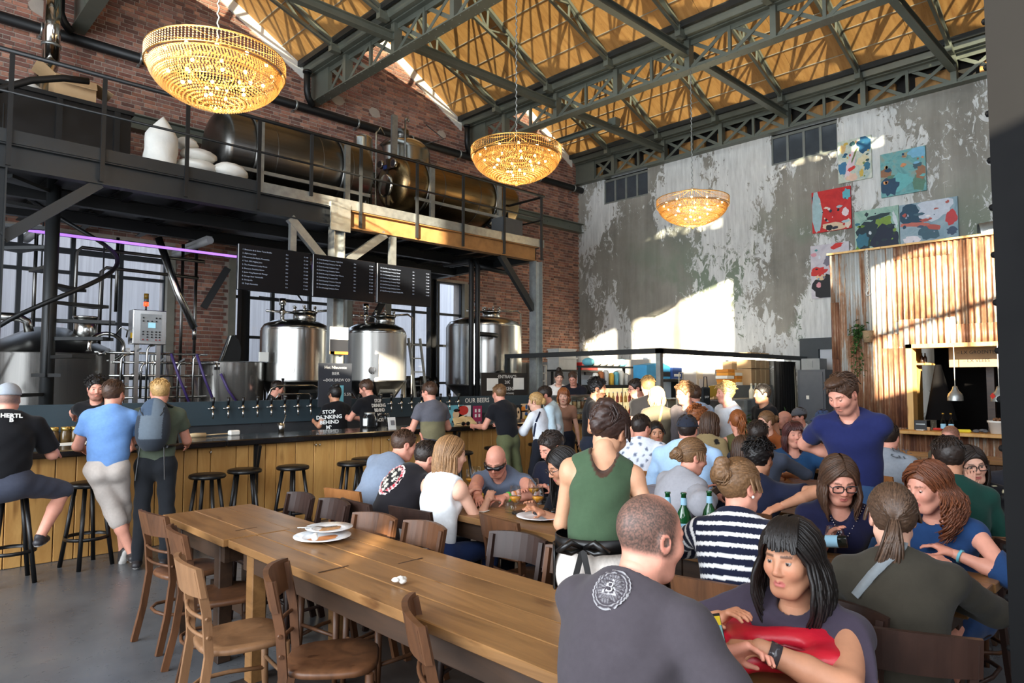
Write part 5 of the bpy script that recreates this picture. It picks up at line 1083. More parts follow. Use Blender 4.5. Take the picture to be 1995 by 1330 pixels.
c = V3(SX-.1, 2.12, .98); t = thing('bucket', 'white plastic bucket of onions on the shack counter', 'bucket', c); MB().lathe([(.001, 0), (.1, 0), (.125, .15), (.135, .15), (.135, .175), (.12, .175), (.1, .02)], c, 24).build('tub', M_WHITE, t); mb = MB(); rn = random.Random(2)
for _ in range(14): mb.ball(c+V3(rn.uniform(-.06, .06), rn.uniform(-.06, .06), .17+rn.uniform(0, .03)), .022, 7)
mb.build('contents', mat('onion_brown', (120, 80, 50), .6), t)
single(MB().bbox((SX-.15, 2.52, 1.0), (.12, .16, .04), .012, rz=.3), 'yellow_cloth', mat('yellow_cloth', (226, 206, 50), .8), 'folded yellow cloth on the shack counter', 'cloth')
mb = MB(); rn = random.Random(8)
for _ in range(8): mb.ball((SX-.12+rn.uniform(-.05, .05), 2.33+rn.uniform(-.06, .06), 1.0+rn.uniform(0, .02)), (.04, .04, .02), 7)
single(mb, 'grey_rag', mat('grey_rag', (90, 92, 96), .9), 'crumpled grey rag on the shack counter', 'cloth')
t = thing('card_terminal', 'black device box with shelves on the shack counter', 'box', (SX, 3.08, .98)); MB().bx(SX-.1, SX+.1, 3.0, 3.16, .98, 1.12).build('body', M_BLACKP, t); MB().bx(SX-.105, SX-.1, 3.02, 3.14, 1.06, 1.075).build('slot', M_GALV, t)
single(MB().lathe([(.001, 0), (.02, 0), (.024, .05), (.001, .05)], (SX-.12, 2.97, .98), 12), 'cork_cup', mat('cork2', (190, 150, 110), .8), 'small cork cup on the shack counter', 'cup')
single(MB().bbox((SX-.14, 2.97+.1, .985), (.1, .1, .012), .004), 'white_napkins', M_WHITE, 'flat white napkins on the shack counter', 'napkin')
single(MB().bbox((SX+.0, 2.88, 1.0), (.1, .12, .03), .01), 'red_packet', CR_, 'red packet on the shack counter beside the bottles', 'packet')
mb = MB(); n = 14
v = []
for j in range(8):
    for i in range(n): a = 2*PI*i/n; r = (.05+.03*j)*(1+.2*math.sin(3*a)); v.append((SX+.5+.4*r*math.cos(a), 2.98+r*math.sin(a)*.8, 1.95-j*.12))
mb.add(v, [(j*n+i, j*n+(i+1) % n, (j+1)*n+(i+1) % n, (j+1)*n+i) for j in range(7) for i in range(n)], None, True); single(mb, 'black_coat', M_DARKM, 'black coat hanging inside the shack', 'coat')
for k, (x, y) in enumerate(((.6, 3.22), (.7, 3.2))): bottle(['brown bottle on the shelf inside the shack', 'second bottle on the shelf inside the shack'][k], (SX+x, y, 1.98), .16, .025, mat('brown_glass2', (50, 34, 24), .2), None, False, 'bottles on the shack shelf', False)
# ------------------------------------------------------------------ paintings on the plaster wall (generic abstract canvases)
def painting(label, y0, y1, z0, z1, base, blobs, seed):
    t = thing('abstract_painting', label, 'painting', (16.57, (y0+y1)/2, z0), 'abstract canvases on the plaster wall'); w, h = y0-y1, z1-z0; rn = random.Random(seed)
    m, nt, b = nodes_of('canvas_paint_%d' % seed); n = noise(nt, 3, 6, .6, dist=1.5); c = [lin(q) for q in base]
    L(nt, ramp(nt, n, [(.32+.36*i/max(1, len(c)-1), q) for i, q in enumerate(c)]).outputs[0], b.inputs['Base Color']); b.inputs['Roughness'].default_value = .6
    MB().bx(16.54, 16.585, y1, y0, z0, z1).build('canvas', m, t)
    for u, v, a, bb, rot, col in blobs:
        ct = V3(16.539, y0-w*u, z0+h*v); pts = []
        for s in np.linspace(0, 2*PI, 19)[:-1]:
            k = 1+.16*math.sin(3*s+rn.random()*6)+.1*rn.uniform(-1, 1); pu, pv = a*math.cos(s)*k, bb*math.sin(s)*k
            U = min(max(u+pu*math.cos(rot)-pv*math.sin(rot), .005), .995); V = min(max(v+pu*math.sin(rot)+pv*math.cos(rot), .005), .995)
            pts.append((16.54, y0-w*U, z0+h*V))
        MB().prism(pts, (-.0015-.0004*rn.random(), 0, 0)).build('paint_patch', mat('paint_%02x%02x%02x' % tuple(col), col, .6, var=.12, vscale=12), t)
    blobs_ = [q[5] for q in blobs]
    for _ in range(16):
        u, v, a = rn.uniform(.06, .94), rn.uniform(.06, .94), rn.uniform(.012, .05); col = rn.choice(blobs_); al = rn.uniform(0, 6.3)
        MB().prism([(16.538, y0-w*min(max(u+a*rn.uniform(.6, 1.2)*math.cos(s+al)*(2.2 if _ % 3 == 0 else 1), .005), .995), z0+h*min(max(v+a*rn.uniform(.6, 1.2)*math.sin(s+al), .005), .995)) for s in np.linspace(0, 2*PI, 10)[:-1]], (-.001, 0, 0)).build('paint_stroke', mat('paint_%02x%02x%02x' % tuple(col), col), t)
    for s in (.2, .8): MB().cyl((16.57, y0-w*s, z1), (16.57, y0-w*s+.02, z1+.5), .002, n=4).build('hanging_wire', M_WHITE, t)
D = (28, 48, 66)
painting('abstract canvas with pale pink streak, highest of the group', 6.01, 5.28, 6.31, 7.3, [(150, 176, 180), (196, 206, 190), (220, 222, 214)], [(.8, .82, .2, .2, 0, (24, 84, 120)), (.42, .5, .1, .45, -.4, (222, 200, 208)), (.15, .35, .16, .14, 0, (60, 120, 160)), (.4, .3, .12, .05, .2, (206, 50, 46)), (.75, .45, .18, .1, .3, (214, 206, 170)), (.86, .3, .1, .1, 0, (58, 116, 140)), (.15, .8, .1, .1, 0, (214, 180, 120)), (.4, .1, .16, .1, 0, (222, 190, 170)), (.7, .15, .07, .08, 0, (206, 176, 80)), (.45, .88, .09, .06, 0, (40, 80, 84)), (.5, .6, .03, .2, -.5, (120, 140, 80))], 11)
painting('turquoise and rust abstract canvas right of the highest one', 5.1, 4.2, 5.8, 6.78, [(84, 138, 140), (110, 170, 172), (150, 150, 130)], [(.2, .22, .22, .2, .3, (34, 70, 98)), (.12, .55, .14, .12, 0, (146, 104, 76)), (.85, .88, .22, .12, 0, (120, 180, 210)), (.9, .42, .12, .14, 0, (150, 108, 82)), (.82, .6, .1, .08, 0, (60, 92, 104)), (.52, .66, .06, .05, 0, (206, 140, 96)), (.55, .88, .06, .06, 0, (160, 150, 120)), (.45, .3, .25, .2, .4, (104, 178, 180)), (.85, .2, .14, .2, 0, (90, 130, 110)), (.34, .15, .04, .05, 0, (220, 160, 100))], 12)
painting('mostly red abstract canvas on the left of the group', 6.64, 5.75, 5.23, 6.22, [(176, 30, 34), (200, 40, 40), (206, 52, 48)], [(.13, .5, .13, .52, 0, (160, 190, 196)), (.1, .6, .07, .3, .2, D), (.16, .28, .08, .12, 0, (36, 40, 60)), (.9, .82, .12, .12, 0, (92, 176, 190)), (.55, .1, .3, .1, 0, (216, 190, 160)), (.45, .08, .08, .08, 0, (24, 26, 34)), (.05, .1, .07, .14, 0, (200, 40, 42)), (.86, .4, .08, .1, 0, (226, 210, 214)), (.92, .12, .08, .1, 0, (220, 204, 190))], 13)
painting('green and navy abstract canvas just above the shack roof', 5.68, 4.76, 4.55, 5.58, [(120, 160, 150), (150, 186, 170), (176, 196, 186)], [(.7, .32, .32, .28, 0, (22, 36, 58)), (.3, .55, .26, .2, .6, (28, 50, 60)), (.6, .68, .26, .12, .2, (120, 150, 60)), (.55, .82, .3, .05, .1, (30, 54, 60)), (.18, .3, .14, .2, 0, (50, 110, 130)), (.35, .35, .1, .12, .4, (96, 130, 52)), (.28, .25, .12, .08, 0, (30, 60, 44)), (.62, .7, .08, .03, 0, (226, 230, 220)), (.1, .12, .1, .12, 0, (110, 150, 60)), (.92, .7, .04, .18, .2, (206, 216, 220))], 14)
painting('blue grey abstract canvas with a white ring and a red disc', 4.74, 3.64, 4.62, 5.56, [(120, 148, 164), (140, 166, 178), (160, 178, 188)], [(.2, .72, .22, .26, .4, (32, 70, 92)), (.62, .85, .3, .28, 0, (196, 204, 216)), (.62, .9, .22, .2, 0, (150, 160, 180)), (.25, .5, .28, .05, -.12, (190, 106, 92)), (.9, .55, .1, .18, 0, (190, 60, 64)), (.9, .55, .025, .11, 0, (232, 230, 230)), (.9, .56, .08, .025, 0, (232, 230, 230)), (.5, .3, .2, .18, 0, (62, 96, 112)), (.9, .25, .09, .1, 0, (60, 80, 104)), (.2, .15, .15, .1, 0, (226, 220, 224)), (.6, .38, .12, .06, -.3, (176, 84, 74))], 15)
painting('tall pale pink and black abstract canvas behind the shack corner', 6.7, 5.82, 3.66, 4.93, [(184, 178, 190), (200, 196, 204), (212, 208, 212)], [(.5, .2, .5, .24, 0, (26, 28, 34)), (.2, .5, .25, .08, 0, (200, 50, 46)), (.65, .62, .2, .16, .5, (206, 60, 54)), (.5, .68, .16, .1, 0, (120, 116, 130)), (.7, .95, .16, .05, .2, (206, 52, 48)), (.25, .4, .12, .06, 0, (214, 186, 150)), (.6, .4, .12, .07, 0, (210, 216, 224)), (.2, .25, .06, .05, 0, (214, 150, 160)), (.5, .22, .07, .05, 0, (70, 150, 150)), (.85, .5, .16, .1, 0, (90, 150, 190))], 16)
# ------------------------------------------------------------------ chandeliers
def m_crystal():
    m = bpy.data.materials.new('amber_crystal'); m.use_nodes = True; nt = m.node_tree; nt.nodes.remove(nt.nodes['Principled BSDF'])
    tr = N(nt, 'ShaderNodeBsdfTranslucent'); df = N(nt, 'ShaderNodeBsdfDiffuse'); g = N(nt, 'ShaderNodeBsdfGlossy'); tp = N(nt, 'ShaderNodeBsdfTransparent')
    tr.inputs[0].default_value = (.95, .7, .38, 1); df.inputs[0].default_value = (.9, .62, .28, 1); g.inputs[0].default_value = (1, .85, .6, 1); g.inputs['Roughness'].default_value = .12; tp.inputs[0].default_value = (1, .86, .6, 1)
    a = N(nt, 'ShaderNodeMixShader'); a.inputs[0].default_value = .3; L(nt, tr.outputs[0], a.inputs[1]); L(nt, g.outputs[0], a.inputs[2])
    b = N(nt, 'ShaderNodeMixShader'); b.inputs[0].default_value = .3; L(nt, a.outputs[0], b.inputs[1]); L(nt, tp.outputs[0], b.inputs[2])
    L(nt, b.outputs[0], nt.nodes['Material Output'].inputs[0]); return m
M_CRYS = m_crystal(); M_GOLD = mat('gilt_wire', (214, 170, 96), .3, .8, var=.1)
m, nt, b_ = nodes_of('warm_bulb'); b_.inputs['Emission Color'].default_value = (1, .78, .42, 1); b_.inputs['Emission Strength'].default_value = 16; M_BULB = m
def octa(mb, c, r, h):
    c = np.asarray(c); v = [c+V3(r, 0, 0), c+V3(0, r, 0), c+V3(-r, 0, 0), c+V3(0, -r, 0), c+V3(0, 0, h), c+V3(0, 0, -h)]
    mb.add(v, [(0, 1, 4), (1, 2, 4), (2, 3, 4), (3, 0, 4), (1, 0, 5), (2, 1, 5), (3, 2, 5), (0, 3, 5)])
def chandelier_parts(p):
    R = .70; prof = lambda f: (R*.95*(1-f**2.0)**.75, .4*f)   # f 0 rim .. 1 tip
    mb = MB()
    for j in range(6):          # upright band of square links
        for i in range(120):
            a = 2*PI*(i+.5*(j % 2)*0)/120; octa(mb, (R*math.cos(a), R*math.sin(a), -.012-j*.024), .0085, .012)
    nr = 26
    for j in range(nr):
        f = (j+.5)/nr; r, d = prof(f); n = max(8, int(2*PI*r/.031)); tw = .5*(j % 2)
        for i in range(n):
            a = 2*PI*(i+tw)/n; octa(mb, (r*math.cos(a), r*math.sin(a), -.15-d), .0115, .016)
    nr2 = 9                       # flat inner net seen through the rim
    for j in range(nr2):
        r = R*.9*(1-j/nr2)+.03; n = max(6, int(2*PI*r/.05))
        for i in range(n): a = 2*PI*(i+.5*(j % 2))/n; octa(mb, (r*math.cos(a), r*math.sin(a), -.16-.05*math.sin(j*1.3)), .011, .016)
    o = tag(mb.build('crystals', M_CRYS, p), kind='stuff')
    for z, r in ((0, R), (-.145, R), (-.155, R*.95)): MB().tube([(r*math.cos(a), r*math.sin(a), z) for a in np.linspace(0, 2*PI, 49)[:-1]], .008, 6, closed=True).build('ring', M_GOLD, p)
    for f in (.3, .55, .8): r, d = prof(f); MB().tube([(r*math.cos(a), r*math.sin(a), -.15-d) for a in np.linspace(0, 2*PI, 41)[:-1]], .005, 5, closed=True).build('ring', M_GOLD, p)
    for k in range(8):
        a = k*PI/4; MB().tube([(prof(f)[0]*math.cos(a)*.99, prof(f)[0]*math.sin(a)*.99, -.15-prof(f)[1]) for f in np.linspace(0, .97, 8)], .004, 5).build('rib', M_GOLD, p); MB().cyl((0, 0, .22), (R*math.cos(a), R*math.sin(a), 0), .004, n=5).build('stay', M_GOLD, p)
    MB().ball((0, 0, -.15-.41), .03, 10).build('finial', M_CRYS, p)
    for r, n, z in ((.56, 12, -.1), (.3, 6, -.14), (.36, 6, -.26), (.14, 4, -.38)):
        for i in range(n): a = 2*PI*(i+.3)/n; MB().ball((r*math.cos(a), r*math.sin(a), z), .02, 8).build('bulb', M_BULB, p)
for k, (x, y, CZ) in enumerate(((2.75, 7.37, 5.16), (7.35, 7.45, 5.3), (11.95, 7.13, 5.3))):
    lb = ['largest looking crystal chandelier hanging before the brick wall', 'crystal chandelier hanging in the middle before the girder', 'farthest crystal chandelier hanging before the plaster wall'][k]
    if k == 0: ch = thing('crystal_chandelier', lb, 'chandelier', (0, 0, 0), 'crystal chandeliers'); chandelier_parts(ch); ch.location = (x, y, CZ); cp = ch
    else: cp = copy_tree(ch, (x, y, CZ), k*.7, lb)
    MB().tube([(.012*math.sin(z*60), .012*math.cos(z*60), z) for z in np.linspace(.2, 7.9-CZ, 70)], .01, 5).build('chain', M_GALV, cp)
    l = bpy.data.lights.new('chandelier_light', 'POINT'); l.energy = 26; l.color = (1, .74, .4); l.shadow_soft_size = .25
    lo = bpy.data.objects.new('chandelier_light', l); COL.objects.link(lo); lo.parent = cp; lo.location = (0, 0, -.22)
# ------------------------------------------------------------------ food stall at the end of the bar
FX, FY, FZ, FXE, FYE = 10.15, 6.75, 2.27, 16.2, 10.6
t = thing('stall_frame', 'dark steel frame of the glass-topped food stall', 'frame', (FX, FY, 0))
MB().bx(FX-.05, FX+.05, FY-.05, FYE, FZ-.09, FZ).build('side_beam', M_STEELD, t); MB().bx(FX-.05, FXE, FY-.05, FY+.05, FZ-.09, FZ).build('front_beam', M_STEELD, t)
MB().bx(FX-.045, FX+.045, FY-.045, FY+.045, 0, FZ-.09).build('corner_post', M_GALV, t); MB().bx(FXE-.08, FXE, FY-.04, FY+.04, 0, FZ-.09).build('end_post', M_STEELD, t); MB().bx(FX-.04, FX+.04, FYE-.08, FYE, 0, FZ-.09).build('end_post', M_STEELD, t)
MB().bx(FX+.3, 15.2, FY+.06, FY+.09, FZ-.12, FZ-.095).build('led_rail', mat('led_white', (255, 244, 220), .4, emit=14), t)
# back walls of the stall
single(MB().bx(13.25, 13.35, 9.1, YB-.1, 0, 2.2).bx(12.55, 13.2, 13.0, 13.1, 0, 2.2), 'kitchen_partition', mat('partition_grey', (168, 166, 158), .7), 'grey kitchen partition behind the food stall', 'partition')
def case(label, x0, x1, y0, y1, z0, z1):
    t = thing('display_case', label, 'display case', ((x0+x1)/2, (y0+y1)/2, 0), 'glass display cases')
    MB().bx(x0, x1, y0, y1, 0, z0).build('base', mat('case_base', (120, 122, 120), .4), t); MB().bx(x0, x1, y0, y1, z1, z1+.03).build('top', M_INOX, t)
    for q in ((x0, x0+.008, y0, y1), (x1-.008, x1, y0, y1), (x0, x1, y0, y0+.008)): MB().bx(*q, z0, z1).build('pane', M_GLASS, t)
    MB().bx(x0+.02, x1-.02, y0+.05, y1-.02, (z0+z1)/2, (z0+z1)/2+.012).build('shelf', M_GLASS, t); MB().bx(x0, x1, y1-.02, y1, z0, z1).build('back', M_WHITE, t)
    return t
case('glass display case full of jars at the end of the bar', 8.85, 9.95, 7.75, 8.3, 1.0, 1.42)
case('glass display case in front of the white refrigerator', 10.3, 11.8, 6.85, 7.45, .85, 1.35)
case('low glass display case before the stacked boxes', 12.6, 14.6, 6.85, 7.5, .8, 1.3)
rn = random.Random(4); JC = [(196, 150, 90), (150, 100, 60), (210, 190, 150), (120, 130, 80), (180, 90, 60)]
PJ = {}
for sh_, z in ((0, 1.0), (1, 1.222)):
    for i in range(9):
        for r_ in range(2):
            k = rn.randrange(5); c = V3(8.95+i*.11, 7.86+.16*r_, z+.001)
            lb = 'small food jar on the %s shelf of the bar-end case, %s column, %s row' % (('lower', 'upper')[sh_], ordw[i], ('front', 'back')[r_])
            if k not in PJ:
                p = thing('food_jar', lb, 'jar', (0, 0, 0), 'jars in the bar-end display case'); MB().lathe([(.001, 0), (.04, 0), (.042, .1), (.03, .12)], (0, 0, 0), 12).build('jar', mat('jar_food_%d' % k, JC[k], .3, var=.4, vscale=30), p); MB().cyl((0, 0, .12), (0, 0, .14), .035, n=12).build('lid', M_GALV, p); p.location = c; PJ[k] = p
            else: copy_tree(PJ[k], c, 0, lb)
t = thing('bottle_fridge', 'black drinks fridge with bottles of juice behind the queue', 'fridge', (11.6, 9.0, 0))
MB().bx(11.1, 12.3, 8.7, 9.3, 0, 1.62).build('body', M_BLACKP, t)
for a in (11.14, 11.72): MB().bx(a, a+.54, 8.69, 8.7, .95, 1.55).build('lit_interior', mat('fridge_glow', (236, 214, 160), .5, emit=.5), t); MB().bx(a, a+.54, 8.6, 8.606, .95, 1.55).build('glass_door', M_GLASS, t)
for sh_ in range(2):
    for i in range(8):
        c = V3(11.18+i*.14, 8.65, .97+.29*sh_); bottle('small juice bottle in the drinks fridge, %s shelf, %s from the left' % (('lower', 'upper')[sh_], ordw[i]), c, .2, .03, mat('juice_%d' % (i % 3), [(210, 120, 30), (200, 160, 60), (170, 50, 40)][i % 3], .3), M_WHITE, False, 'juice bottles in the fridge', False)
t = thing('refrigerator', 'tall white double-door refrigerator behind the queue', 'fridge', (14.9, 9.1, 0))
for a, b in ((13.6, 14.75), (14.77, 16.2)): d_ = MB().bbox(((a+b)/2, 8.72, 1.13), (b-a, .06, 2.2), .01).build('door', mat('fridge_white', (206, 212, 220), .35, var=.03), t); MB().bx(b-.1 if a < 14.5 else a+.07, b-.07 if a < 14.5 else a+.1, 8.64, 8.69, .9, 1.5).build('handle', M_GALV, d_)
MB().bx(13.6, 16.2, 8.75, 9.5, 0, 2.25).build('body', mat('fridge_white', (206, 212, 220)), t)
for u, v, w, h in ((14.6, 1.75, .3, .25), (14.62, 1.45, .12, .3), (14.95, 1.45, .12, .3)): MB().bx(u, u+w, 8.683, 8.688, v, v+h).build('notice', mat('faded_paper', (214, 210, 196), .8), t)
# grey cabinets with carton stacks
t = thing('grey_cabinet', 'grey steel cabinet under the brown cartons', 'cabinet', (16.0, 8.0, 0)); MB().bx(15.5, 16.5, 7.7, 8.3, 0, 1.6).build('body', mat('cab_grey', (110, 114, 118), .45, .3), t)
for a in (15.52, 16.02): MB().bx(a, a+.47, 7.685, 7.7, .05, 1.55).build('door', mat('cab_grey2', (124, 128, 132), .45, .3), t)
MB().bx(15.7, 15.8, 7.675, 7.685, 1.2, 1.35).build('sticker', M_WHITE, t)
for k, (x, z) in enumerate(((15.74, 1.6), (16.24, 1.6), (15.74, 2.0), (16.24, 2.0))):
    t = thing('carton', ['lower left', 'lower right', 'upper left', 'upper right'][k]+' brown carton of the stack on the grey cabinet', 'carton', (x, 8, z), 'brown cartons on the cabinet'); MB().bbox((x, 8.0, z+.195), (.45, .5, .385), .006).build('body', M_CARD, t); MB().bx(x-.02, x+.02, 7.745, 7.75, z+.02, z+.37).build('tape', mat('tape', (196, 172, 130), .4), t)
rn = random.Random(6)
for k in range(9):
    x, z = 14.75+.34*(k % 2)+rn.uniform(-.04, .04), 1.6+.075*(k//2); lb = ['bottom', 'second', 'third', 'fourth', 'top'][k//2]+' %s flat box on the pastry boxes pile' % ('left', 'right')[k % 2]
    single(MB().bbox((x, 8.0, z+.037), (.32, .3, .07), .004), 'flat_box', [mat('orange_card', (222, 150, 50), .7), M_WHITE, mat('amber_card', (206, 128, 40), .7)][k % 3], lb, 'box', 'orange and white flat boxes')
single(MB().bx(14.5, 15.4, 7.7, 8.3, 0, 1.6), 'steel_counter', mat('cab_grey', (110, 114, 118)), 'plain steel cupboard under the orange boxes', 'cupboard')
single(MB().bbox((14.95, 8.0, 2.06), (.24, .24, .2), .006), 'small_carton', M_CARD, 'small brown carton on the orange flat boxes', 'carton')
t = thing('black_curtain', 'gathered black curtain hanging at the right end of the stall', 'curtain', (15.9, 7.1, .3)); mb = MB(); n = 40; v = []
for i in range(n+1):
    x = 15.2+.95*i/n; y = 7.0+.05*math.sin(i*1.25)
    for th in (0, .012): v += [(x, y+th, .4), (x, y+th, 2.15)]
mb.add(v, [q for i in range(n) for q in ((i*4, i*4+4, i*4+5, i*4+1), (i*4+2, i*4+3, i*4+7, i*4+6))], None, True); mb.build('cloth', mat('black_velvet', (16, 16, 18), .8), t)
for k in range(3): MB().tube([(16.12+.02*k, 6.98, 2.1), (16.1+.03*k, 6.95, 1.3), (16.12+.02*k, 6.95, .7)], .012, 6).build('cord', mat('cord_beige', (170, 160, 140), .8), t)
t = thing('tall_cabinet', 'tall dark grey locker at the right end of the stall', 'cabinet', (15.6, 6.3, 0)); MB().bx(15.3, 16.0, 5.95, 6.55, 0, 1.95).build('body', mat('locker', (66, 70, 78), .5), t); MB().bx(15.285, 15.3, 6.0, 6.5, .1, 1.9).build('door', mat('locker2', (72, 76, 84), .5), t); MB().bx(15.275, 15.285, 6.3, 6.36, 1.3, 1.38).build('tag', M_WHITE, t)
single(MB().bx(15.4, 15.8, 6.1, 6.5, 1.95, 2.2).bx(15.39, 15.4, 6.25, 6.4, 2.0, 2.15), 'electric_box', mat('elec_grey', (130, 134, 136), .5), 'grey electric box on the dark locker', 'box')
for k in range(3): bottle(['left', 'middle', 'right'][k]+' cream squeeze bottle on the low display case', (13.9+.2*k, 6.95, 1.33), .3, .05, mat('cream_plastic', (222, 212, 186), .5), M_WHITE, False, 'cream squeeze bottles', False)
bottle('cream squeeze bottle standing apart on the low display case', (12.9, 6.95, 1.33), .26, .05, mat('cream_plastic', (222, 212, 186)), M_WHITE, False, 'cream squeeze bottles', False)
single(MB().bbox((12.75, 7.15, 1.37), (.45, .2, .08), .006), 'bread_box', M_CARD, 'flat cardboard tray on the low display case', 'tray')
# kitchen corner: shelf with crates, ladder rack, mixer, bags
t = thing('kitchen_shelf', 'wall shelf with plastic crates above the kitchen staff', 'shelf', (12.3, 10.6, 1.9)); MB().bx(11.6, 13.2, 10.4, 10.8, 1.92, 1.96).build('board', M_STEELD, t)
for x in (11.8, 13.0): MB().bx(x-.02, x+.02, 10.75, 10.8, 0, 1.92).build('support', M_STEELD, t)
def crate(label, c, s, m):
    t = thing('plastic_crate', label, 'crate', c, 'crates on the kitchen shelf'); MB().bx(c[0]-s[0]/2, c[0]+s[0]/2, c[1]-s[1]/2, c[1]+s[1]/2, c[2], c[2]+s[2]).build('tub', m, t); MB().bx(c[0]-s[0]/2-.02, c[0]+s[0]/2+.02, c[1]-s[1]/2-.02, c[1]+s[1]/2+.02, c[2]+s[2]-.03, c[2]+s[2]).build('rim', m, t)
MC = mat('clear_plastic', (200, 200, 196), .4); crate('pale plastic crate on the kitchen shelf', V3(11.95, 10.6, 1.96), (.62, .35, .28), MC); crate('second pale plastic crate stacked on the first', V3(11.95, 10.6, 2.24), (.6, .33, .2), MC); crate('red plastic crate on the kitchen shelf', V3(12.75, 10.6, 1.96), (.6, .35, .18), mat('red_plastic', (206, 40, 36), .4)); crate('pale crate on top of the red one', V3(12.7, 10.6, 2.14), (.5, .33, .26), MC)
t = thing('rack_trolley', 'white rack trolley beside the corner column of the mezzanine', 'rack', (10.95, 10.3, 0))
for x in (10.62, 10.98): MB().bx(x-.02, x+.02, 10.2, 10.24, 0, 2.05).build('upright', M_WHITE, t)
for z in np.arange(.5, 2.05, .17): MB().bx(10.62, 10.98, 10.2, 10.23, z, z+.025).build('rung', M_WHITE, t)
t = thing('food_mixer', 'grey standing dough mixer behind the bar end', 'mixer', (11.9, 9.9, 0)); MB().bbox((11.95, 9.9, 1.0), (.36, .4, 1.0), .06).build('body', mat('mixer_grey', (130, 136, 140), .35, .4), t); MB().bbox((11.85, 9.8, 1.66), (.34, .55, .34), .1).build('head', mat('mixer_grey2', (150, 156, 160), .35, .4), t); MB().lathe([(.1, 0), (.17, .22)], (11.8, 9.62, 1.1), 16).build('bowl', M_INOX, t)
single(MB().bx(10.4, 12.2, 9.0, 9.35, .0, .02).bx(10.4, 11.05, 8.6, 9.1, 0, 1.12), 'work_counter', mat('case_base', (120, 122, 120)), 'pale work counter in the kitchen corner', 'counter')
for k, (x, y, c) in enumerate(((10.75, 8.75, (60, 60, 66)), (10.95, 8.7, (60, 120, 170)))): bottle(['dark bottle on the kitchen counter', 'blue bottle on the kitchen counter'][k], (x, y, 1.12), .22, .045, mat('kb_%d' % k, c, .3), M_WHITE, False, 'bottles on the kitchen counter', False)
t = thing('blue_boxes', 'bright blue carton on top of the drinks fridge', 'carton', (12.6, 8.6, 1.62)); MB().prism([(12.3, 8.5, 1.75), (13.2, 8.5, 1.75), (13.2, 8.5, 2.02), (12.9, 8.5, 2.1), (12.3, 8.5, 2.04)], (0, .35, 0)).build('body', mat('cyan_card', (60, 150, 200), .6), t); MB().bx(12.9, 13.18, 8.49, 8.5, 1.8, 1.9).build('print', CB, t)
t = thing('navy_box', 'navy blue carton beside the bright blue one', 'carton', (13.4, 8.6, 1.7)); MB().bx(13.22, 13.6, 8.45, 8.68, 1.75, 2.0).build('body', mat('navy_card', (40, 70, 130), .6), t); MB().bx(13.28, 13.54, 8.44, 8.45, 1.8, 1.86).build('print', M_WHITE, t)
single(MB().bx(12.3, 13.6, 8.4, 8.7, 1.68, 1.74).bx(12.32, 12.36, 8.4, 8.7, 0, 1.68).bx(13.54, 13.58, 8.4, 8.7, 0, 1.68), 'steel_shelf_unit', M_BLACK, 'dark shelf unit carrying the blue cartons', 'shelf')
rn = random.Random(9)
for k in range(7):
    c = V3(11.0+.17*k, 8.85, 1.62); m = [M_WHITE, mat('terracotta', (176, 104, 60), .7), MC, CY_, CTQ, M_WHITE, MC][k]; lb = ['white canister', 'terracotta pot', 'clear tub', 'yellow jar', 'turquoise tin', 'white bag', 'grey tub'][k]+' on top of the black drinks fridge'
    single(MB().lathe([(.001, 0), (.06, 0), (.065, .2+.03*(k % 3)), (.05, .24+.03*(k % 3)), (.001, .25+.03*(k % 3))], c, 14), 'canister', m, lb, 'container', 'containers on the drinks fridge')
t = thing('stacked_bags', 'pile of pale bags and bottles packs above the drinks fridge', 'bags', (11.8, 9.2, 1.9)); MB().bx(11.0, 12.6, 9.05, 9.35, 1.98, 2.02).build('shelf_board', M_STEELD, t)
for x in (11.02, 12.56): MB().bx(x, x+.04, 9.28, 9.34, 1.6, 1.98).build('bracket', M_STEELD, t)
for k in range(6): MB().ball((11.2+.23*k, 9.2, 2.1), (.14, .14, .09), 10).build('bag', [CTQ, MC, mat('pale_bag', (214, 214, 200), .6), MC, M_WHITE, CTQ][k], t)
t = thing('tote_bag', 'beige canvas tote bag hanging on the stall post', 'bag', (10.6, 6.7, 1.2)); MB().bbox((10.72, 6.68, 1.38), (.32, .05, .36), .02).build('body', mat('canvas_beige', (176, 166, 144), .9), t); MB().tube([(10.64, 6.68, 1.55), (10.66, 6.68, 1.85), (10.78, 6.68, 1.85), (10.8, 6.68, 1.55)], .012, 6).build('strap', mat('canvas_beige', (176, 166, 144)), t); text('Honey', .07, (10.72, 6.652, 1.36), (1, 0, 0), (0, 0, 1), CB, t)
t = thing('black_bag', 'small black shopping bag with print hanging by the refrigerator', 'bag', (11.4, 6.7, 1.2)); MB().bbox((11.55, 6.68, 1.42), (.28, .05, .34), .06).build('body', mat('canvas_black', (30, 36, 40), .9), t); MB().tube([(11.48, 6.68, 1.58), (11.5, 6.68, 1.78), (11.6, 6.68, 1.78), (11.62, 6.68, 1.58)], .01, 6).build('strap', CB, t); text('SHOP', .06, (11.55, 6.652, 1.4), (1, 0, 0), (0, 0, 1), CW, t)
single(MB().prism([(11.95, 6.84, 1.4), (12.3, 6.84, 1.4), (12.28, 6.84, 1.62), (11.97, 6.84, 1.6)], (0, .012, 0)).prism([(12.0, 6.9, 1.38), (12.2, 6.9, 1.38), (12.12, 6.86, 1.5)], (0, .01, 0)), 'price_sign', CY_, 'yellow price card on the display case', 'sign')
for k in range(8): single(MB().lathe([(.001, 0), (.06, 0), (.07, .02), (.05, .045), (.001, .05)], (10.45+.17*k, 7.1, 1.115), 12), 'pastry', mat('pastry', (206, 164, 84), .6), 'yellow pastry in the case before the refrigerator, %s from the left' % ordw[k], 'pastry', 'pastries in the display case')
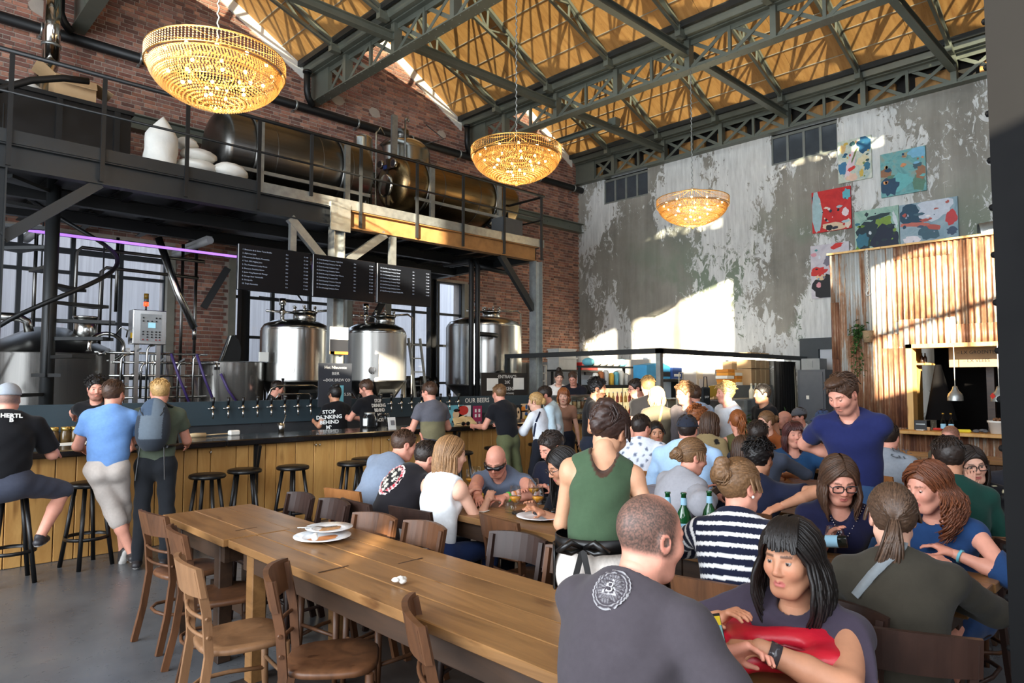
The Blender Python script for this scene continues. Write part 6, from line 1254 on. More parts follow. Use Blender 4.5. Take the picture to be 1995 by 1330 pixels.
# ------------------------------------------------------------------ people: signed-distance bodies turned into meshes
class SDF:
    def __init__(s, lo, hi, res):
        s.res = res; s.lo = np.asarray(lo, float); s.n = np.maximum(3, np.ceil((np.asarray(hi)-s.lo)/res).astype(int)+1)
        s.D = np.full(s.n, 1.0, np.float32)
        s.ax = [(s.lo[i]+res*np.arange(s.n[i])).astype(np.float32) for i in range(3)]
    def blk(s, lo, hi, pad):
        i0 = np.clip(np.floor((np.asarray(lo)-pad-s.lo)/s.res).astype(int), 0, s.n-1); i1 = np.clip(np.ceil((np.asarray(hi)+pad-s.lo)/s.res).astype(int)+1, 1, s.n)
        if (i1 <= i0).any(): return None, None
        sl = tuple(slice(a, b) for a, b in zip(i0, i1))
        return sl, (s.ax[0][sl[0]][:, None, None], s.ax[1][sl[1]][None, :, None], s.ax[2][sl[2]][None, None, :])
    def put(s, sl, d, k, op):
        a = s.D[sl]
        if op == 'u':
            if k <= 0: s.D[sl] = np.minimum(a, d)
            else:
                h = np.clip(.5+.5*(a-d)/k, 0, 1); s.D[sl] = a*(1-h)+d*h-k*h*(1-h)
        else:      # smooth subtraction
            k = max(k, 1e-5); h = np.clip(.5-.5*(a+d)/k, 0, 1); s.D[sl] = a*(1-h)-d*h+k*h*(1-h)
    def cone(s, a, b, ra, rb, k=.02, op='u', n=None, fl=1.0):
        a = np.asarray(a, float); b = np.asarray(b, float); R = max(ra, rb)
        sl, P = s.blk(np.minimum(a, b)-R, np.maximum(a, b)+R, k+2*s.res+.02)
        if sl is None: return s
        ab = b-a; L2 = max(ab @ ab, 1e-9)
        t = np.clip(((P[0]-a[0])*ab[0]+(P[1]-a[1])*ab[1]+(P[2]-a[2])*ab[2])/L2, 0, 1)
        q = [P[i]-(a[i]+t*ab[i]) for i in range(3)]
        if n is not None and fl != 1:
            n = nrm(n); dn = (q[0]*n[0]+q[1]*n[1]+q[2]*n[2])*(fl-1); q = [q[i]+n[i]*dn for i in range(3)]
        d = np.sqrt(q[0]**2+q[1]**2+q[2]**2)-(ra+(rb-ra)*t)
        if fl != 1: d = d*.85
        s.put(sl, d.astype(np.float32), k, op); return s
    def ell(s, c, r, k=.02, op='u', M=None):
        c = np.asarray(c, float); r = np.asarray(r if not np.isscalar(r) else (r,)*3, float); R = r.max()
        sl, P = s.blk(c-R, c+R, k+2*s.res+.02)
        if sl is None: return s
        q = [P[i]-c[i] for i in range(3)]
        if M is not None: q = [q[0]*M[j][0]+q[1]*M[j][1]+q[2]*M[j][2] for j in range(3)]
        k0 = np.sqrt(sum((q[i]/r[i])**2 for i in range(3))); k1 = np.sqrt(sum((q[i]/r[i]**2)**2 for i in range(3)))+1e-6
        s.put(sl, (k0*(k0-1)/k1).astype(np.float32), k, op); return s
    def cut(s, c, n, k=.004):
        """remove everything on the side n points to"""
        c = np.asarray(c, float); n = nrm(n)
        d = (s.ax[0][:, None, None]-c[0])*n[0]+(s.ax[1][None, :, None]-c[1])*n[1]+(s.ax[2][None, None, :]-c[2])*n[2]
        s.D = np.maximum(s.D, d.astype(np.float32)); return s
    def wob(s, amp, fr, seed=0):
        x, y, z = s.ax[0][:, None, None], s.ax[1][None, :, None], s.ax[2][None, None, :]
        w = np.sin(fr*(x*.8+z*1.1)+1.7*np.sin(fr*.45*y+seed)+seed)*np.sin(fr*.7*(y-.6*z)+1.3*np.sin(fr*.5*x)+2*seed)+.5*np.sin(fr*1.9*(z+.5*y-.3*x)+2.2*np.sin(fr*.6*x+seed))
        s.D = s.D+(amp*w).astype(np.float32); return s
    def mesh(s):
        """naive surface nets"""
        D = s.D; sg = D < 0; n = D.shape
        c = np.zeros((n[0]-1, n[1]-1, n[2]-1), np.int8)
        for i in (0, 1):
            for j in (0, 1):
                for k in (0, 1): c += sg[i:n[0]-1+i, j:n[1]-1+j, k:n[2]-1+k]
        act = (c > 0) & (c < 8); idx = np.argwhere(act)
        if len(idx) == 0: return np.zeros((0, 3)), np.zeros((0, 4), int)
        num = np.full(act.shape, -1, np.int64); num[act] = np.arange(len(idx))
        acc = np.zeros((len(idx), 3)); cnt = np.zeros(len(idx))
        cor = [(i, j, k) for i in (0, 1) for j in (0, 1) for k in (0, 1)]
        vals = {q: D[idx[:, 0]+q[0], idx[:, 1]+q[1], idx[:, 2]+q[2]] for q in cor}
        for q in cor:
            for ax in range(3):
                if q[ax]: continue
                r = list(q); r[ax] = 1; r = tuple(r); a, b = vals[q], vals[r]; m = (a < 0) != (b < 0)
                t = a[m]/(a[m]-b[m]); p = np.tile(np.array(q, float), (m.sum(), 1)); p[:, ax] += t; acc[m] += p; cnt[m] += 1
        v = s.lo+s.res*(idx+acc/cnt[:, None]); F = []
        for ax in range(3):
            u, w = (ax+1) % 3, (ax+2) % 3
            A = [slice(None)]*3; B = [slice(None)]*3; A[ax] = slice(0, n[ax]-1); B[ax] = slice(1, n[ax])
            ch = np.argwhere(sg[tuple(A)] != sg[tuple(B)])
            ok = (ch[:, u] > 0) & (ch[:, w] > 0) & (ch[:, u] < n[u]-1) & (ch[:, w] < n[w]-1); ch = ch[ok]
            if len(ch) == 0: continue
            def cell(du, dw):
                q = ch.copy(); q[:, u] += du; q[:, w] += dw; return num[q[:, 0], q[:, 1], q[:, 2]]
            f = np.stack([cell(-1, -1), cell(0, -1), cell(0, 0), cell(-1, 0)], 1)
            ins = sg[ch[:, 0], ch[:, 1], ch[:, 2]]; f[~ins] = f[~ins][:, ::-1]; F.append(f)
        return v, np.concatenate(F)
def mesh_obj(name, parts, m, parent, loc=None):
    """parts: list of (verts, quads, colours) joined into one smooth mesh"""
    vs, fs, cs, n = [], [], [], 0
    for v, f, c in parts:
        if len(v) == 0: continue
        vs.append(v); fs.append(np.asarray(f)+n); cs.append(c if len(np.shape(c)) == 2 else np.tile(np.asarray(c, float)[:3], (len(v), 1))); n += len(v)
    if not vs: return None
    v = np.concatenate(vs); f = np.concatenate(fs); c = np.concatenate(cs)
    me = bpy.data.meshes.new(name); me.vertices.add(len(v)); me.vertices.foreach_set('co', v.astype(np.float32).ravel())
    me.loops.add(f.size); me.loops.foreach_set('vertex_index', f.astype(np.int32).ravel())
    me.polygons.add(len(f)); me.polygons.foreach_set('loop_start', np.arange(0, f.size, f.shape[1], dtype=np.int32)); me.polygons.foreach_set('use_smooth', np.ones(len(f), bool))
    ca = me.color_attributes.new('Col', 'FLOAT_COLOR', 'POINT'); ca.data.foreach_set('color', np.concatenate([c, np.ones((len(c), 1))], 1).astype(np.float32).ravel())
    me.update(); me.validate()
    o = bpy.data.objects.new(name, me); COL.objects.link(o); me.materials.append(m); o.parent = parent; return o
M_SKIN = attr_mat('skin', .48, spec=.35, var=.07, vscale=30, sss=.0, bmp=.08, bscale=300)
M_CLOTH = attr_mat('cloth', .9, spec=.15, var=.08, vscale=40, bmp=.12, bscale=500, sheen=.08)
M_LEATH = attr_mat('leather', .45, spec=.4, var=.08, vscale=20)
def m_hair():
    m, nt, b = nodes_of('hair'); a = N(nt, 'ShaderNodeAttribute', attribute_name='Col'); n = noise(nt, 90, 3, .6)
    L(nt, mixc(nt, 1, a.outputs['Color'], ramp(nt, n, [(.3, (.7,)*3), (.7, (1.25,)*3)]).outputs[0], 'MULTIPLY'), b.inputs['Base Color'])
    b.inputs['Roughness'].default_value = .5; b.inputs['Specular IOR Level'].default_value = .45; bump(nt, b, n, .4, .004); return m
M_HAIR = m_hair()
M_EYE = attr_mat('eye', .15, spec=.6, var=0)
def rotm(yaw, pitch=0, roll=0):
    """columns: forward, left, up; pitch>0 looks down"""
    cy, sy, cp, sp, cr, sr = math.cos(yaw), math.sin(yaw), math.cos(pitch), math.sin(pitch), math.cos(roll), math.sin(roll)
    Rz = np.array([[cy, -sy, 0], [sy, cy, 0], [0, 0, 1]]); Ry = np.array([[cp, 0, sp], [0, 1, 0], [-sp, 0, cp]]); Rx = np.array([[1, 0, 0], [0, cr, -sr], [0, sr, cr]])
    return Rz @ Ry @ Rx
def ik(a, b, l1, l2, pole):
    d = b-a; L_ = np.linalg.norm(d); mx = (l1+l2)*.995
    if L_ > mx: b = a+d/L_*mx; d = b-a; L_ = mx
    L_ = max(L_, abs(l1-l2)+.02); x = (l1*l1-l2*l2+L_*L_)/(2*L_); h = math.sqrt(max(l1*l1-x*x, 0)); u = d/np.linalg.norm(d); p = pole-u*(pole @ u)
    return a+u*x+nrm(p)*h, b
SK = {'fair': (222, 172, 148), 'pink': (216, 152, 130), 'tan': (190, 136, 106), 'olive': (200, 150, 118), 'pale': (230, 188, 168)}
HC = {'black': (20, 16, 15), 'dark': (38, 27, 21), 'brown': (70, 48, 34), 'lbrown': (112, 82, 54), 'blond': (176, 140, 88), 'lblond': (206, 176, 120), 'ginger': (136, 78, 40), 'maroon': (70, 34, 32), 'grey': (110, 100, 94), 'auburn': (104, 58, 34)}
def head_mesh(H, R, res, skin, hair, o):
    """head in world-local: H origin, R columns fwd/left/up"""
    P = lambda x, y, z: H+R @ np.array([x, y, z]); M = R.T
    s = SDF(H-.17, H+np.array([.17, .17, .16]), res)
    fm = o.get('sex', 'm') == 'f'
    s.ell(P(-.014, 0, .03), (.1, .077, .094), .02, M=M)
    s.ell(P(.024, 0, -.032), (.07, .058 if fm else .061, .086), .03, M=M)
    s.cone(P(.05, -.014, -.098), P(.05, .014, -.098), .022, .022, .03)
    for y in (-1, 1):
        s.cone(P(.0, .052*y, -.06), P(.045, .026*y, -.095), .02 if not fm else .016, .018, .03)
        s.ell(P(.06, .036*y, -.022), (.027, .026, .026), .025, M=M)
        s.ell(P(.104, .031*y, .006), (.019, .0165, .0105), .012, 's', M=M)
        s.ell(P(-.004, .077*y, -.004), (.023, .009, .034), .008, M=rotm(0, -.2) .T @ M)
        s.ell(P(-.002, .086*y, .0), (.012, .007, .018), .004, 's', M=M)
        s.ell(P(.098, .0115*y, -.032), .0072, .007)
        s.cone(P(.083, .014*y, .026), P(.074, .042*y, .027), .0085, .006, .014)
    s.cone(P(.088, 0, .014), P(.107, 0, -.025), .0075, .0105, .013)
    s.cone(P(.0865, 0, -.0605), P(.078, .02, -.064), .0055, .0035, .008); s.cone(P(.0865, 0, -.0605), P(.078, -.02, -.064), .0055, .0035, .008); s.cone(P(.083, -.01, -.0705), P(.083, .01, -.0705), .0062, .0062, .009)
    s.cone(P(.088, -.02, -.0652), P(.088, .02, -.0652), .0025, .0025, .004, 's') if res < .007 else None
    nb = o['_neck']; s.cone(P(-.018, 0, -.05), nb, .05 if fm else .057, .055 if fm else .064, .03)
    v, f = s.mesh(); q = (v-H) @ R; x, y, z = q[:, 0], q[:, 1], q[:, 2]
    c = np.tile(np.array(lin(skin)), (len(v), 1)); ay = np.abs(y)
    red = np.clip(1-np.sqrt(((x-.075)/.04)**2+((ay-.035)/.03)**2+((z+.025)/.03)**2), 0, 1)+np.clip(1-np.sqrt(((x-.11)/.03)**2+(y/.02)**2+((z+.02)/.03)**2), 0, 1)*.7+np.clip((ay-.072)/.012, 0, 1)*.7*(x < .03)
    c *= 1-red[:, None]*np.array([.02, .2, .2])
    lip = (x > .07) & (ay < .022-.6*np.abs(z+.066)) & (np.abs(z+.0655) < .0095); lc = np.array(lin((182, 104, 96))) if fm else np.array(lin(skin))*np.array([.8, .62, .6]); c[lip] = lc
    hc = np.array(lin(hair)); ec = hc*.8
    br = (x > .055) & (np.abs(z-.028-.1*(ay-.03)*(ay < .03)) < .0048) & (ay > .012) & (ay < .047); c[br] = c[br]*.25+ec*.75
    rn = np.random.RandomState(3).rand(len(v))
    b = o.get('beard', 0)
    if b:
        m_ = ((z < -.04) & (x > .0) & ~lip & (z < -.04-.25*(.07-x)*0)) & ((z < -.045) | (ay > .05)) & ~((np.abs(z+.05) < .012) & (x > .1)) & (z > -.125)
        m_ |= (x > -.005) & (x < .035) & (ay > .05) & (z < .0); bc = o.get('bcol', hair); bc = np.array(lin(HC.get(bc, bc) if isinstance(bc, str) else bc)); w = (b*(.75+.25*rn))[:, None]
        c[m_] = (c*(1-w)+bc*w)[m_]
    if o.get('hair') in ('buzz', 'bald', 'balding'):
        line = (z > -.05+.0*x) & ((x < .02) | (z > .06)) & ((x < .07-.3*(ay)) | (z > .075))
        w = np.clip((np.minimum(.055-x, .2) + np.clip(z-.05, 0, 1)*.6)/.03, 0, 1)*np.clip((z+.05)/.02, 0, 1)*(ay < .082)
        if o['hair'] == 'balding': w *= np.clip(1.25-np.exp(-(((x-.03)/.07)**2+(y/.05)**2))*(z > .05)*1.3, 0, 1)
        k = {'buzz': .85, 'bald': .22, 'balding': .95}[o['hair']]
        if o['hair'] == 'bald': w *= (z < .05)*1.0+.15
        w = (w*k*(.8+.3*rn))[:, None]; w = np.clip(w, 0, 1); c = c*(1-w)+hc*w
    return v, f, c
def eyes_part(H, R, res, o, parent, hair):
    mb = MB(); P = lambda x, y, z: H+R @ np.array([x, y, z]); dn = o.get('eyes', 'open')
    for y in (-1, 1):
        c = P(.0765, .031*y, .006); mb.ball(c, .0122, 12, lin((150, 142, 136)))
        g = R @ nrm(np.array([1, o.get('gaze', 0), -.35 if dn == 'down' else 0])); mb.ball(c+g*.0062, .0072, 10, lin((36, 26, 20)))
        lid = (.35 if dn == 'open' else .95)
        v = []; n = 10                                            # upper lid shell
        for i in range(6):
            th = .1+({'closed': 1.75, 'down': 1.5, 'open': 1.22}[dn]-.1)*i/5
            for k in range(n): ph = -1.35+2.7*k/(n-1); e = PI/2-th; v.append(c+R @ (np.array([math.cos(e)*math.cos(ph), math.cos(e)*math.sin(ph), math.sin(e)])*.0134))
        mb.add(v, [(i*n+k, (i+1)*n+k, (i+1)*n+k+1, i*n+k+1) for i in range(5) for k in range(n-1)], tuple(x*.8 for x in lin(SK[o['skin']])), True)
        v = []
        for i in range(4):
            e = -1.4+.95*i/3
            for k in range(n): ph = -1.35+2.7*k/(n-1); v.append(c+R @ (np.array([math.cos(e)*math.cos(ph), math.cos(e)*math.sin(ph), math.sin(e)])*.0134))
        mb.add(v, [(i*n+k, i*n+k+1, (i+1)*n+k+1, (i+1)*n+k) for i in range(3) for k in range(n-1)], tuple(x*.85 for x in lin(SK[o['skin']])), True)
    return mb.build('eyes', M_EYE, parent)
def scalp(R3, th, ph):
    return np.array([math.sin(th)*math.cos(ph)*R3[0], math.sin(th)*math.sin(ph)*R3[1], math.cos(th)*R3[2]])
def strands(mb, curves, r, col, n=5, var=.35, seed=0):
    rn = random.Random(seed)
    for pts in curves:
        k = 1+rn.uniform(-var, var); m = len(pts); rs = [r*(.55+.45*min(1, 3*i/m))*(1 if i < m*.7 else max(.12, 1-(i-m*.7)/(m*.3)*.9)) for i in range(m)]
        mb.tube(pts, rs, n, tuple(x*k for x in col), cap=False)
def hair_part(H, R, o, parent, col, dens=1.0):
    st = o.get('hair', 'short'); P = lambda q: H+R @ np.asarray(q); C0 = np.array([-.016, 0, .033]); rn = random.Random(o.get('seed', 1)); hc = lin(col)
    if st in ('bald', 'buzz', 'balding'): return
    res = o['_rh']; s = SDF(H-.19, H+np.array([.19, .19, .2]), res); M = R.T
    th = {'short': .008, 'crop': .005, 'quiff': .01, 'curlyshort': .014, 'messy': .014}.get(st, .009)
    s.ell(P(C0), (.102+th, .079+th, .096+th), .0, M=M)
    if st == 'quiff': s.ell(P((.045, 0, .112)), (.055, .058, .026), .02, M=M)
    if st in ('curlyshort', 'messy'): s.wob(.006, 120, rn.random()*6)
    else: s.wob(.0022, 160, rn.random()*6)
    # carve face, ears and nape free
    s.ell(P((.108, 0, -.04)), (.086, .105, .112), .006, 's', M=M)
    s.ell(P((.03, 0, -.075)), (.06, .12, .075), .01, 's', M=M)
    for y in (-1, 1): s.ell(P((0, .09*y, -.012)), (.03, .03, .036), .006, 's', M=M)
    s.cut(P((0, 0, -.062 if st not in ('long', 'bob', 'curly') else -.1)), R @ np.array([.25, 0, -1.]))
    v, f = s.mesh(); rr = np.random.RandomState(2).rand(len(v), 1)
    cap = mesh_obj('hair', [(v, f, np.array(hc)*(.8+.4*rr))], M_HAIR, parent)
    mb = MB(); cur = []
    ln = o.get('hlen', .3)
    if st in ('short', 'quiff', 'messy', 'curlyshort'):
        wav = st in ('messy', 'curlyshort')
        for _ in range(int((420 if not wav else 300)*dens)):
            t = rn.uniform(0, 1.3)**.8; p = rn.uniform(-PI, PI)
            if abs(p) < .95 and t > .92: continue
            if abs(p) < 1.75 and t > 1.1: continue
            b = C0+scalp((.106+th*.6, .083+th*.6, .1+th*.6), t, p); nn = nrm(b-C0); l = {'short': .026, 'quiff': .036, 'messy': .045, 'curlyshort': .05}[st]*rn.uniform(.6, 1.3)
            g = np.array([.9 if b[0] > .02 else -.2, .25 if b[1] > 0 else -.25, .1 if t < .5 else -.9]); g = g-nn*(g @ nn); dr = nrm(nrm(g)+nn*(.28 if not wav else .4)+.2*np.array([rn.uniform(-1, 1), rn.uniform(-1, 1), 0])); tw = rn.uniform(0, 6)
            pts = []
            for i in range(5):
                q = b+dr*l*i/4-nn*.006*(i/4)**2
                if wav: q = q+.007*np.array([math.sin(tw+i*1.8), math.cos(tw+i*1.8), math.sin(tw+i)])
                pts.append(P(q))
            cur.append(pts)
        strands(mb, cur, .0036 if not wav else .005, hc, 3)
    elif st in ('long', 'bob', 'curly'):
        up = R.T @ np.array([0, 0, 1.]); dn = -up
        part = o.get('part', 0.0); vol = o.get('vol', 0.0); nst = int(o.get('nst', 330)*dens); bangs = o.get('bangs', False)
        for i in range(nst):
            f_ = rn.random(); sd = rn.choice((-1, 1)); lay = rn.random()
            root = C0+np.array([.085-.18*f_, part*(1-f_)+.004*sd, .0]); root[2] = C0[2]+.1*math.sqrt(max(.05, 1-((root[0]-C0[0])/.112)**2))
            ph = sd*(math.radians(o.get('face', 62))+(PI-math.radians(o.get('face', 62)))*min(1, f_*1.08+rn.uniform(-.05, .05)))
            rr_ = 1.06+.1*lay+vol; eq = C0+np.array([.1*rr_*math.cos(ph), .082*rr_*math.sin(ph), -.03])
            L_ = ln*rn.uniform(.86, 1.04); pts = []; n1 = 6; n2 = 16 if st == 'curly' else 8; tw = rn.uniform(0, 6.3)
            for k in range(n1+1):
                t = k/n1; q = root*(1-t)+eq*t; d = q-C0; e = math.sqrt((d[0]/(.1*rr_))**2+(d[1]/(.082*rr_))**2+(d[2]/(.098*(1+.1*lay+vol*.6)))**2); pts.append((C0+d/max(e, .3) if t < 1 else eq)+(.005*np.array([math.sin(tw+9*t), math.cos(tw+9*t), 0]) if st == 'curly' else 0))
            q = eq; low = L_-.1
            out = nrm(np.array([eq[0]-C0[0], eq[1]-C0[1], 0]))
            for k in range(1, n2+1):
                t = k/n2; drop = dn*low*t; bulge = out*(.012*math.sin(PI*t)+vol*.35*math.sin(PI*t)-.02*t*t*(1-2*vol))
                qq = eq+drop+bulge+np.array([0, rn.uniform(-.003, .003), 0])
                if st == 'curly': qq = qq+.016*min(1, 3*t)*np.array([math.sin(tw+t*17), math.cos(tw+t*17), 0])
                else: qq = qq+.003*np.array([math.sin(tw+t*5), math.cos(tw+t*4), 0])
                pts.append(qq)
            cur.append([P(a) for a in pts])
        if bangs:
            for i in range(110):
                y0 = rn.uniform(-.035, .035); y1 = y0*1.75+rn.uniform(-.012, .012)+bangs*.03; pts = []; le = rn.uniform(.6, .92)
                for k in range(7):
                    t = k/6*le; x = .0+.116*math.sin(min(t*1.5, 1.5)); z = .141-.012*t-.098*t**2.0; pts.append(P((x+.004*rn.random(), y0*(1-t)+y1*t, z)))
                cur.append(pts)
        strands(mb, cur, o.get('hr', .0075), hc, 5)
    elif st in ('bun', 'pony', 'clip'):
        tie = np.array(o.get('tie', (-.125, 0, .04))); 
        for i in range(int(200*dens)):
            a = rn.uniform(-2.3, 2.3); t0 = rn.uniform(.15, 1.3)
            b = C0+scalp((.108, .085, .103), min(1.45, t0+.25*(abs(a) < .9)*0), a)
            if b[0] > .055 and b[2] < .07: b = C0+scalp((.108, .085, .103), .7, a)
            pts = []
            for k in range(7):
                t = k/6; q = b*(1-t)+tie*t; d = q-C0; e = math.sqrt((d[0]/.11)**2+(d[1]/.087)**2+(d[2]/.106)**2)
                pts.append(P(C0+d/max(e, .3)*(1 if t < .95 else max(1, e)) if t < .99 else tie))
            cur.append(pts)
        if st == 'bun' and o.get('messy', 1):
            bs = SDF(H-.3, H+.3, res); br = o.get('br', .042)*(1 if 'messy' in o else 1.25)
            for _ in range(9): bs.ell(P(tie+br*np.array([rn.gauss(-.1, .22), rn.gauss(0, .36), rn.gauss(0, .32)])), br*rn.uniform(.42, .62), .015)
            bs.wob(.003, 110, 1); bv, bf = bs.mesh(); mesh_obj('hair_knot', [(bv, bf, np.array(hc)*(.7+.6*np.random.RandomState(1).rand(len(bv), 1)))], M_HAIR, parent)
            for i in range(90):
                d0 = nrm(np.array([rn.gauss(-.4, .5), rn.gauss(0, .8), rn.gauss(0, .8)])); e0 = nrm(np.cross(d0, [rn.random(), rn.random(), rn.random()])); cur.append([P(tie+(d0*math.cos(k*.4)+e0*math.sin(k*.4))*br*rn.uniform(.8, .95)*np.array([.7, 1, .9])) for k in range(6)])
        elif st == 'bun':
            br = o.get('br', .042)
            for i in range(46):
                ph = rn.uniform(0, 6.3); rad = br*rn.uniform(.55, 1); pts = []; tl = rn.uniform(-.6, .6)
                for k in range(9):
                    a = ph+k*.5; pts.append(P(tie+np.array([-.014-.6*br*math.cos(tl)*rn.uniform(.7, 1), rad*math.cos(a), rad*math.sin(a)*.95])))
                cur.append(pts)
            bs = SDF(H-.25, H+.25, res); bs.ell(P(tie+np.array([-.012, 0, 0])), (br*.8, br*.95, br*.95), .0, M=M); bv, bf = bs.mesh(); mesh_obj('hair_bun', [(bv, bf, np.array(hc)*.8)], M_HAIR, parent)
        else:
            dn = R.T @ np.array([0, 0, -1.]); sw = np.array(o.get('sweep', (-.05, 0, 0)))
            for i in range(int(90*dens)):
                o1 = np.array([0, rn.gauss(0, .016), rn.gauss(0, .012)]); pts = []; l = ln*rn.uniform(.75, 1.05); tw = rn.uniform(0, 6)
                for k in range(10):
                    t = k/9; pts.append(P(tie+o1*(.3+1.3*t)+dn*l*t+np.array([-.05*math.sin(PI*min(1, t*1.3)), 0, .02*math.sin(PI*t)])+sw*t+.004*np.array([math.sin(tw+5*t), math.cos(tw+5*t), 0])))
                cur.append(pts)
        for i in range(o.get('wisps', 10)):
            a = rn.choice((-1, 1))*rn.uniform(1.0, 1.7); b = C0+scalp((.106, .084, .1), 1.35, a); cur.append([P(b+np.array([.01*k*.3, .004*k*(1 if a > 0 else -1), -.014*k])) for k in range(6)])
        strands(mb, cur, .0062, hc, 4)
    if mb.v: mb.build('hair_strands', M_HAIR, cap)
def hand_mesh(wr, d, pn, side, res, skin, curl=.5, spread=.12, thumb=.5, sc=1.0):
    """wr wrist, d finger direction, pn palm normal (points out of the palm); side +1 left hand"""
    d = nrm(d); pn = nrm(pn-d*(np.asarray(pn) @ d)); lat = np.cross(d, pn)*side      # toward the thumb side
    s = SDF(wr-.21, wr+.21, res); rf = max(.0082*sc, .72*res); pc = wr+d*.05*sc
    s.cone(wr-d*.035, wr+d*.02, .026*sc, .024*sc, .02, n=pn, fl=1.25)
    for k in (-1.2, -.4, .4, 1.2): s.cone(wr+d*.02*sc+lat*.012*k*sc, wr+d*.088*sc+lat*.0185*k*sc-pn*.003, .0155*sc, .0125*sc, .012)
    s.cone(wr+d*.02*sc+lat*.018*sc, wr+d*.05*sc+lat*.03*sc+pn*.006, .018*sc, .014*sc, .012)
    for k, l, cu in ((1.2, .072, 1.0), (.4, .08, .95), (-.4, .075, 1.02), (-1.2, .06, 1.08)):
        p = wr+d*.09*sc+lat*.0185*k*sc-pn*.002; a = curl*cu*.9; dd = nrm(d+lat*k*spread)
        for seg, (fr, r0, r1) in enumerate(((.45, 1.0, .95), (.31, .95, .88), (.24, .88, .75))):
            ang = a*(.75+.55*seg) if seg else a*.75; v_ = dd*math.cos(ang)+pn*math.sin(ang); q = p+v_*l*fr*sc
            s.cone(p, q, rf*r0, rf*r1, .004); p = q; a = ang
    p = wr+d*.035*sc+lat*.034*sc+pn*.006; v1 = nrm(d*.55+lat*(.75-.5*thumb)+pn*(.2+.5*thumb)); q = p+v1*.036*sc; s.cone(p, q, rf*1.25, rf*1.1, .01)
    v2 = nrm(v1+d*.5-lat*.5*thumb); s.cone(q, q+v2*.03*sc, rf*1.1, rf*.85, .004)
    v, f = s.mesh(); c = np.tile(np.array(lin(skin)), (len(v), 1)); c *= np.array([1, .93, .91]); return v, f, c
PLOG = []
def person(label, loc, yaw, d=6.0, **o):
    """builds one person; loc = floor point under the pelvis, yaw = facing; o = pose, clothes, hair"""
    sc = o.get('h', 1.75)/1.75; fem = o.get('sex', 'm') == 'f'; wd = o.get('wide', 1.0); Rz = rotm(yaw)
    near, mid = d < 3.3, d < 6.6
    rh = o.get('rh', .0045 if near else .006 if mid else .0085); rc = o['rc'] if 'rc' in o else .0085 if near else .013 if mid else .017; rl = .0085 if near else .011 if mid else .013; rhd = .0048 if near else .0062 if mid else .0085
    o['_rh'] = rh*1.4
    skin = SK[o.setdefault('skin', 'fair')]; hair = o.get('hcol', 'brown'); hair = HC[hair] if isinstance(hair, str) else hair; sit = o.get('pose', 'sit') == 'sit'
    ln, sl, tw = o.get('lean', .1), o.get('side', 0), o.get('twist', 0)
    pzadd = 0
    for it in range(4):
        pz = o.get('pz', .56 if sit else .93*sc)+pzadd; pel = V3(0, 0, pz)
        def up_(a, b): return nrm(V3(math.sin(a), -math.sin(b), math.cos(a)*math.cos(b)))
        wa = pel+up_(ln*.5, sl*.5)*.17*sc; ch = wa+up_(ln*.95, sl*.9)*.2*sc; nb = ch+up_(ln*1.15, sl)*.15*sc
        uu = up_(ln, sl); ct, st_ = math.cos(tw), math.sin(tw); fw = nrm(V3(ct, st_, 0)-uu*(V3(ct, st_, 0) @ uu)); lf = np.cross(uu, fw)
        sw = (.148 if fem else .17)*sc*wd; sh = {1: ch+uu*.09*sc+lf*sw+fw*.01, -1: ch+uu*.09*sc-lf*sw+fw*.01}
        shr = o.get('shrug', 0); sh = {k: v+uu*shr for k, v in sh.items()}
        # head
        hy, hp, hr = o.get('head', (0, .1, 0)); R = rotm(tw+hy, hp, hr); nd = up_(ln*.8+.12+hp*.35, sl*.7); H = nb+nd*.105*sc+R @ V3(.018, 0, .055)*sc
        if 'hoff' in o: H = H+V3(*o['hoff'])
        if 'px' not in o: break
        rd = CF+CR*(o['px'][0]-CX)/FPX+CU*(CY-o['px'][1])/FPX
        if 'dist' in o:
            tz = (CC+rd*o['dist'])[2]-o.get('z', 0)
            if sit: pzadd += tz-H[2]
            else: sc *= tz/H[2]
            W_ = CC+rd*o['dist']
        else: W_ = CC+rd*((H[2]+o.get('z', 0)-CC[2])/rd[2])
    if 'px' in o:
        loc = tuple((W_-Rz @ H)[:2])
    t = thing('person', label, 'person', (*loc, o.get('z', 0)), group=o.get('group')); t.rotation_euler = (0, 0, yaw); ROOT[t.name] = (0, 0, 0)
    PLOG.append((label, np.round(loc, 2).tolist(), round(float(sc), 2), round(float(H[2]), 2), round(float(pzadd), 2)))
    L3 = V3(*loc, o.get('z', 0))
    for nm in 'LR':
        if 'w'+nm in o: px_, py_, z_ = o['w'+nm]; o['hand'+nm] = tuple(Rz.T @ (on('Z', z_, px_, py_)-L3))
        if 'f'+nm in o: px_, py_, z_ = o['f'+nm]; o['foot'+nm] = tuple(Rz.T @ (on('Z', z_, px_, py_)-L3))
    o['_neck'] = nb-uu*.01-fw*.0
    parts = [head_mesh(H, R, rh, skin, hair, o)]
    # limbs
    ua, fa = .29*sc, .25*sc; bare = o.get('pants_len', 2.0)       # 2 = ankle, 1.1 = shorts
    arms, legs = {}, {}
    for k, nm in ((1, 'L'), (-1, 'R')):
        tg = V3(*o.get('hand'+nm, (.3, .16*k, pz+.22) if sit else (.06, .235*k, pz-.12))); arms[k] = ik(sh[k], tg, ua, fa, V3(*o.get('pole'+nm, (-.7, .35*k, -.6))))
        hip = pel+V3(0, .088*k*sc*wd, -.02); ft = V3(*o.get('foot'+nm, (.42, .13*k, .075) if sit else (.0, .11*k, .075))); kn, ft = ik(hip, ft, .43*sc, .42*sc, V3(*o.get('kpole'+nm, (1, .12*k, .35 if sit else 0)))); legs[k] = (hip, kn, ft)
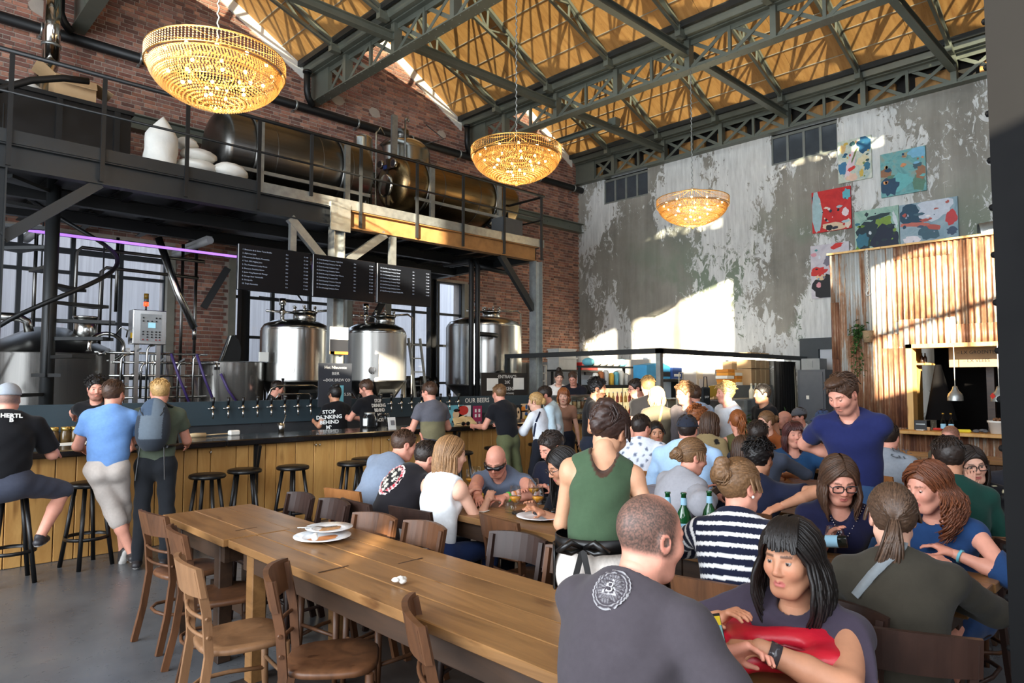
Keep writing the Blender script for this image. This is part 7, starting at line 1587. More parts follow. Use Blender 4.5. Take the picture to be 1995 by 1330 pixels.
    pa = np.array([pel, nb, sh[1], sh[-1], *arms[1], *arms[-1], nb+uu*.1]); pl_ = np.array([x for k in legs for x in legs[k]])
    pb = np.concatenate([pa, pl_]) if bare < 1.9 else pa
    B = SDF(pb.min(0)-.12, pb.max(0)+.12, rl)
    B.cone(pel, nb-uu*.05, .05, .05, .02); B.cone(nb+uu*.06, nb-uu*.03, .056 if not fem else .048, .06, .03)
    sleeve = o.get('sleeve', .55); trunk = wd*(1.0 if not fem else .92)
    B.cone(sh[1]*.97+nb*.03-uu*.03, sh[-1]*.97+nb*.03-uu*.03, .06*sc, .06*sc, .03); B.ell(ch-fw*.015+uu*.02, (.06, .12*wd, .09), .03, M=np.array([fw, lf, uu]))
    if fem and o.get('vneck', 0) < 0 or o.get('sleeve', 1) == 0: B.cone(nb+lf*.04, sh[1], .04, .045, .03); B.cone(nb-lf*.04, sh[-1], .04, .045, .03)
    for k, nm in ((1, 'L'), (-1, 'R')):
        el, wr = arms[k]; ar = o.get('arm', 1.0)*(.88 if fem else 1)
        B.cone(sh[k], el, .052*sc*ar, .042*sc*ar, .02); B.cone(el, (el*.55+wr*.45), .042*sc*ar, .038*sc*ar, .02); B.cone(el*.55+wr*.45, wr, .038*sc*ar, .027*sc*ar, .02)
        hd = o.get('hd'+nm); dv = nrm(wr-el) if hd is None else nrm(V3(*hd)); pn = V3(*o.get('pn'+nm, (0, -k, 0) if not sit else (0, -.3*k, -1)))
        if o.get('hands', True): parts.append(hand_mesh(wr, dv, pn, k, rhd, skin, o.get('curl'+nm, o.get('curl', .55)), sc=sc*(.92 if fem else 1), thumb=o.get('thumb', .5)))
    for k, nm in ((1, 'L'), (-1, 'R')):
        hip, kn, ft = legs[k]
        if bare < 1.9: B.cone(kn+(hip-kn)*.25, kn, .065*sc, .056*sc, .02); B.cone(kn, kn*.6+ft*.4, .055*sc, .056*sc, .02, ); B.cone(kn*.6+ft*.4, ft, .056*sc, .036*sc, .02); B.cone(ft, ft+V3(.1, 0, -.03), .035, .03, .02); B.cone(pel, kn, .04, .04, .02)
    v, f = B.mesh(); cc = np.tile(np.array(lin(skin)), (len(v), 1)); parts.append((v, f, cc))
    mesh_obj('body', parts, M_SKIN, t)
    if o.get('face', True) and o.get('eyes') != 'none': eyes_part(H, R, rh, o, t, hair)
    hair_part(H, R, o, t, hair, 1.0 if near else .8 if mid else .45)
    # ---------------- top
    bel_ = o.get('belly', 0)*1.5; c1 = o.get('top', (40, 42, 48)); pt = np.array([pel, wa, ch, nb, sh[1], sh[-1]]); pt = np.concatenate([pt, [q for k in (1, -1) for q in arms[k][:2 if sleeve > 1 else 1]]]) if sleeve else pt; S = SDF(pt.min(0)-.26-bel_, pt.max(0)+np.array([.26+bel_, .2, .16]), rc); ez = .012+o.get('loose', 0)
    S.cone(pel+uu*.02, wa, (.125+.0*ez)*trunk*sc+ez, (.118 if fem else .13)*trunk*sc+ez, .05, n=fw, fl=1.28)
    bel = o.get('belly', 0)
    if bel: S.ell(wa+fw*(.06+bel*.4), (.11+bel, .13+bel, .14), .06, M=np.array([fw, lf, uu]))
    S.cone(wa, ch, (.118 if fem else .132)*trunk*sc+ez, (.135 if fem else .15)*trunk*sc+ez, .05, n=fw, fl=1.32)
    S.cone(ch, ch+uu*.07*sc, (.135 if fem else .152)*trunk*sc+ez, (.11 if fem else .125)*trunk*sc+ez, .05, n=fw, fl=1.3)
    if fem:
        for k in (1, -1): S.ell(ch+fw*.085+lf*.065*k-uu*.01, (.06, .062, .062), .04)
    S.cone(nb+uu*.03, nb-uu*.05, .076*sc, .09*sc, .04)
    for k in (1, -1):
        w2 = 0 if sleeve else 1
        S.cone(nb-uu*.02, sh[k]*(1-.25*w2)+nb*.25*w2, .058*sc, .05*sc+ez*.5, .05)
        if sleeve: S.cone(ch+lf*k*.05, sh[k]-uu*.015, .085, .052*sc+ez*.4, .05)
        el, wr = arms[k]; ar = o.get('arm', 1.0)*(.88 if fem else 1)
        if sleeve:
            pq = np.array([sh[k], el, wr]) if sleeve > 1 else np.array([sh[k], el]); i0 = np.clip(np.floor((pq.min(0)-.11-S.lo)/rc).astype(int), 0, S.n-3); i1 = np.clip(np.ceil((pq.max(0)+.11-S.lo)/rc).astype(int), i0+3, S.n)
            T = SDF(S.lo+i0*rc, S.lo+(i1-1)*rc, rc); T.i0 = i0; e1 = sh[k]+(el-sh[k])*min(1, sleeve)
            T.cone(sh[k], sh[k]+(el-sh[k])*min(1, sleeve+.1), .055*sc*ar+ez*.5, (.05 if sleeve < 1 else .044)*sc*ar+ez, .02)
            if sleeve > 1: e2 = el+(wr-el)*(sleeve-1); T.cone(el, e2, .044*sc*ar+ez, .034*sc*ar+ez*.8, .02); T.cut(e2, wr-el)
            else: T.cut(e1, el-sh[k])
            o.setdefault('_T', []).append(T)
        else:
            S.ell(sh[k]+lf*.045*k-uu*.035, (.1, .062, .13), .01, 's', M=np.array([fw, lf, uu]))
    for T in o.pop('_T', []):
        nn_ = np.minimum(T.n, S.n-T.i0); sl_ = tuple(slice(a, a+n) for a, n in zip(T.i0, nn_)); a = S.D[sl_]; b_ = T.D[:nn_[0], :nn_[1], :nn_[2]]; k_ = .02
        h = np.clip(.5+.5*(a-b_)/k_, 0, 1); S.D[sl_] = a*(1-h)+b_*h-k_*h*(1-h)
    if o.get('collar'): S.cone(nb+uu*.045*sc+fw*.01, nb+uu*.01, .066*sc, .078*sc, .01)
    S.wob(o.get('fold', .0035), 26, o.get('seed', 1)*1.7)
    hem = o.get('hem', -.06); S.cut(pel+uu*hem, -uu)
    nr_ = o.get('neck', .06)
    S.cone(nb-uu*.015+fw*.012, H, nr_*sc, nr_*sc*1.02, .004, 's'); vn = o.get('vneck', 0)
    if vn: sg = 1 if vn > 0 else -1; S.cone(nb+fw*sg*.05+uu*.02, nb+fw*sg*.16-uu*abs(vn), .06, .012, .004, 's')
    S.cut(nb+uu*o.get('collar_z', .022)*sc, uu+fw*o.get('collar_t', .5))
    v, f = S.mesh()
    def shade(v, f, c, part): 
        col = np.tile(np.array(lin(c)), (len(v), 1))
        fn = o.get(part)
        if fn: col = fn(v, col, dict(fw=fw, lf=lf, uu=uu, ch=ch, nb=nb, pel=pel, sh=sh, arms=arms))
        return col
    tc_ = shade(v, f, c1, 'topfn')
    if o.get('trim') and vn:
        a = nb+fw*sg*.05+uu*.02; ab = nb+fw*sg*.16-uu*abs(vn)-a; tt = np.clip(((v-a) @ ab)/(ab @ ab), 0, 1); dd = np.linalg.norm(v-a-tt[:, None]*ab, axis=1)-(.06-.048*tt); tc_[(dd < .013) & ((v-ch) @ fw*sg > 0)] = np.array(lin(o['trim']))
    top = mesh_obj(o.get('topname', 'shirt'), [(v, f, tc_)], M_CLOTH, t)
    fr = dict(t=t, top=top, fw=fw, lf=lf, uu=uu, ch=ch, nb=nb, wa=wa, pel=pel, sh=sh, arms=arms, H=H, R=R, S=S, legs=legs, v=v, loc=L3, Rz=Rz, sc=sc, o=o)
    # ---------------- trousers and shoes
    if o.get('legs', True):
        pq = np.concatenate([pl_, [pel, wa]]); Q = SDF(pq.min(0)-.2, pq.max(0)+.2, rc); cp = o.get('pants', (36, 40, 52))
        Q.cone(pel+V3(0, .05*wd, 0), pel-V3(0, .05*wd, 0), .125*sc*wd, .125*sc*wd, .05, n=(1, 0, 0), fl=1.1); Q.cone(pel, wa*.7+pel*.3, .128*trunk*sc, .122*trunk*sc, .05, n=fw, fl=1.25)
        if not sit or o.get('bum'): 
            for k in (1, -1): Q.ell(pel+V3(-.05, .062*k, -.03), (.078, .075, .085), .04)
        for k in (1, -1):
            hip, kn, ft = legs[k]; pl = bare
            if pl >= 1.9: Q.cone(hip, kn, .092*sc*wd, .066*sc, .04); Q.cone(kn, ft+V3(0, 0, .01), .064*sc, .05*sc, .03)
            else: 
                e = hip+(kn-hip)*min(1, pl); Q.cone(hip, e, .092*sc*wd, .078*sc, .04)
                if pl > 1: Q.cone(kn, kn+(ft-kn)*(pl-1), .08*sc, .076*sc, .03)
        Q.wob(.004, 22, o.get('seed', 1)+3)
        Q.cut(pel+uu*o.get('waist', .1), uu)
        v, f = Q.mesh()
        if len(v): mesh_obj(o.get('pantname', 'trousers'), [(v, f, shade(v, f, cp, 'pantfn'))], M_CLOTH, t)
        if o.get('shoes', True):
            for k in (1, -1):
                hip, kn, ft = legs[k]; dr = V3(*o.get('toe'+('L' if k > 0 else 'R'), (1, .12*k, 0))); dr = nrm(dr); X_ = SDF(ft-.25, ft+.3, .008 if mid else .011); n_ = V3(0, 0, 1)-dr*dr[2]; n_ = nrm(n_)
                X_.cone(ft-dr*.04-n_*.035, ft+dr*.15*sc-n_*.045, .04, .036, .02, n=n_, fl=1.1); X_.cone(ft-n_*.0, ft+dr*.06-n_*.03, .042, .04, .02); X_.cut(ft-n_*.075, -n_); X_.cut(ft+n_*.035, n_)
                v, f = X_.mesh(); q = (v-ft) @ n_; c = np.where((q < -.055)[:, None], np.array(lin((214, 210, 204))), np.array(lin(o.get('shoe', (40, 38, 40))))); mesh_obj('shoe', [(v, f, c)], M_LEATH, t)
    if o.get('glasses'):
        P = lambda x, y, z: H+R @ np.array([x, y, z]); mb = MB(); dark = o['glasses'] == 'sun'; a = 1.25 if o['glasses'] == 'big' else 1
        for y in (-1, 1):
            mb.tube([P(.104, .033*y+.024*a**.5*math.copysign(abs(math.cos(q))**(.55 if a > 1 else 1), math.cos(q)), .003+.0175*a**.3*math.copysign(abs(math.sin(q))**(.55 if a > 1 else 1), math.sin(q))) for q in np.linspace(0, 2*PI, 21)[:-1]], .0022*a**2, 5, (.02, .015, .015), closed=True)
            mb.tube([P(.102, .058*y, .008), P(.06, .077*y, .01), P(.0, .086*y, .008)], .0022, 5, (.02, .015, .015))
        mb.tube([P(.106, -.01, .006), P(.109, 0, .008), P(.106, .01, .006)], .002, 5, (.02, .015, .015)); g = mb.build('glasses', M_EYE, t)
        if dark:
            lb_ = MB(); lb_.tube([P(.03, -.084, .008), P(.075, -.066, .005), P(.1, -.034, .002), P(.108, 0, .007), P(.1, .034, .002), P(.075, .066, .005), P(.03, .084, .008)], [.008, .016, .02, .009, .02, .016, .008], 10, (.008, .008, .01)); lb_.build('dark_lens', M_EYE, g)
    if o.get('cap'):
        cc_ = o['cap']; K = SDF(H-.2, H+.2, rh*1.3); P = lambda x, y, z: H+R @ np.array([x, y, z]); M = R.T
        K.ell(P(-.016, 0, .04), (.117, .094, .1), .0, M=M); K.cut(P(0, 0, .035), R @ V3(.05, 0, -1)); v, f = K.mesh(); cp_ = mesh_obj('cap', [(v, f, np.array(lin(cc_)))], M_CLOTH, t)
        sgn = o.get('capdir', 1)
        if sgn: 
            K = SDF(H-.25, H+.25, rh*1.3); K.ell(P(.1*sgn, 0, .04), (.1, .075, .02), .0, M=M); K.ell(P(.09*sgn, 0, -.0), (.14, .14, .035), .004, 's', M=M); v, f = K.mesh(); mesh_obj('brim', [(v, f, np.array(lin(o.get('brim', cc_))))], M_CLOTH, cp_)
    return fr

def sdf_at(S, p):
    i = np.clip(np.round((np.asarray(p)-S.lo)/S.res).astype(int), 0, S.n-1); return float(S.D[i[0], i[1], i[2]])
def to_surf(S, p, n, reach=.25):
    """slide p inward along -n until it meets the cloth"""
    p = np.asarray(p, float)
    for k in range(int(reach/.002)):
        q = p-n*.002*k
        if sdf_at(S, q) < .001: return q
    return None
def sight(fr, px, py):
    """local point on the shirt seen at photo pixel"""
    rd = CF+CR*(px-CX)/FPX+CU*(CY-py)/FPX; o_ = fr['Rz'].T @ (CC-fr['loc']); d_ = fr['Rz'].T @ nrm(rd); t0 = np.linalg.norm(CC-fr['loc'])-1.2
    for k in range(1400):
        q = o_+d_*(t0+.002*k)
        if (q > fr['S'].lo).all() and (q < fr['S'].lo+fr['S'].res*(fr['S'].n-1)).all() and sdf_at(fr['S'], q) < 0:
            g = np.array([sdf_at(fr['S'], q+e*.02)-sdf_at(fr['S'], q-e*.02) for e in np.eye(3)]); return q, nrm(g)
    return None, None
def decal(fr, px, py, rx, ry, colfn, name='badge', nr=12, na=40, up=(0, 0, 1), lift=.003):
    q, n = sight(fr, px, py)
    if q is None: return None
    u = nrm(np.asarray(up)-n*(np.asarray(up) @ n)); r = np.cross(u, n); v, c = [], []
    for i in range(nr+1):
        for k in range(na):
            a = 2*PI*k/na; uu_, vv = i/nr*math.cos(a), i/nr*math.sin(a); w = q+r*uu_*rx+u*vv*ry; z = to_surf(fr['S'], w+n*.08, n); v.append((z if z is not None else w)+n*lift); c.append(colfn(uu_, vv))
    f = [(i*na+k, (i+1)*na+k, (i+1)*na+(k+1) % na, i*na+(k+1) % na) for i in range(nr) for k in range(na)]
    v = np.array(v)
    return mesh_obj(name, [(v, np.array(f), np.array(c))], M_CLOTH, fr['top'])
def back_text(fr, lines, px, py, size, gap, m, front=False, name='lettering'):
    for i, l in enumerate(lines):
        q, n = sight(fr, px, py)
        if q is None: return
        uu = fr['uu']; r = np.cross(uu, n); p = q-uu*gap*i; z = to_surf(fr['S'], p+n*.1, n); p = (z if z is not None else p)+n*.012
        tx = text(l, size, p, r, nrm(np.cross(n, r)), m, fr['t'], name, ext=.0008, bold=.002)
def strap(fr, pts, w, m, name='strap', col=(.3, .3, .3)):
    """flat band over the cloth through photo pixels"""
    P_ = []
    for (a, b), (c_, d_) in zip(pts, pts[1:]):
        for k in range(8): P_.append((a+(c_-a)*k/8, b+(d_-b)*k/8))
    P_.append(pts[-1]); L_, v = [], []
    for px, py in P_:
        q, n = sight(fr, px, py)
        if q is not None: L_.append((q, n))
    for i, (q, n) in enumerate(L_):
        d_ = nrm(L_[min(i+1, len(L_)-1)][0]-L_[max(i-1, 0)][0]); s_ = np.cross(n, d_)
        v += [q+s_*w/2+n*.004, q-s_*w/2+n*.004, q-s_*w/2+n*.009, q+s_*w/2+n*.009]
    if len(L_) < 2: return
    f = [(i*4+a, i*4+(a+1) % 4, i*4+4+(a+1) % 4, i*4+4+a) for i in range(len(L_)-1) for a in range(4)]
    return mesh_obj(name, [(np.array(v), np.array(f), np.array(col))], m, fr['top'])
def band(fr, k, f, r, w, m, name, col=(.5, .5, .5)):
    """ring around the forearm (watch, bracelet)"""
    el, wr = fr['arms'][k]; d_ = nrm(wr-el); c = wr+(el-wr)*f; mb = MB(); mb.lathe([(r, -w/2), (r+.003, -w/2), (r+.003, w/2), (r, w/2)], c, 16, col, ax=d_); return mb.build(name, m, fr['t'])
def sitter(label, px, yaw, d, chair_kind, chair_label, **o):
    fr = person(label, None, yaw, d, px=px, **o)
    if chair_kind:
        q = fr['loc']; chair(chair_kind, (q[0]+.0*math.cos(yaw), q[1]), yaw+o.get('cyaw', 0), chair_label)
    return fr
# ------------------------------------------------------------------ the people in the photo
D2 = math.radians
CWH = lin((228, 228, 226)); CLG = lin((150, 150, 154))
def stripes(v, col, g):
    u = (v-g['pel']) @ g['uu']; w = np.array(lin((226, 226, 226)))
    for k in (1, -1):
        el, wr = g['arms'][k]; far = np.abs((v-g['ch']) @ g['lf'])*1.0; lat = ((v-g['sh'][k]) @ g['lf'])*k
        a = (v-g['sh'][k]) @ nrm(el-g['sh'][k]); b = (v-el) @ nrm(wr-el); da = np.linalg.norm(v-(el+wr)/2, axis=1); m = (lat > -.0); u = np.where(m, np.where(da < .15, .31+b, a)+.02, u)
    s = (u/.048) % 1 < .36; c = col.copy(); c[s] = w; return c
def two_tone(cut, c2):
    def f(v, col, g): c = col.copy(); c[(v-g['ch']) @ g['uu'] < cut] = np.array(lin(c2)); return c
    return f
def dots(c2, fr=16, th=.55, seed=0):
    def f(v, col, g):
        n = np.sin(v[:, 0]*fr*5+seed)*np.sin(v[:, 1]*fr*5.3+1.3*np.sin(v[:, 2]*fr*2))*np.sin(v[:, 2]*fr*4.7+seed*2)
        c = col.copy(); c[n > th] = np.array(lin(c2)); return c
    return f
def ribs(v, col, g): return col*(1-.1*(np.sin(np.arctan2(v[:, 1], v[:, 0])*60) > 0)[:, None])
def trim(rad, c2):
    def f(v, col, g):
        return col
    return f
# --- foreground pair
fr = sitter('man in a dark grey shirt with a round emblem on his back, nearest the camera', (1268, 1046), D2(2), 2.0, 'mid', 'brown chair under the man with the emblem shirt', dist=2.02, lean=.34, side=.0, head=(-.42, .18, 0), hair='balding', hcol=(74, 62, 56), skin='pink', beard=.18, bcol='grey',
            top=(66, 61, 66), wide=1.04, loose=.012, sleeve=.64, wL=(1402, 1275, .9), handR=(.37, -.33, .81), poleR=(-.02, -.75, -1), poleL=(-.3, 1, -.5), arm=1.12, pants=(40, 44, 60), fold=.004, eyes='down', curlL=.9, pnL=(0, -1, -.2), seed=2)
def emb(u, v):
    r = math.hypot(u, v)
    if r > .93 or .78 < r < .86: return lin((150, 148, 150))
    tri = v > -.32 and v < .5-abs(u)*1.75
    if tri: return lin((170, 168, 170)) if not (v > -.22 and v < .32-abs(u)*1.75) else lin((66, 61, 66))
    if r < .72: return lin((120, 117, 120)) if math.sin(math.atan2(v, u)*26+9*r) > .2 else lin((80, 76, 80))
    return lin((66, 61, 66))
q_, n_ = sight(fr, 1190, 1147); decal(fr, 1190, 1147, .056, .06, emb, 'emblem', 22, 96)
if q_ is not None: text('B', .042, q_+n_*.008, np.cross(fr['uu'], n_), nrm(np.cross(n_, np.cross(fr['uu'], n_))), C_('print_pale', (176, 174, 176)), fr['t'], ext=.0005)
el, wr = fr['arms'][1]; t = thing('smartphone', 'smartphone with a lit yellow screen in the foreground man\'s hand', 'phone', fr['loc']+fr['Rz'] @ (wr+V3(.07, 0, .02)))
c = on('Z', .95, 1390, 1246); c = c*1.0; mb = MB(); a = D2(-30); ax = (V3(math.cos(a), math.sin(a), 0), nrm(V3(-math.sin(a)*.4, math.cos(a)*.4, .9)), None); ax = (ax[0], ax[1], np.cross(ax[0], ax[1]))
MB().box(c, (.07, .14, .009), ax=ax).build('case', M_BLACKP, t); MB().box(c+ax[2]*.0055, (.064, .125, .001), ax=ax).build('screen', mat('phone_screen', (110, 150, 150), .2, emit=.12), t); MB().box(c+ax[2]*.0062+ax[1]*.05, (.064, .025, .001), ax=ax).build('banner', mat('phone_yellow', (190, 164, 40), .2, emit=.12), t)
fr = sitter('woman with long black hair and a dark purple shirt leaning on the red bag', (1540, 1088), D2(178), 2.3, 'dark', 'dark chair of the black-haired woman with the red bag', dist=2.36, lean=.16, side=-.04, head=(.0, .04, .0), sex='f', hair='long', hcol='black', hlen=.36, bangs=.9, nst=520, vol=.06, face=62, skin='tan', top=(60, 53, 66), wide=1.2, arm=1.22, loose=.014, sleeve=.8,
            wL=(1480, 1262, .885), poleL=(-.2, 1, -.4), hdL=(.4, -.9, -.1), wR=(1400, 1205, .9), poleR=(-.2, -.8, -.5), curl=.7, part=.0, seed=5, pants=(30, 32, 40))
band(fr, 1, .16, .031, .022, M_INOXM, 'watch_strap'); band(fr, 1, .17, .033, .034, mat('watch_face', (60, 56, 60), .15), 'watch')
# red bag
t = thing('red_handbag', 'soft red leather handbag lying on the long table', 'bag', (2.2, .86, .776)); S_ = SDF((-.3, -.3, -.02), (.3, .3, .2), .007)
a = on('Z', .8, 1440, 1225); b = on('Z', .8, 1440, 1300); c = on('Z', .8, 1620, 1310); e = on('Z', .84, 1600, 1225); ce_ = (a+b+c+e)/4
for p, q in ((a, e), (b, c), (a, b), (e, c), ((a+b)/2, (e+c)/2)): S_.cone(p-ce_+V3(0, 0, .03), q-ce_+V3(0, 0, .03), .045, .045, .05, n=(0, 0, 1), fl=1.3)
S_.cone(a-ce_+V3(.02, 0, .06), e-ce_+V3(.02, 0, .06), .05, .05, .04); S_.wob(.004, 30, 1); v, f = S_.mesh(); M_RED = mat('red_leather', (186, 26, 46), .38, var=.1, vscale=14, bmp=.15, bscale=40)
o_ = mesh_obj('bag_body', [(v+ce_-np.array([2.2, .86, .776]), f, np.array(lin((186, 26, 46))))], M_RED, t); MB().tube([b+V3(0, .0, .04), (b+c)/2+V3(-.0, -.0, .075), c+V3(0, 0, .04)], .006, 6).build('zip', mat('red_dark', (120, 16, 30), .4), t)
for q in (b, c): MB().tube([q+V3(.014*math.cos(s), .0, .03+.014*math.sin(s)) for s in np.linspace(0, 2*PI, 11)[:-1]], .003, 5, closed=True).build('ring', M_INOXM, t)
# --- row behind the foreground table
fr = person('waitress in a green sleeveless top and black apron, seen from behind', None, D2(38), 3.2, px=(1188, 842), dist=3.3, pose='stand', sex='f', lean=.26, side=.1, head=(-.55, .5, .1), hair='bun', hcol=(52, 34, 28), messy=1, br=.085, tie=(-.085, .0, .05), wisps=30, skin='olive', top=(64, 84, 62), sleeve=0, vneck=-.1, neck=.075, trim=(70, 50, 40), hem=.06, waist=.16, handL=(.34, .1, .98), handR=(.16, -.24, .86), poleR=(-.5, -.3, -.5), pants=(214, 206, 198), pantfn=ribs, bum=True, wide=1.06, seed=3, collar_z=.03, shoe=(220, 220, 218))
pel, lf, fw = fr['pel'], fr['lf'], fr['fw']
t = thing('apron', 'black waist apron tied with a bow on the waitress', 'apron', fr['loc']+V3(0, 0, .5)); t.rotation_euler = (0, 0, D2(38)); ROOT[t.name] = (0, 0, 0); T0 = V3(0, 0, .5)
zz = pel[2]-.5+.12; ring = [V3(.152*math.cos(a), .178*math.sin(a), zz+.0) for a in np.linspace(0, 2*PI, 33)[:-1]]
mb = MB(); mb.lathe([(1, -.03), (1.02, -.03), (1.02, .03), (1, .03)], (0, 0, 0), 32); v_ = mb.v[0]; mb.v[0] = np.stack([v_[:, 0]*.15, v_[:, 1]*.178, v_[:, 2]+zz], 1); mb.build('waistband', M_BLACKP, t)
mb = MB(); v = []; n = 16
for j in range(8):
    for i in range(n+1): a = -PI*.62+PI*1.24*i/n; k = 1+.01*math.sin(i*2); v.append((.165*math.cos(a)*k+.01, .19*math.sin(a)*k, zz-.02-j*.07))
mb.add(v, [(j*(n+1)+i, j*(n+1)+i+1, (j+1)*(n+1)+i+1, (j+1)*(n+1)+i) for j in range(7) for i in range(n)], None, True); o_ = mb.build('skirt', M_BLACKP, t); sm_ = o_.modifiers.new('solid', 'SOLIDIFY'); sm_.thickness = .005
bw = V3(-.165, .05, zz)
for s in (-1, 1): MB().tube([bw, bw+V3(-.03, .05*s, .03), bw+V3(-.03, .1*s, -.005), bw+V3(-.01, .05*s, -.02), bw], [.008, .016, .018, .012, .006], 6).build('bow_loop', M_BLACKP, t); MB().beam(bw, bw+V3(-.025, .02+.05*s, -.2-.06*s), .004, .026, (0, 1, 0)).build('bow_tail', M_BLACKP, t)
fr = sitter('woman in a navy and white striped top, seen from behind', (1443, 948), D2(12), 3.2, 'mid', 'brown chair of the woman in the striped top', dist=3.3, lean=.3, side=-.05, head=(-.62, .08, 0), sex='f', hair='bun', hcol='lbrown', tie=(-.115, 0, .055), br=.05, wisps=16, skin='pink', top=(24, 28, 48), topfn=stripes, rc=.0055, sleeve=1.8, wide=1.12, loose=.008, handL=(.42, .25, .82), handR=(.38, -.2, .84), poleL=(-.2, 1, -.3), seed=7, rh=.0045, fold=.002, collar_z=.045, collar_t=.2)
P_ = fr['H']+fr['R'] @ V3(.0, -.09, -.035); MB().ball(P_, .007, 8).build('pearl_earring', CW, fr['t'])
fr = sitter('woman in dark olive with a grey bag strap, seen from behind', (1738, 1008), D2(24), 2.7, 'dark', 'dark chair of the woman with the grey strap', dist=2.75, lean=.26, head=(.1, .12, 0), sex='f', hair='pony', hcol=(78, 58, 44), hlen=.3, tie=(-.11, .02, .0), sweep=(-.02, .05, 0), wisps=24, skin='fair', top=(58, 54, 46), sleeve=1.9, wide=1.14, loose=.008, handL=(.42, .12, .84), handR=(.4, -.14, .83), poleR=(0, -1, -.4), pants=(30, 30, 34), seed=8)
sp = strap(fr, [(1770, 1052), (1735, 1085), (1700, 1120), (1668, 1160)], .035, M_CLOTH, 'bag_strap', lin((128, 134, 138)))
fr = sitter('woman with rectangular glasses and a navy beaded top, looking down', (1636, 936), D2(212), 3.6, 'mid', 'brown chair of the woman with rectangular glasses', dist=3.72, lean=.14, head=(.05, .36, .04), sex='f', hair='bob', hcol='brown', hlen=.3, nst=420, part=.01, face=58, skin='pink', eyes='down', glasses='big', top=(28, 30, 58), vneck=.13, neck=.07, sleeve=1.2, loose=.012, wR=(1612, 1052, .86), wL=(1690, 1030, .87), seed=9, rh=.005)
for k in range(26):
    sgn = 1 if k % 2 else -1; f_ = k/26; q, n = sight(fr, 1645+sgn*(6+34*f_), 1046-62*f_)
    if q is not None: MB().ball(q+n*.003, .004, 6).build('sequin', M_INOXM, fr['top'])
fr = sitter('woman with long curly hair in a blue denim dress, arms folded on the table', (1806, 950), D2(172), 3.4, 'dark', 'dark chair of the woman with curly hair', dist=3.55, lean=.3, head=(-.3, .18, 0), sex='f', hair='curly', hcol='auburn', hlen=.36, vol=.12, nst=620, hr=.0045, part=.02, face=70, skin='pink', eyes='down', top=(34, 62, 104), sleeve=1.35, wide=1.15, wL=(1858, 1078, .85), wR=(1800, 1085, .85), poleL=(0, 1, -.3), poleR=(0, -1, -.3), pants=(34, 62, 104), pants_len=1.0, pantname='skirt', hem=-.1, footL=(.3, .1, .075), footR=(.45, -.14, .075), seed=10, curl=.6, shoe=(220, 218, 214))
band(fr, 1, .12, .03, .012, CTQ, 'bracelet', lin((90, 170, 180)))
MB().lathe([(.128, -.012), (.132, -.012), (.132, .012), (.128, .012)], fr['pel']+V3(0, 0, .06), 28).build('yellow_belt', mat('yellow_belt', (214, 190, 40), .5), fr['t'])
fr = person('man standing in a navy v-neck shirt and jeans holding a glass', None, D2(186), 4.2, px=(1642, 768), dist=4.45, pose='stand', lean=.16, side=.05, head=(-.34, .52, 0), hair='quiff', hcol='brown', skin='pink', beard=.3, eyes='down', top=(32, 38, 82), vneck=.07, sleeve=.62, hem=-.1, arm=1.1, wR=(1640, 893, 1.16), wL=(1672, 885, 1.16), poleL=(-.3, 1, -.3), poleR=(-.4, -.9, -.3), pants=(48, 72, 104), seed=11, curl=.8, hdL=(.3, -.9, 0), rh=.005)
q = fr['loc']+fr['Rz'] @ (fr['arms'][1][1]+V3(.06, -.1, .0)); t = thing('pint_glass', 'glass held by the standing man in navy', 'glass', q-V3(0, 0, .06)); MB().lathe([(.001, 0), (.028, 0), (.036, .12), (.034, .12), (.026, .006)], q-V3(0, 0, .06), 16).build('glass', M_GLASS, t)
# --- card table
fr = sitter('man in a grey-blue polo shirt resting his cheek on his hand', (788, 868), D2(12), 5.8, 'orange', 'orange-brown chair of the man in the grey polo shirt', dist=5.85, lean=.62, side=.16, head=(-.55, .3, -.1), hair='short', hcol='brown', skin='pink', top=(122, 134, 152), collar=True, sleeve=.7, handR=(.62, -.06, 1.08), hdR=(.2, .1, 1), pnR=(-.6, .6, 0), handL=(.5, .2, .82), pants=(60, 84, 130), belly=.03, seed=12, curl=.4)
fr = sitter('heavy man in a black shirt with a round red badge on the back', (834, 893), D2(-2), 5.2, 'dark', 'dark chair of the man with the round badge', dist=5.3, lean=.62, side=-.02, head=(-.35, .42, 0), hair='short', hcol='dark', skin='pink', beard=.35, top=(26, 24, 28), wide=1.28, arm=1.2, sleeve=.8, belly=.08, handL=(.55, .1, .82), handR=(.5, -.15, .82), pants=(150, 150, 152), eyes='down', seed=13)
def badge(u, v):
    r = math.hypot(u, v)
    if r > .94: return lin((214, 200, 196))
    if r > .74: return lin((176, 60, 70)) if math.sin(math.atan2(v, u)*22) > -.3 else lin((220, 170, 170))
    return lin((190, 184, 172)) if math.sin(9*u+5*v*v)*math.sin(8*v-3*u) > .1 else lin((34, 32, 34))
decal(fr, 760, 930, .12, .135, badge, 'badge', 18, 60)
fr = sitter('woman with long straight blond hair in a white sleeveless top', (880, 886), D2(8), 4.8, 'dark', 'dark chair of the woman in the white top', dist=4.9, lean=.2, head=(-.5, .15, 0), sex='f', hair='long', hcol=(142, 106, 70), hlen=.4, nst=400, face=80, skin='fair', top=(226, 228, 230), sleeve=0, neck=.06, loose=.016, handL=(.4, .1, .83), handR=(.42, -.12, .83), pants=(36, 52, 92), seed=14, hem=-.1)
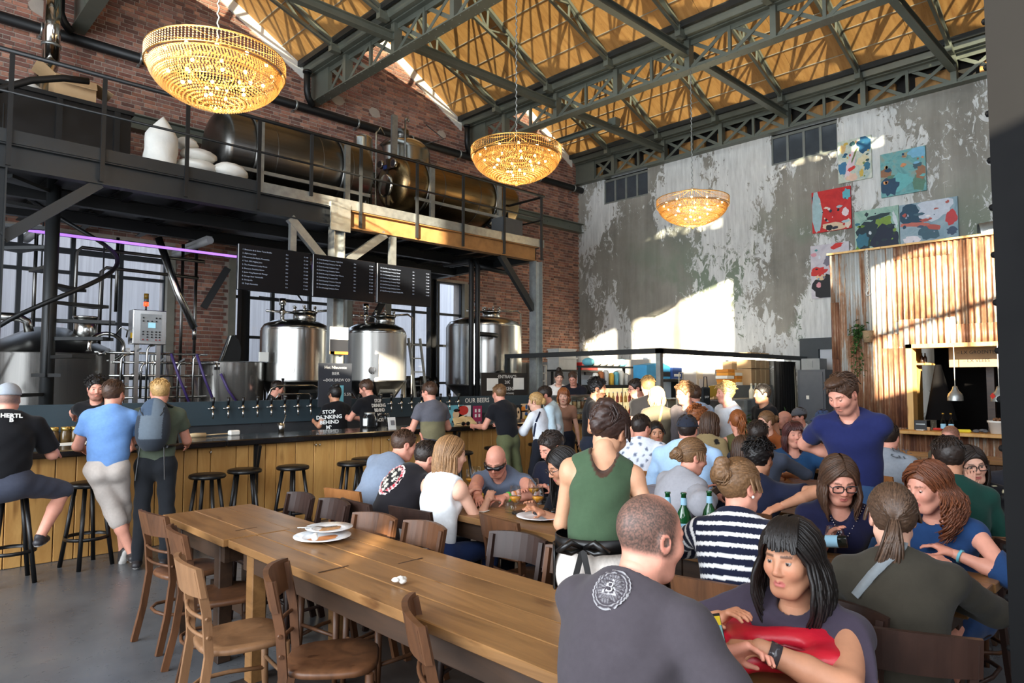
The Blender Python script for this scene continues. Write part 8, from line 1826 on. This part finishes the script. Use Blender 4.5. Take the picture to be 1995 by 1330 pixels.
fr = sitter('bald man with black sunglasses and a grey-blue shirt, looking down', (966, 899), D2(207), 5.3, 'mid', 'brown chair of the bald man with sunglasses', dist=5.5, lean=.5, head=(.12, .5, .0), hair='bald', hcol='lbrown', skin='pink', beard=.3, bcol=(170, 120, 90), glasses='sun', eyes='none', top=(92, 102, 120), vneck=.04, wide=1.15, arm=1.15, wR=(930, 975, .83), wL=(985, 968, .83), poleR=(0, -1, -.1), poleL=(0, 1, -.1), seed=15, curl=.7, rh=.0055)
band(fr, 1, .1, .034, .018, mat('lime_band', (60, 220, 70), .5), 'green_wristband'); band(fr, 1, .3, .036, .012, CO, 'orange_wristband')
fr = sitter('man with short dark hair and a dark printed shirt at the card table', (1074, 872), D2(190), 5.6, 'dark', 'dark chair of the dark-haired man at the card table', dist=5.45, lean=.3, head=(-.35, .45, 0), hair='short', hcol='dark', skin='pink', top=(26, 28, 42), sleeve=.7, wL=(1080, 955, .83), wR=(1025, 962, .83), eyes='down', seed=16)
q_, n_ = sight(fr, 1062, 945)
if q_ is not None: text('Cool', .07, q_+n_*.012, np.cross(fr['uu'], n_), fr['uu'], CTQ, fr['t'])
fr = sitter('woman with long straight black hair leaning over the card table', (1094, 908), D2(176), 4.8, 'mid', 'brown chair of the woman with black hair at the card table', dist=4.85, lean=.38, head=(-.3, .4, 0), sex='f', hair='long', hcol='black', hlen=.46, nst=380, face=60, skin='tan', top=(24, 24, 30), sleeve=.7, wR=(1040, 990, .83), wL=(1060, 1000, .83), glasses='clear', eyes='down', seed=17)
# --- middle rows
fr = sitter('woman with a low bun in a light grey sweater looking at her phone', (1350, 890), D2(-14), 5.0, 'mid', 'brown chair of the woman looking at her phone', dist=5.0, lean=.4, head=(-.38, .25, 0), sex='f', hair='bun', hcol='lbrown', tie=(-.118, 0, .0), br=.045, skin='pink', top=(150, 150, 156), sleeve=1.5, loose=.03, arm=1.1, handL=(.45, .12, .85), wR=(1392, 968, .9), poleR=(-.4, -.9, -.3), seed=18, collar_z=.035)
t = thing('smartphone', 'black smartphone held by the woman in the grey sweater', 'phone', on('Z', .95, 1402, 956)); MB().box(on('Z', .97, 1402, 952), (.14, .07, .01), ax=(nrm((1, -.4, .5)), nrm((.4, 1, 0)), nrm(np.cross((1, -.4, .5), (.4, 1, 0))))).build('body', M_BLACKP, t)
fr = sitter('man with thick black hair in a navy shirt with his elbow raised', (1480, 893), D2(14), 4.9, 'mid', 'brown chair of the man in the navy shirt', dist=4.85, lean=.3, side=.06, head=(-.3, .15, 0), hair='messy', hcol='black', skin='tan', top=(26, 30, 50), sleeve=.7, handL=(.4, .15, .84), wR=(1525, 985, .9), poleR=(-.5, -1, .2), seed=19)
fr = sitter('man with short dark hair in a slate grey shirt with arms spread on the table', (1478, 848), D2(20), 6.6, 'mid', 'brown chair of the man in slate grey', dist=6.15, lean=.35, head=(-.25, .1, 0), hair='short', hcol='dark', skin='tan', top=(60, 66, 80), wide=1.15, sleeve=1.2, handL=(.45, .2, .84), wR=(1530, 925, .84), poleR=(0, -1, -.2), seed=20)
fr = sitter('girl with long brown hair half hidden behind the black-haired man', (1447, 878), D2(30), 6.0, 'mid', 'chair of the half hidden girl with brown hair', dist=6.1, lean=.3, head=(-.1, .2, 0), sex='f', hair='long', hcol='brown', hlen=.34, nst=260, skin='fair', top=(140, 150, 170), seed=21)
fr = sitter('man in a white shirt with dark floral print, seen from behind', (1250, 833), D2(20), 7.0, 'orange', 'orange-brown chair of the man in the patterned white shirt', dist=6.9, lean=.2, side=-.05, head=(-.45, .1, 0), hair='short', hcol='dark', skin='pink', top=(222, 228, 238), topfn=dots((110, 120, 142), 13, .45, 2), wide=1.2, sleeve=.9, loose=.016, handL=(.4, .2, .84), wR=(1290, 910, .86), seed=22, collar=True)
fr = sitter('smiling woman in a black top with her hand at her mouth', (1279, 843), D2(214), 7.6, 'mid', 'chair of the smiling woman in black', dist=7.85, lean=.1, head=(.1, .1, .08), sex='f', hair='bun', hcol='black', tie=(-.12, 0, .03), skin='tan', top=(22, 22, 26), neck=.08, wR=(1268, 855, 1.17), hdR=(0, 0, 1), pnR=(-1, 0, 0), wL=(1292, 890, .9), seed=23, rh=.006)
fr = sitter('broad man in a light blue shirt and dark flat cap, seen from behind', (1340, 838), D2(24), 6.2, 'orange', 'orange-brown chair of the man in the light blue shirt', dist=6.15, lean=.2, head=(-.12, .05, 0), hair='short', hcol='dark', skin='pink', cap=(42, 46, 58), capdir=1, top=(172, 204, 238), wide=1.32, belly=.05, sleeve=1.1, loose=.02, handL=(.4, .25, .85), handR=(.4, -.28, .85), seed=24, collar=True)
fr = sitter('person with reddish hair and glasses behind the flat cap', (1360, 812), D2(-20), 7.8, 'mid', 'chair of the person behind the flat cap', dist=8.0, lean=.15, head=(-.1, .1, 0), hair='curlyshort', hcol='ginger', skin='pink', glasses='clear', top=(80, 74, 70), seed=25)
fr = sitter('woman with long brown hair in a khaki blouse', (1384, 826), D2(8), 7.2, 'mid', 'chair of the woman in the khaki blouse', dist=7.6, lean=.25, head=(-.3, .15, 0), sex='f', hair='long', hcol='brown', hlen=.3, nst=300, skin='fair', top=(146, 128, 92), topfn=dots((30, 28, 26), 5, .72, 1), sleeve=1.4, loose=.02, handL=(.4, .1, .85), seed=26)
band(fr, -1, .1, .034, .02, M_INOXM, 'watch')
fr = sitter('woman with ginger hair clipped up in an olive sleeveless top', (1437, 822), D2(40), 7.6, 'mid', 'chair of the ginger-haired woman', dist=7.55, lean=.12, head=(.0, .1, 0), sex='f', hair='pony', hcol='ginger', hlen=.2, tie=(-.12, 0, .05), skin='pink', top=(84, 82, 50), sleeve=0, vneck=-.08, seed=27)
fr = sitter('woman with her hair tied back, her face in bright sunlight', (1492, 822), D2(160), 8.0, 'mid', 'chair of the sunlit woman', dist=8.35, lean=.15, head=(-.1, .1, 0), sex='f', hair='bun', hcol='lbrown', tie=(-.12, 0, .02), skin='fair', top=(150, 84, 44), wR=(1480, 848, 1.08), hdR=(0, 0, 1), seed=28)
fr = sitter('woman with maroon shoulder-length hair in a blue blouse', (1546, 848), D2(214), 6.6, 'dark', 'chair of the woman with maroon hair', dist=6.85, lean=.02, head=(.18, -.06, .06), sex='f', hair='bob', hcol='maroon', hlen=.28, nst=320, bangs=.4, skin='pink', eyes='closed', top=(36, 72, 112), vneck=.1, neck=.075, wide=1.25, arm=1.15, sleeve=.8, loose=.02, handL=(.4, .25, .84), handR=(.4, -.1, .84), poleL=(0, 1, -.3), seed=29, rh=.0055)
fr = sitter('man in a grey printed shirt behind the standing man', (1733, 852), D2(-8), 6.9, 'orange', 'orange-brown chair of the man in the grey printed shirt', dist=6.5, lean=.2, head=(.1, .1, 0), hair='short', hcol='dark', skin='pink', top=(138, 144, 152), wide=1.2, sleeve=.8, handL=(.4, .2, .84), wR=(1790, 905, .85), poleR=(0, -1, -.2), seed=30)
back_text(fr, ['N.Y.', 'CITY'], 1756, 880, .09, .09, C_('print_slate', (80, 86, 94)))
fr = sitter('bearded man with shaved head in an olive shirt below the shack counter', (1852, 852), D2(172), 7.4, 'mid', 'chair of the bearded man with shaved head', dist=7.3, lean=.2, head=(-.1, .38, 0), hair='buzz', hcol=(96, 66, 50), skin='pink', beard=.8, bcol=(100, 62, 42), eyes='down', top=(92, 86, 72), sleeve=.9, wide=1.15, seed=31)
fr = sitter('person with short dark hair and a dark green top behind the curly hair', (1846, 893), D2(30), 5.0, 'mid', 'chair of the person in dark green', dist=4.2, lean=.25, head=(0, .2, 0), hair='short', hcol='dark', skin='tan', top=(22, 60, 52), sleeve=1.2, seed=32)
fr = sitter('woman with round glasses in a black dress with cream dots', (1893, 906), D2(207), 4.7, 'dark', 'chair of the woman in the dotted dress', dist=4.75, lean=.1, side=.12, head=(.08, .12, .16), sex='f', hair='bob', hcol='dark', hlen=.3, nst=320, part=.02, skin='fair', glasses='big', top=(20, 20, 24), topfn=dots((222, 214, 176), 11, .42, 1), sleeve=1.25, loose=.014, wR=(1888, 958, .97), hdR=(.1, .1, 1), pnR=(-1, 0, 0), wL=(1920, 985, .84), seed=33, rh=.0055)
fr = sitter('person in a dark grey shirt half hidden by the right column', (1990, 885), D2(188), 5.0, 'mid', 'chair of the person behind the right column', dist=5.1, lean=.15, head=(0, .2, 0), hair='short', hcol='dark', skin='pink', top=(50, 52, 60), sleeve=.75, wR=(1950, 945, .9), seed=34)
fr = sitter('man with a bald pink head near the door', (1527, 818), D2(140), 9.6, 'mid', 'chair of the bald man near the door', dist=9.6, lean=.2, head=(0, .1, 0), hair='bald', skin='pink', top=(70, 66, 66), seed=35)
fr = sitter('man in a grey cap and white shirt near the door', (1556, 812), D2(150), 10.0, 'mid', 'chair of the man in the grey cap near the door', dist=9.9, lean=.2, head=(.0, .1, 0), hair='short', hcol='dark', skin='pink', cap=(92, 94, 100), top=(196, 204, 212), sleeve=.8, wR=(1545, 850, .84), seed=36)
fr = sitter('man in a blue cap half hidden behind the standing man', (1602, 815), D2(150), 10.4, 'mid', 'chair of the man in the blue cap', dist=10.4, lean=.25, head=(.0, .35, 0), hair='short', hcol='dark', skin='tan', cap=(66, 84, 120), top=(46, 54, 80), seed=37)
# --- standing guests by the food stall
def stander(label, px, dist, yaw, **o): return person(label, None, D2(yaw), dist, px=px, dist=dist, pose='stand', **o)
stander('bearded man in a black shirt standing sideways by the bar end', (1165, 757), 8.6, -58, hair='messy', hcol='black', beard=.9, bcol='black', skin='tan', top=(26, 24, 26), seed=41, handR=(.25, -.1, 1.05), rh=.0065)
stander('man with fair cropped hair in a black shirt, seen from behind', (1262, 752), 8.7, 55, hair='short', hcol='blond', skin='pink', top=(20, 20, 23), head=(-.1, .05, 0), seed=42)
stander('man with glasses behind the fair-haired man in black', (1238, 757), 9.3, 150, hair='short', hcol='dark', skin='pink', glasses='clear', top=(40, 40, 46), head=(.0, .2, 0), seed=43)
fr = stander('woman with chin-length blond hair in a taupe dress with a yellow strap', (1279, 774), 8.5, 50, sex='f', hair='bob', hcol=(196, 168, 124), hlen=.22, nst=280, skin='fair', top=(98, 90, 74), sleeve=1.2, loose=.03, hem=-.25, pants=(98, 90, 74), seed=44)
strap(fr, [(1290, 792), (1286, 815), (1281, 838)], .03, M_CLOTH, 'yellow_strap', lin((214, 190, 110)))
stander('man with curly light hair in an open dark grey shirt', (1333, 767), 8.2, 172, hair='curlyshort', hcol='lbrown', skin='pink', top=(84, 78, 80), collar=True, vneck=.06, sleeve=1.8, loose=.015, head=(-.2, .15, 0), seed=45, rh=.006)
stander('man in a pale blue shirt behind the dark grey shirt', (1352, 770), 9.2, 60, hair='short', hcol='brown', skin='pink', top=(176, 200, 232), wide=1.15, sleeve=1.8, loose=.02, seed=46)
fr = stander('man with fair wavy hair in a white shirt, lit by the sun', (1412, 766), 8.5, 150, hair='curlyshort', hcol='blond', skin='pink', top=(214, 218, 224), loose=.02, head=(-.1, .05, 0), handR=(.22, -.05, 1.15), seed=47, rh=.006)
fr2 = fr; q = fr['loc']+fr['Rz'] @ (fr['arms'][-1][1]+V3(.04, 0, 0)); mb = MB(); n = 12; v = []
for j in range(9):
    for i in range(n): a = 2*PI*i/n; r = .05+.035*math.sin(PI*j/9)+.012*math.sin(4*a+j); v.append(q+V3(r*math.cos(a), r*math.sin(a)*.7, .06-j*.085))
mb.add(v, [(j*n+i, j*n+(i+1) % n, (j+1)*n+(i+1) % n, (j+1)*n+i) for j in range(8) for i in range(n)], None, True); single(mb, 'beige_jacket', mat('beige_cloth', (150, 124, 82), .9, var=.3, vscale=7), 'beige jacket held over the arm of the man in white', 'jacket')
stander('man with dark cropped hair in a black shirt facing left', (1484, 768), 8.8, 152, hair='short', hcol='black', skin='tan', top=(20, 20, 22), head=(-.05, 0, 0), seed=48, rh=.0065)
stander('woman with orange hair in bright sunlight behind the pale blue shirt', (1098, 772), 10.6, 215, sex='f', hair='bob', hcol='ginger', hlen=.22, nst=220, bangs=.3, skin='fair', top=(150, 110, 90), seed=49)
stander('kitchen woman in a white shirt with her hair in a bun', (1089, 735), 13.6, 232, sex='f', hair='bun', hcol='dark', tie=(-.04, 0, .15), skin='fair', top=(220, 216, 210), head=(0, .3, 0), handL=(.3, .1, 1.05), handR=(.3, -.1, 1.05), seed=50)
stander('kitchen man in a black shirt with glasses bending over the counter', (1116, 737), 13.3, 215, hair='short', hcol='brown', skin='pink', glasses='clear', top=(26, 26, 34), lean=.25, head=(-.1, .5, 0), handL=(.35, .2, 1.0), handR=(.35, -.25, 1.0), seed=51)
# --- guests at the bar
fr = stander('man in a two-tone grey and olive shirt standing at the bar', (836, 764), 8.9, 82, hair='short', hcol='brown', skin='pink', top=(92, 92, 100), topfn=two_tone(-.08, (116, 110, 84)), head=(.45, .15, 0), handL=(.3, .25, 1.07), handR=(.32, -.25, 1.07), hem=-.12, loose=.014, pants=(60, 60, 66), glasses='clear', seed=52)
fr = stander('man in a black shirt and olive shorts leaning on the bar', (972, 767), 9.6, 88, lean=.3, hair='short', hcol='lbrown', skin='pink', top=(24, 25, 30), head=(.0, .15, 0), handL=(.42, .25, 1.07), handR=(.42, -.25, 1.07), pants=(88, 92, 64), pants_len=1.1, loose=.014, hem=-.08, footL=(-.25, .12, .075), footR=(-.2, -.12, .075), seed=53)
fr = stander('woman with a low knot in a white shirt with a dark strap at the bar', (1043, 783), 9.7, 100, sex='f', lean=.15, hair='bun', hcol='blond', tie=(-.12, 0, .0), skin='fair', top=(222, 226, 234), sleeve=1.3, loose=.02, head=(.35, .1, 0), handL=(.35, .2, 1.07), handR=(.1, -.25, .95), pants=(30, 32, 40), seed=54)
strap(fr, [(1052, 802), (1044, 822), (1040, 850)], .025, M_CLOTH, 'dark_strap', lin((30, 36, 60)))
fr = stander('man in a pale blue long-sleeved shirt bending to the white-shirted woman', (1061, 770), 9.9, 128, lean=.22, hair='short', hcol='dark', skin='pink', top=(186, 206, 216), sleeve=1.9, loose=.02, head=(.3, .3, 0), hem=-.15, seed=55)
fr = stander('bartender with a small black bun and slogan on her back', (652, 768), 10.1, 92, sex='f', hair='bun', hcol='black', tie=(-.08, 0, .12), br=.03, skin='tan', top=(18, 18, 21), wide=1.1, loose=.02, handL=(.3, .2, 1.1), handR=(.32, -.1, 1.2), seed=56, h=1.7)
back_text(fr, ['STOP', 'DRINKING', 'BEHIND', 'MY', 'BACK!'], 641, 802, .075, .075, CW)
fr = stander('bartender with a reddened neck and slogan on his back, pouring', (713, 757), 10.1, 104, lean=.08, hair='short', hcol='brown', skin='pink', beard=.6, top=(18, 18, 21), loose=.018, head=(.35, .35, 0), handL=(.45, .15, 1.2), handR=(.4, .0, 1.15), seed=57)
back_text(fr, ['STOP', 'DRINKING', 'BEHIND', 'MY', 'BACK!'], 735, 781, .07, .07, CW)
fr = stander('bartender behind the taps with dark hair, in profile', (541, 757), 11.5, -28, hair='short', hcol='dark', skin='pink', top=(20, 20, 24), head=(0, .3, 0), seed=58)
fr = stander('bartender with dark curly hair leaning behind the left end of the bar', (187, 757), 7.6, 232, lean=.12, hair='curlyshort', hcol='black', skin='pink', beard=.5, top=(18, 18, 20), head=(.55, .15, 0), wR=(125, 838, 1.07), wL=(172, 848, 1.07), poleR=(-.4, -1, 0), seed=59, rh=.006)
fr = stander('man in a sky blue shirt and beige shorts leaning on the bar with crossed legs', (222, 768), 6.35, 74, lean=.2, side=.03, hair='short', hcol='brown', skin='pink', top=(112, 152, 208), hem=-.19, loose=.016, head=(-.5, .12, 0), handL=(.4, .22, 1.07), handR=(.42, -.2, 1.07), pants=(196, 186, 178), pants_len=1.22, pantname='shorts', fL=(262, 1088, .075), fR=(240, 1074, .11), toeR=(.5, .2, -.85), shoe=(52, 48, 48), beard=.3, seed=60, arm=1.05)
fr = stander('man in an olive shirt and dark jeans carrying a grey backpack', (311, 765), 6.6, 62, lean=.14, hair='short', hcol='blond', skin='pink', beard=.3, top=(80, 88, 74), hem=-.0, loose=.012, head=(.35, .2, 0), handL=(.42, .2, 1.07), handR=(.42, -.2, 1.07), pants=(32, 34, 38), footL=(-.18, .1, .075), footR=(-.14, -.12, .075), glasses='clear', seed=61)
g = fr; t = thing('backpack', 'grey and slate backpack worn by the man in the olive shirt', 'backpack', fr['loc']+V3(0, 0, 1)); t.rotation_euler = (0, 0, D2(62)); ROOT[t.name] = (0, 0, 0)
up0 = fr['uu']; b0 = fr['ch']-fr['fw']*.2-V3(0, 0, 1)-up0*.02; K = SDF(b0-.35, b0+.35, .01); Mx = np.array([fr['fw'], fr['lf'], up0])
K.ell(b0, (.11, .145, .25), .02, M=Mx); K.ell(b0-up0*.08-fr['fw']*.03, (.12, .13, .16), .05, M=Mx); K.cut(b0-up0*.24, -up0); v, f = K.mesh(); q = (v-b0) @ Mx.T; c = np.where(((np.abs(q[:, 1]) > .095) | (q[:, 2] < -.14))[:, None], np.array(lin((48, 54, 62))), np.array(lin((92, 102, 112)))); c = np.where(((q[:, 2] > .08) & (q[:, 1] > 0))[:, None], np.array(lin((64, 78, 96))), c); mesh_obj('pack_body', [(v, f, c)], M_CLOTH, t)
for s in (-1, 1):
    a = fr['sh'][s]*.7+fr['nb']*.3-V3(0, 0, 1); MB().tube([b0+up0*.2+fr['lf']*.06*s, a-fr['fw']*.06+up0*.055, a+fr['fw']*.05+up0*.05, a+fr['fw']*.1-up0*.1, a+fr['lf']*.06*s-up0*.3, b0-up0*.2+fr['lf']*.12*s], .016, 6).build('shoulder_strap', M_BLACKP, t)
    MB().beam(b0-up0*.2+fr['lf']*.1*s, b0-up0*.5+fr['lf']*.12*s, .006, .025).build('hanging_strap', M_BLACKP, t)
MB().tube([b0+up0*.15-fr['fw']*.09+fr['lf']*(.1*math.cos(a)) - up0*.1*math.sin(a) for a in np.linspace(0, PI, 9)], .005, 5).build('zip', M_BLACKP, t)
fr = sitter('man in a black shirt and mesh cap sitting on a bar stool', (16, 778), D2(72), 5.7, None, None, dist=5.7, lean=.22, head=(.1, .1, 0), hair='buzz', hcol='grey', skin='pink', cap=(150, 156, 164), capdir=1, top=(20, 20, 23), wide=1.2, arm=1.15, sleeve=.85, loose=.016, hem=-.14, handL=(.4, .3, 1.07), handR=(.42, -.3, 1.07), pants=(66, 70, 84), pants_len=.98, pantname='shorts', footR=(.12, -.26, .4), footL=(.3, .18, .38), kpoleR=(1, -.9, .5), shoe=(44, 42, 46), seed=62, pz=.86)
back_text(fr, ['HERTL', 'B'], 22, 811, .05, .045, CW)
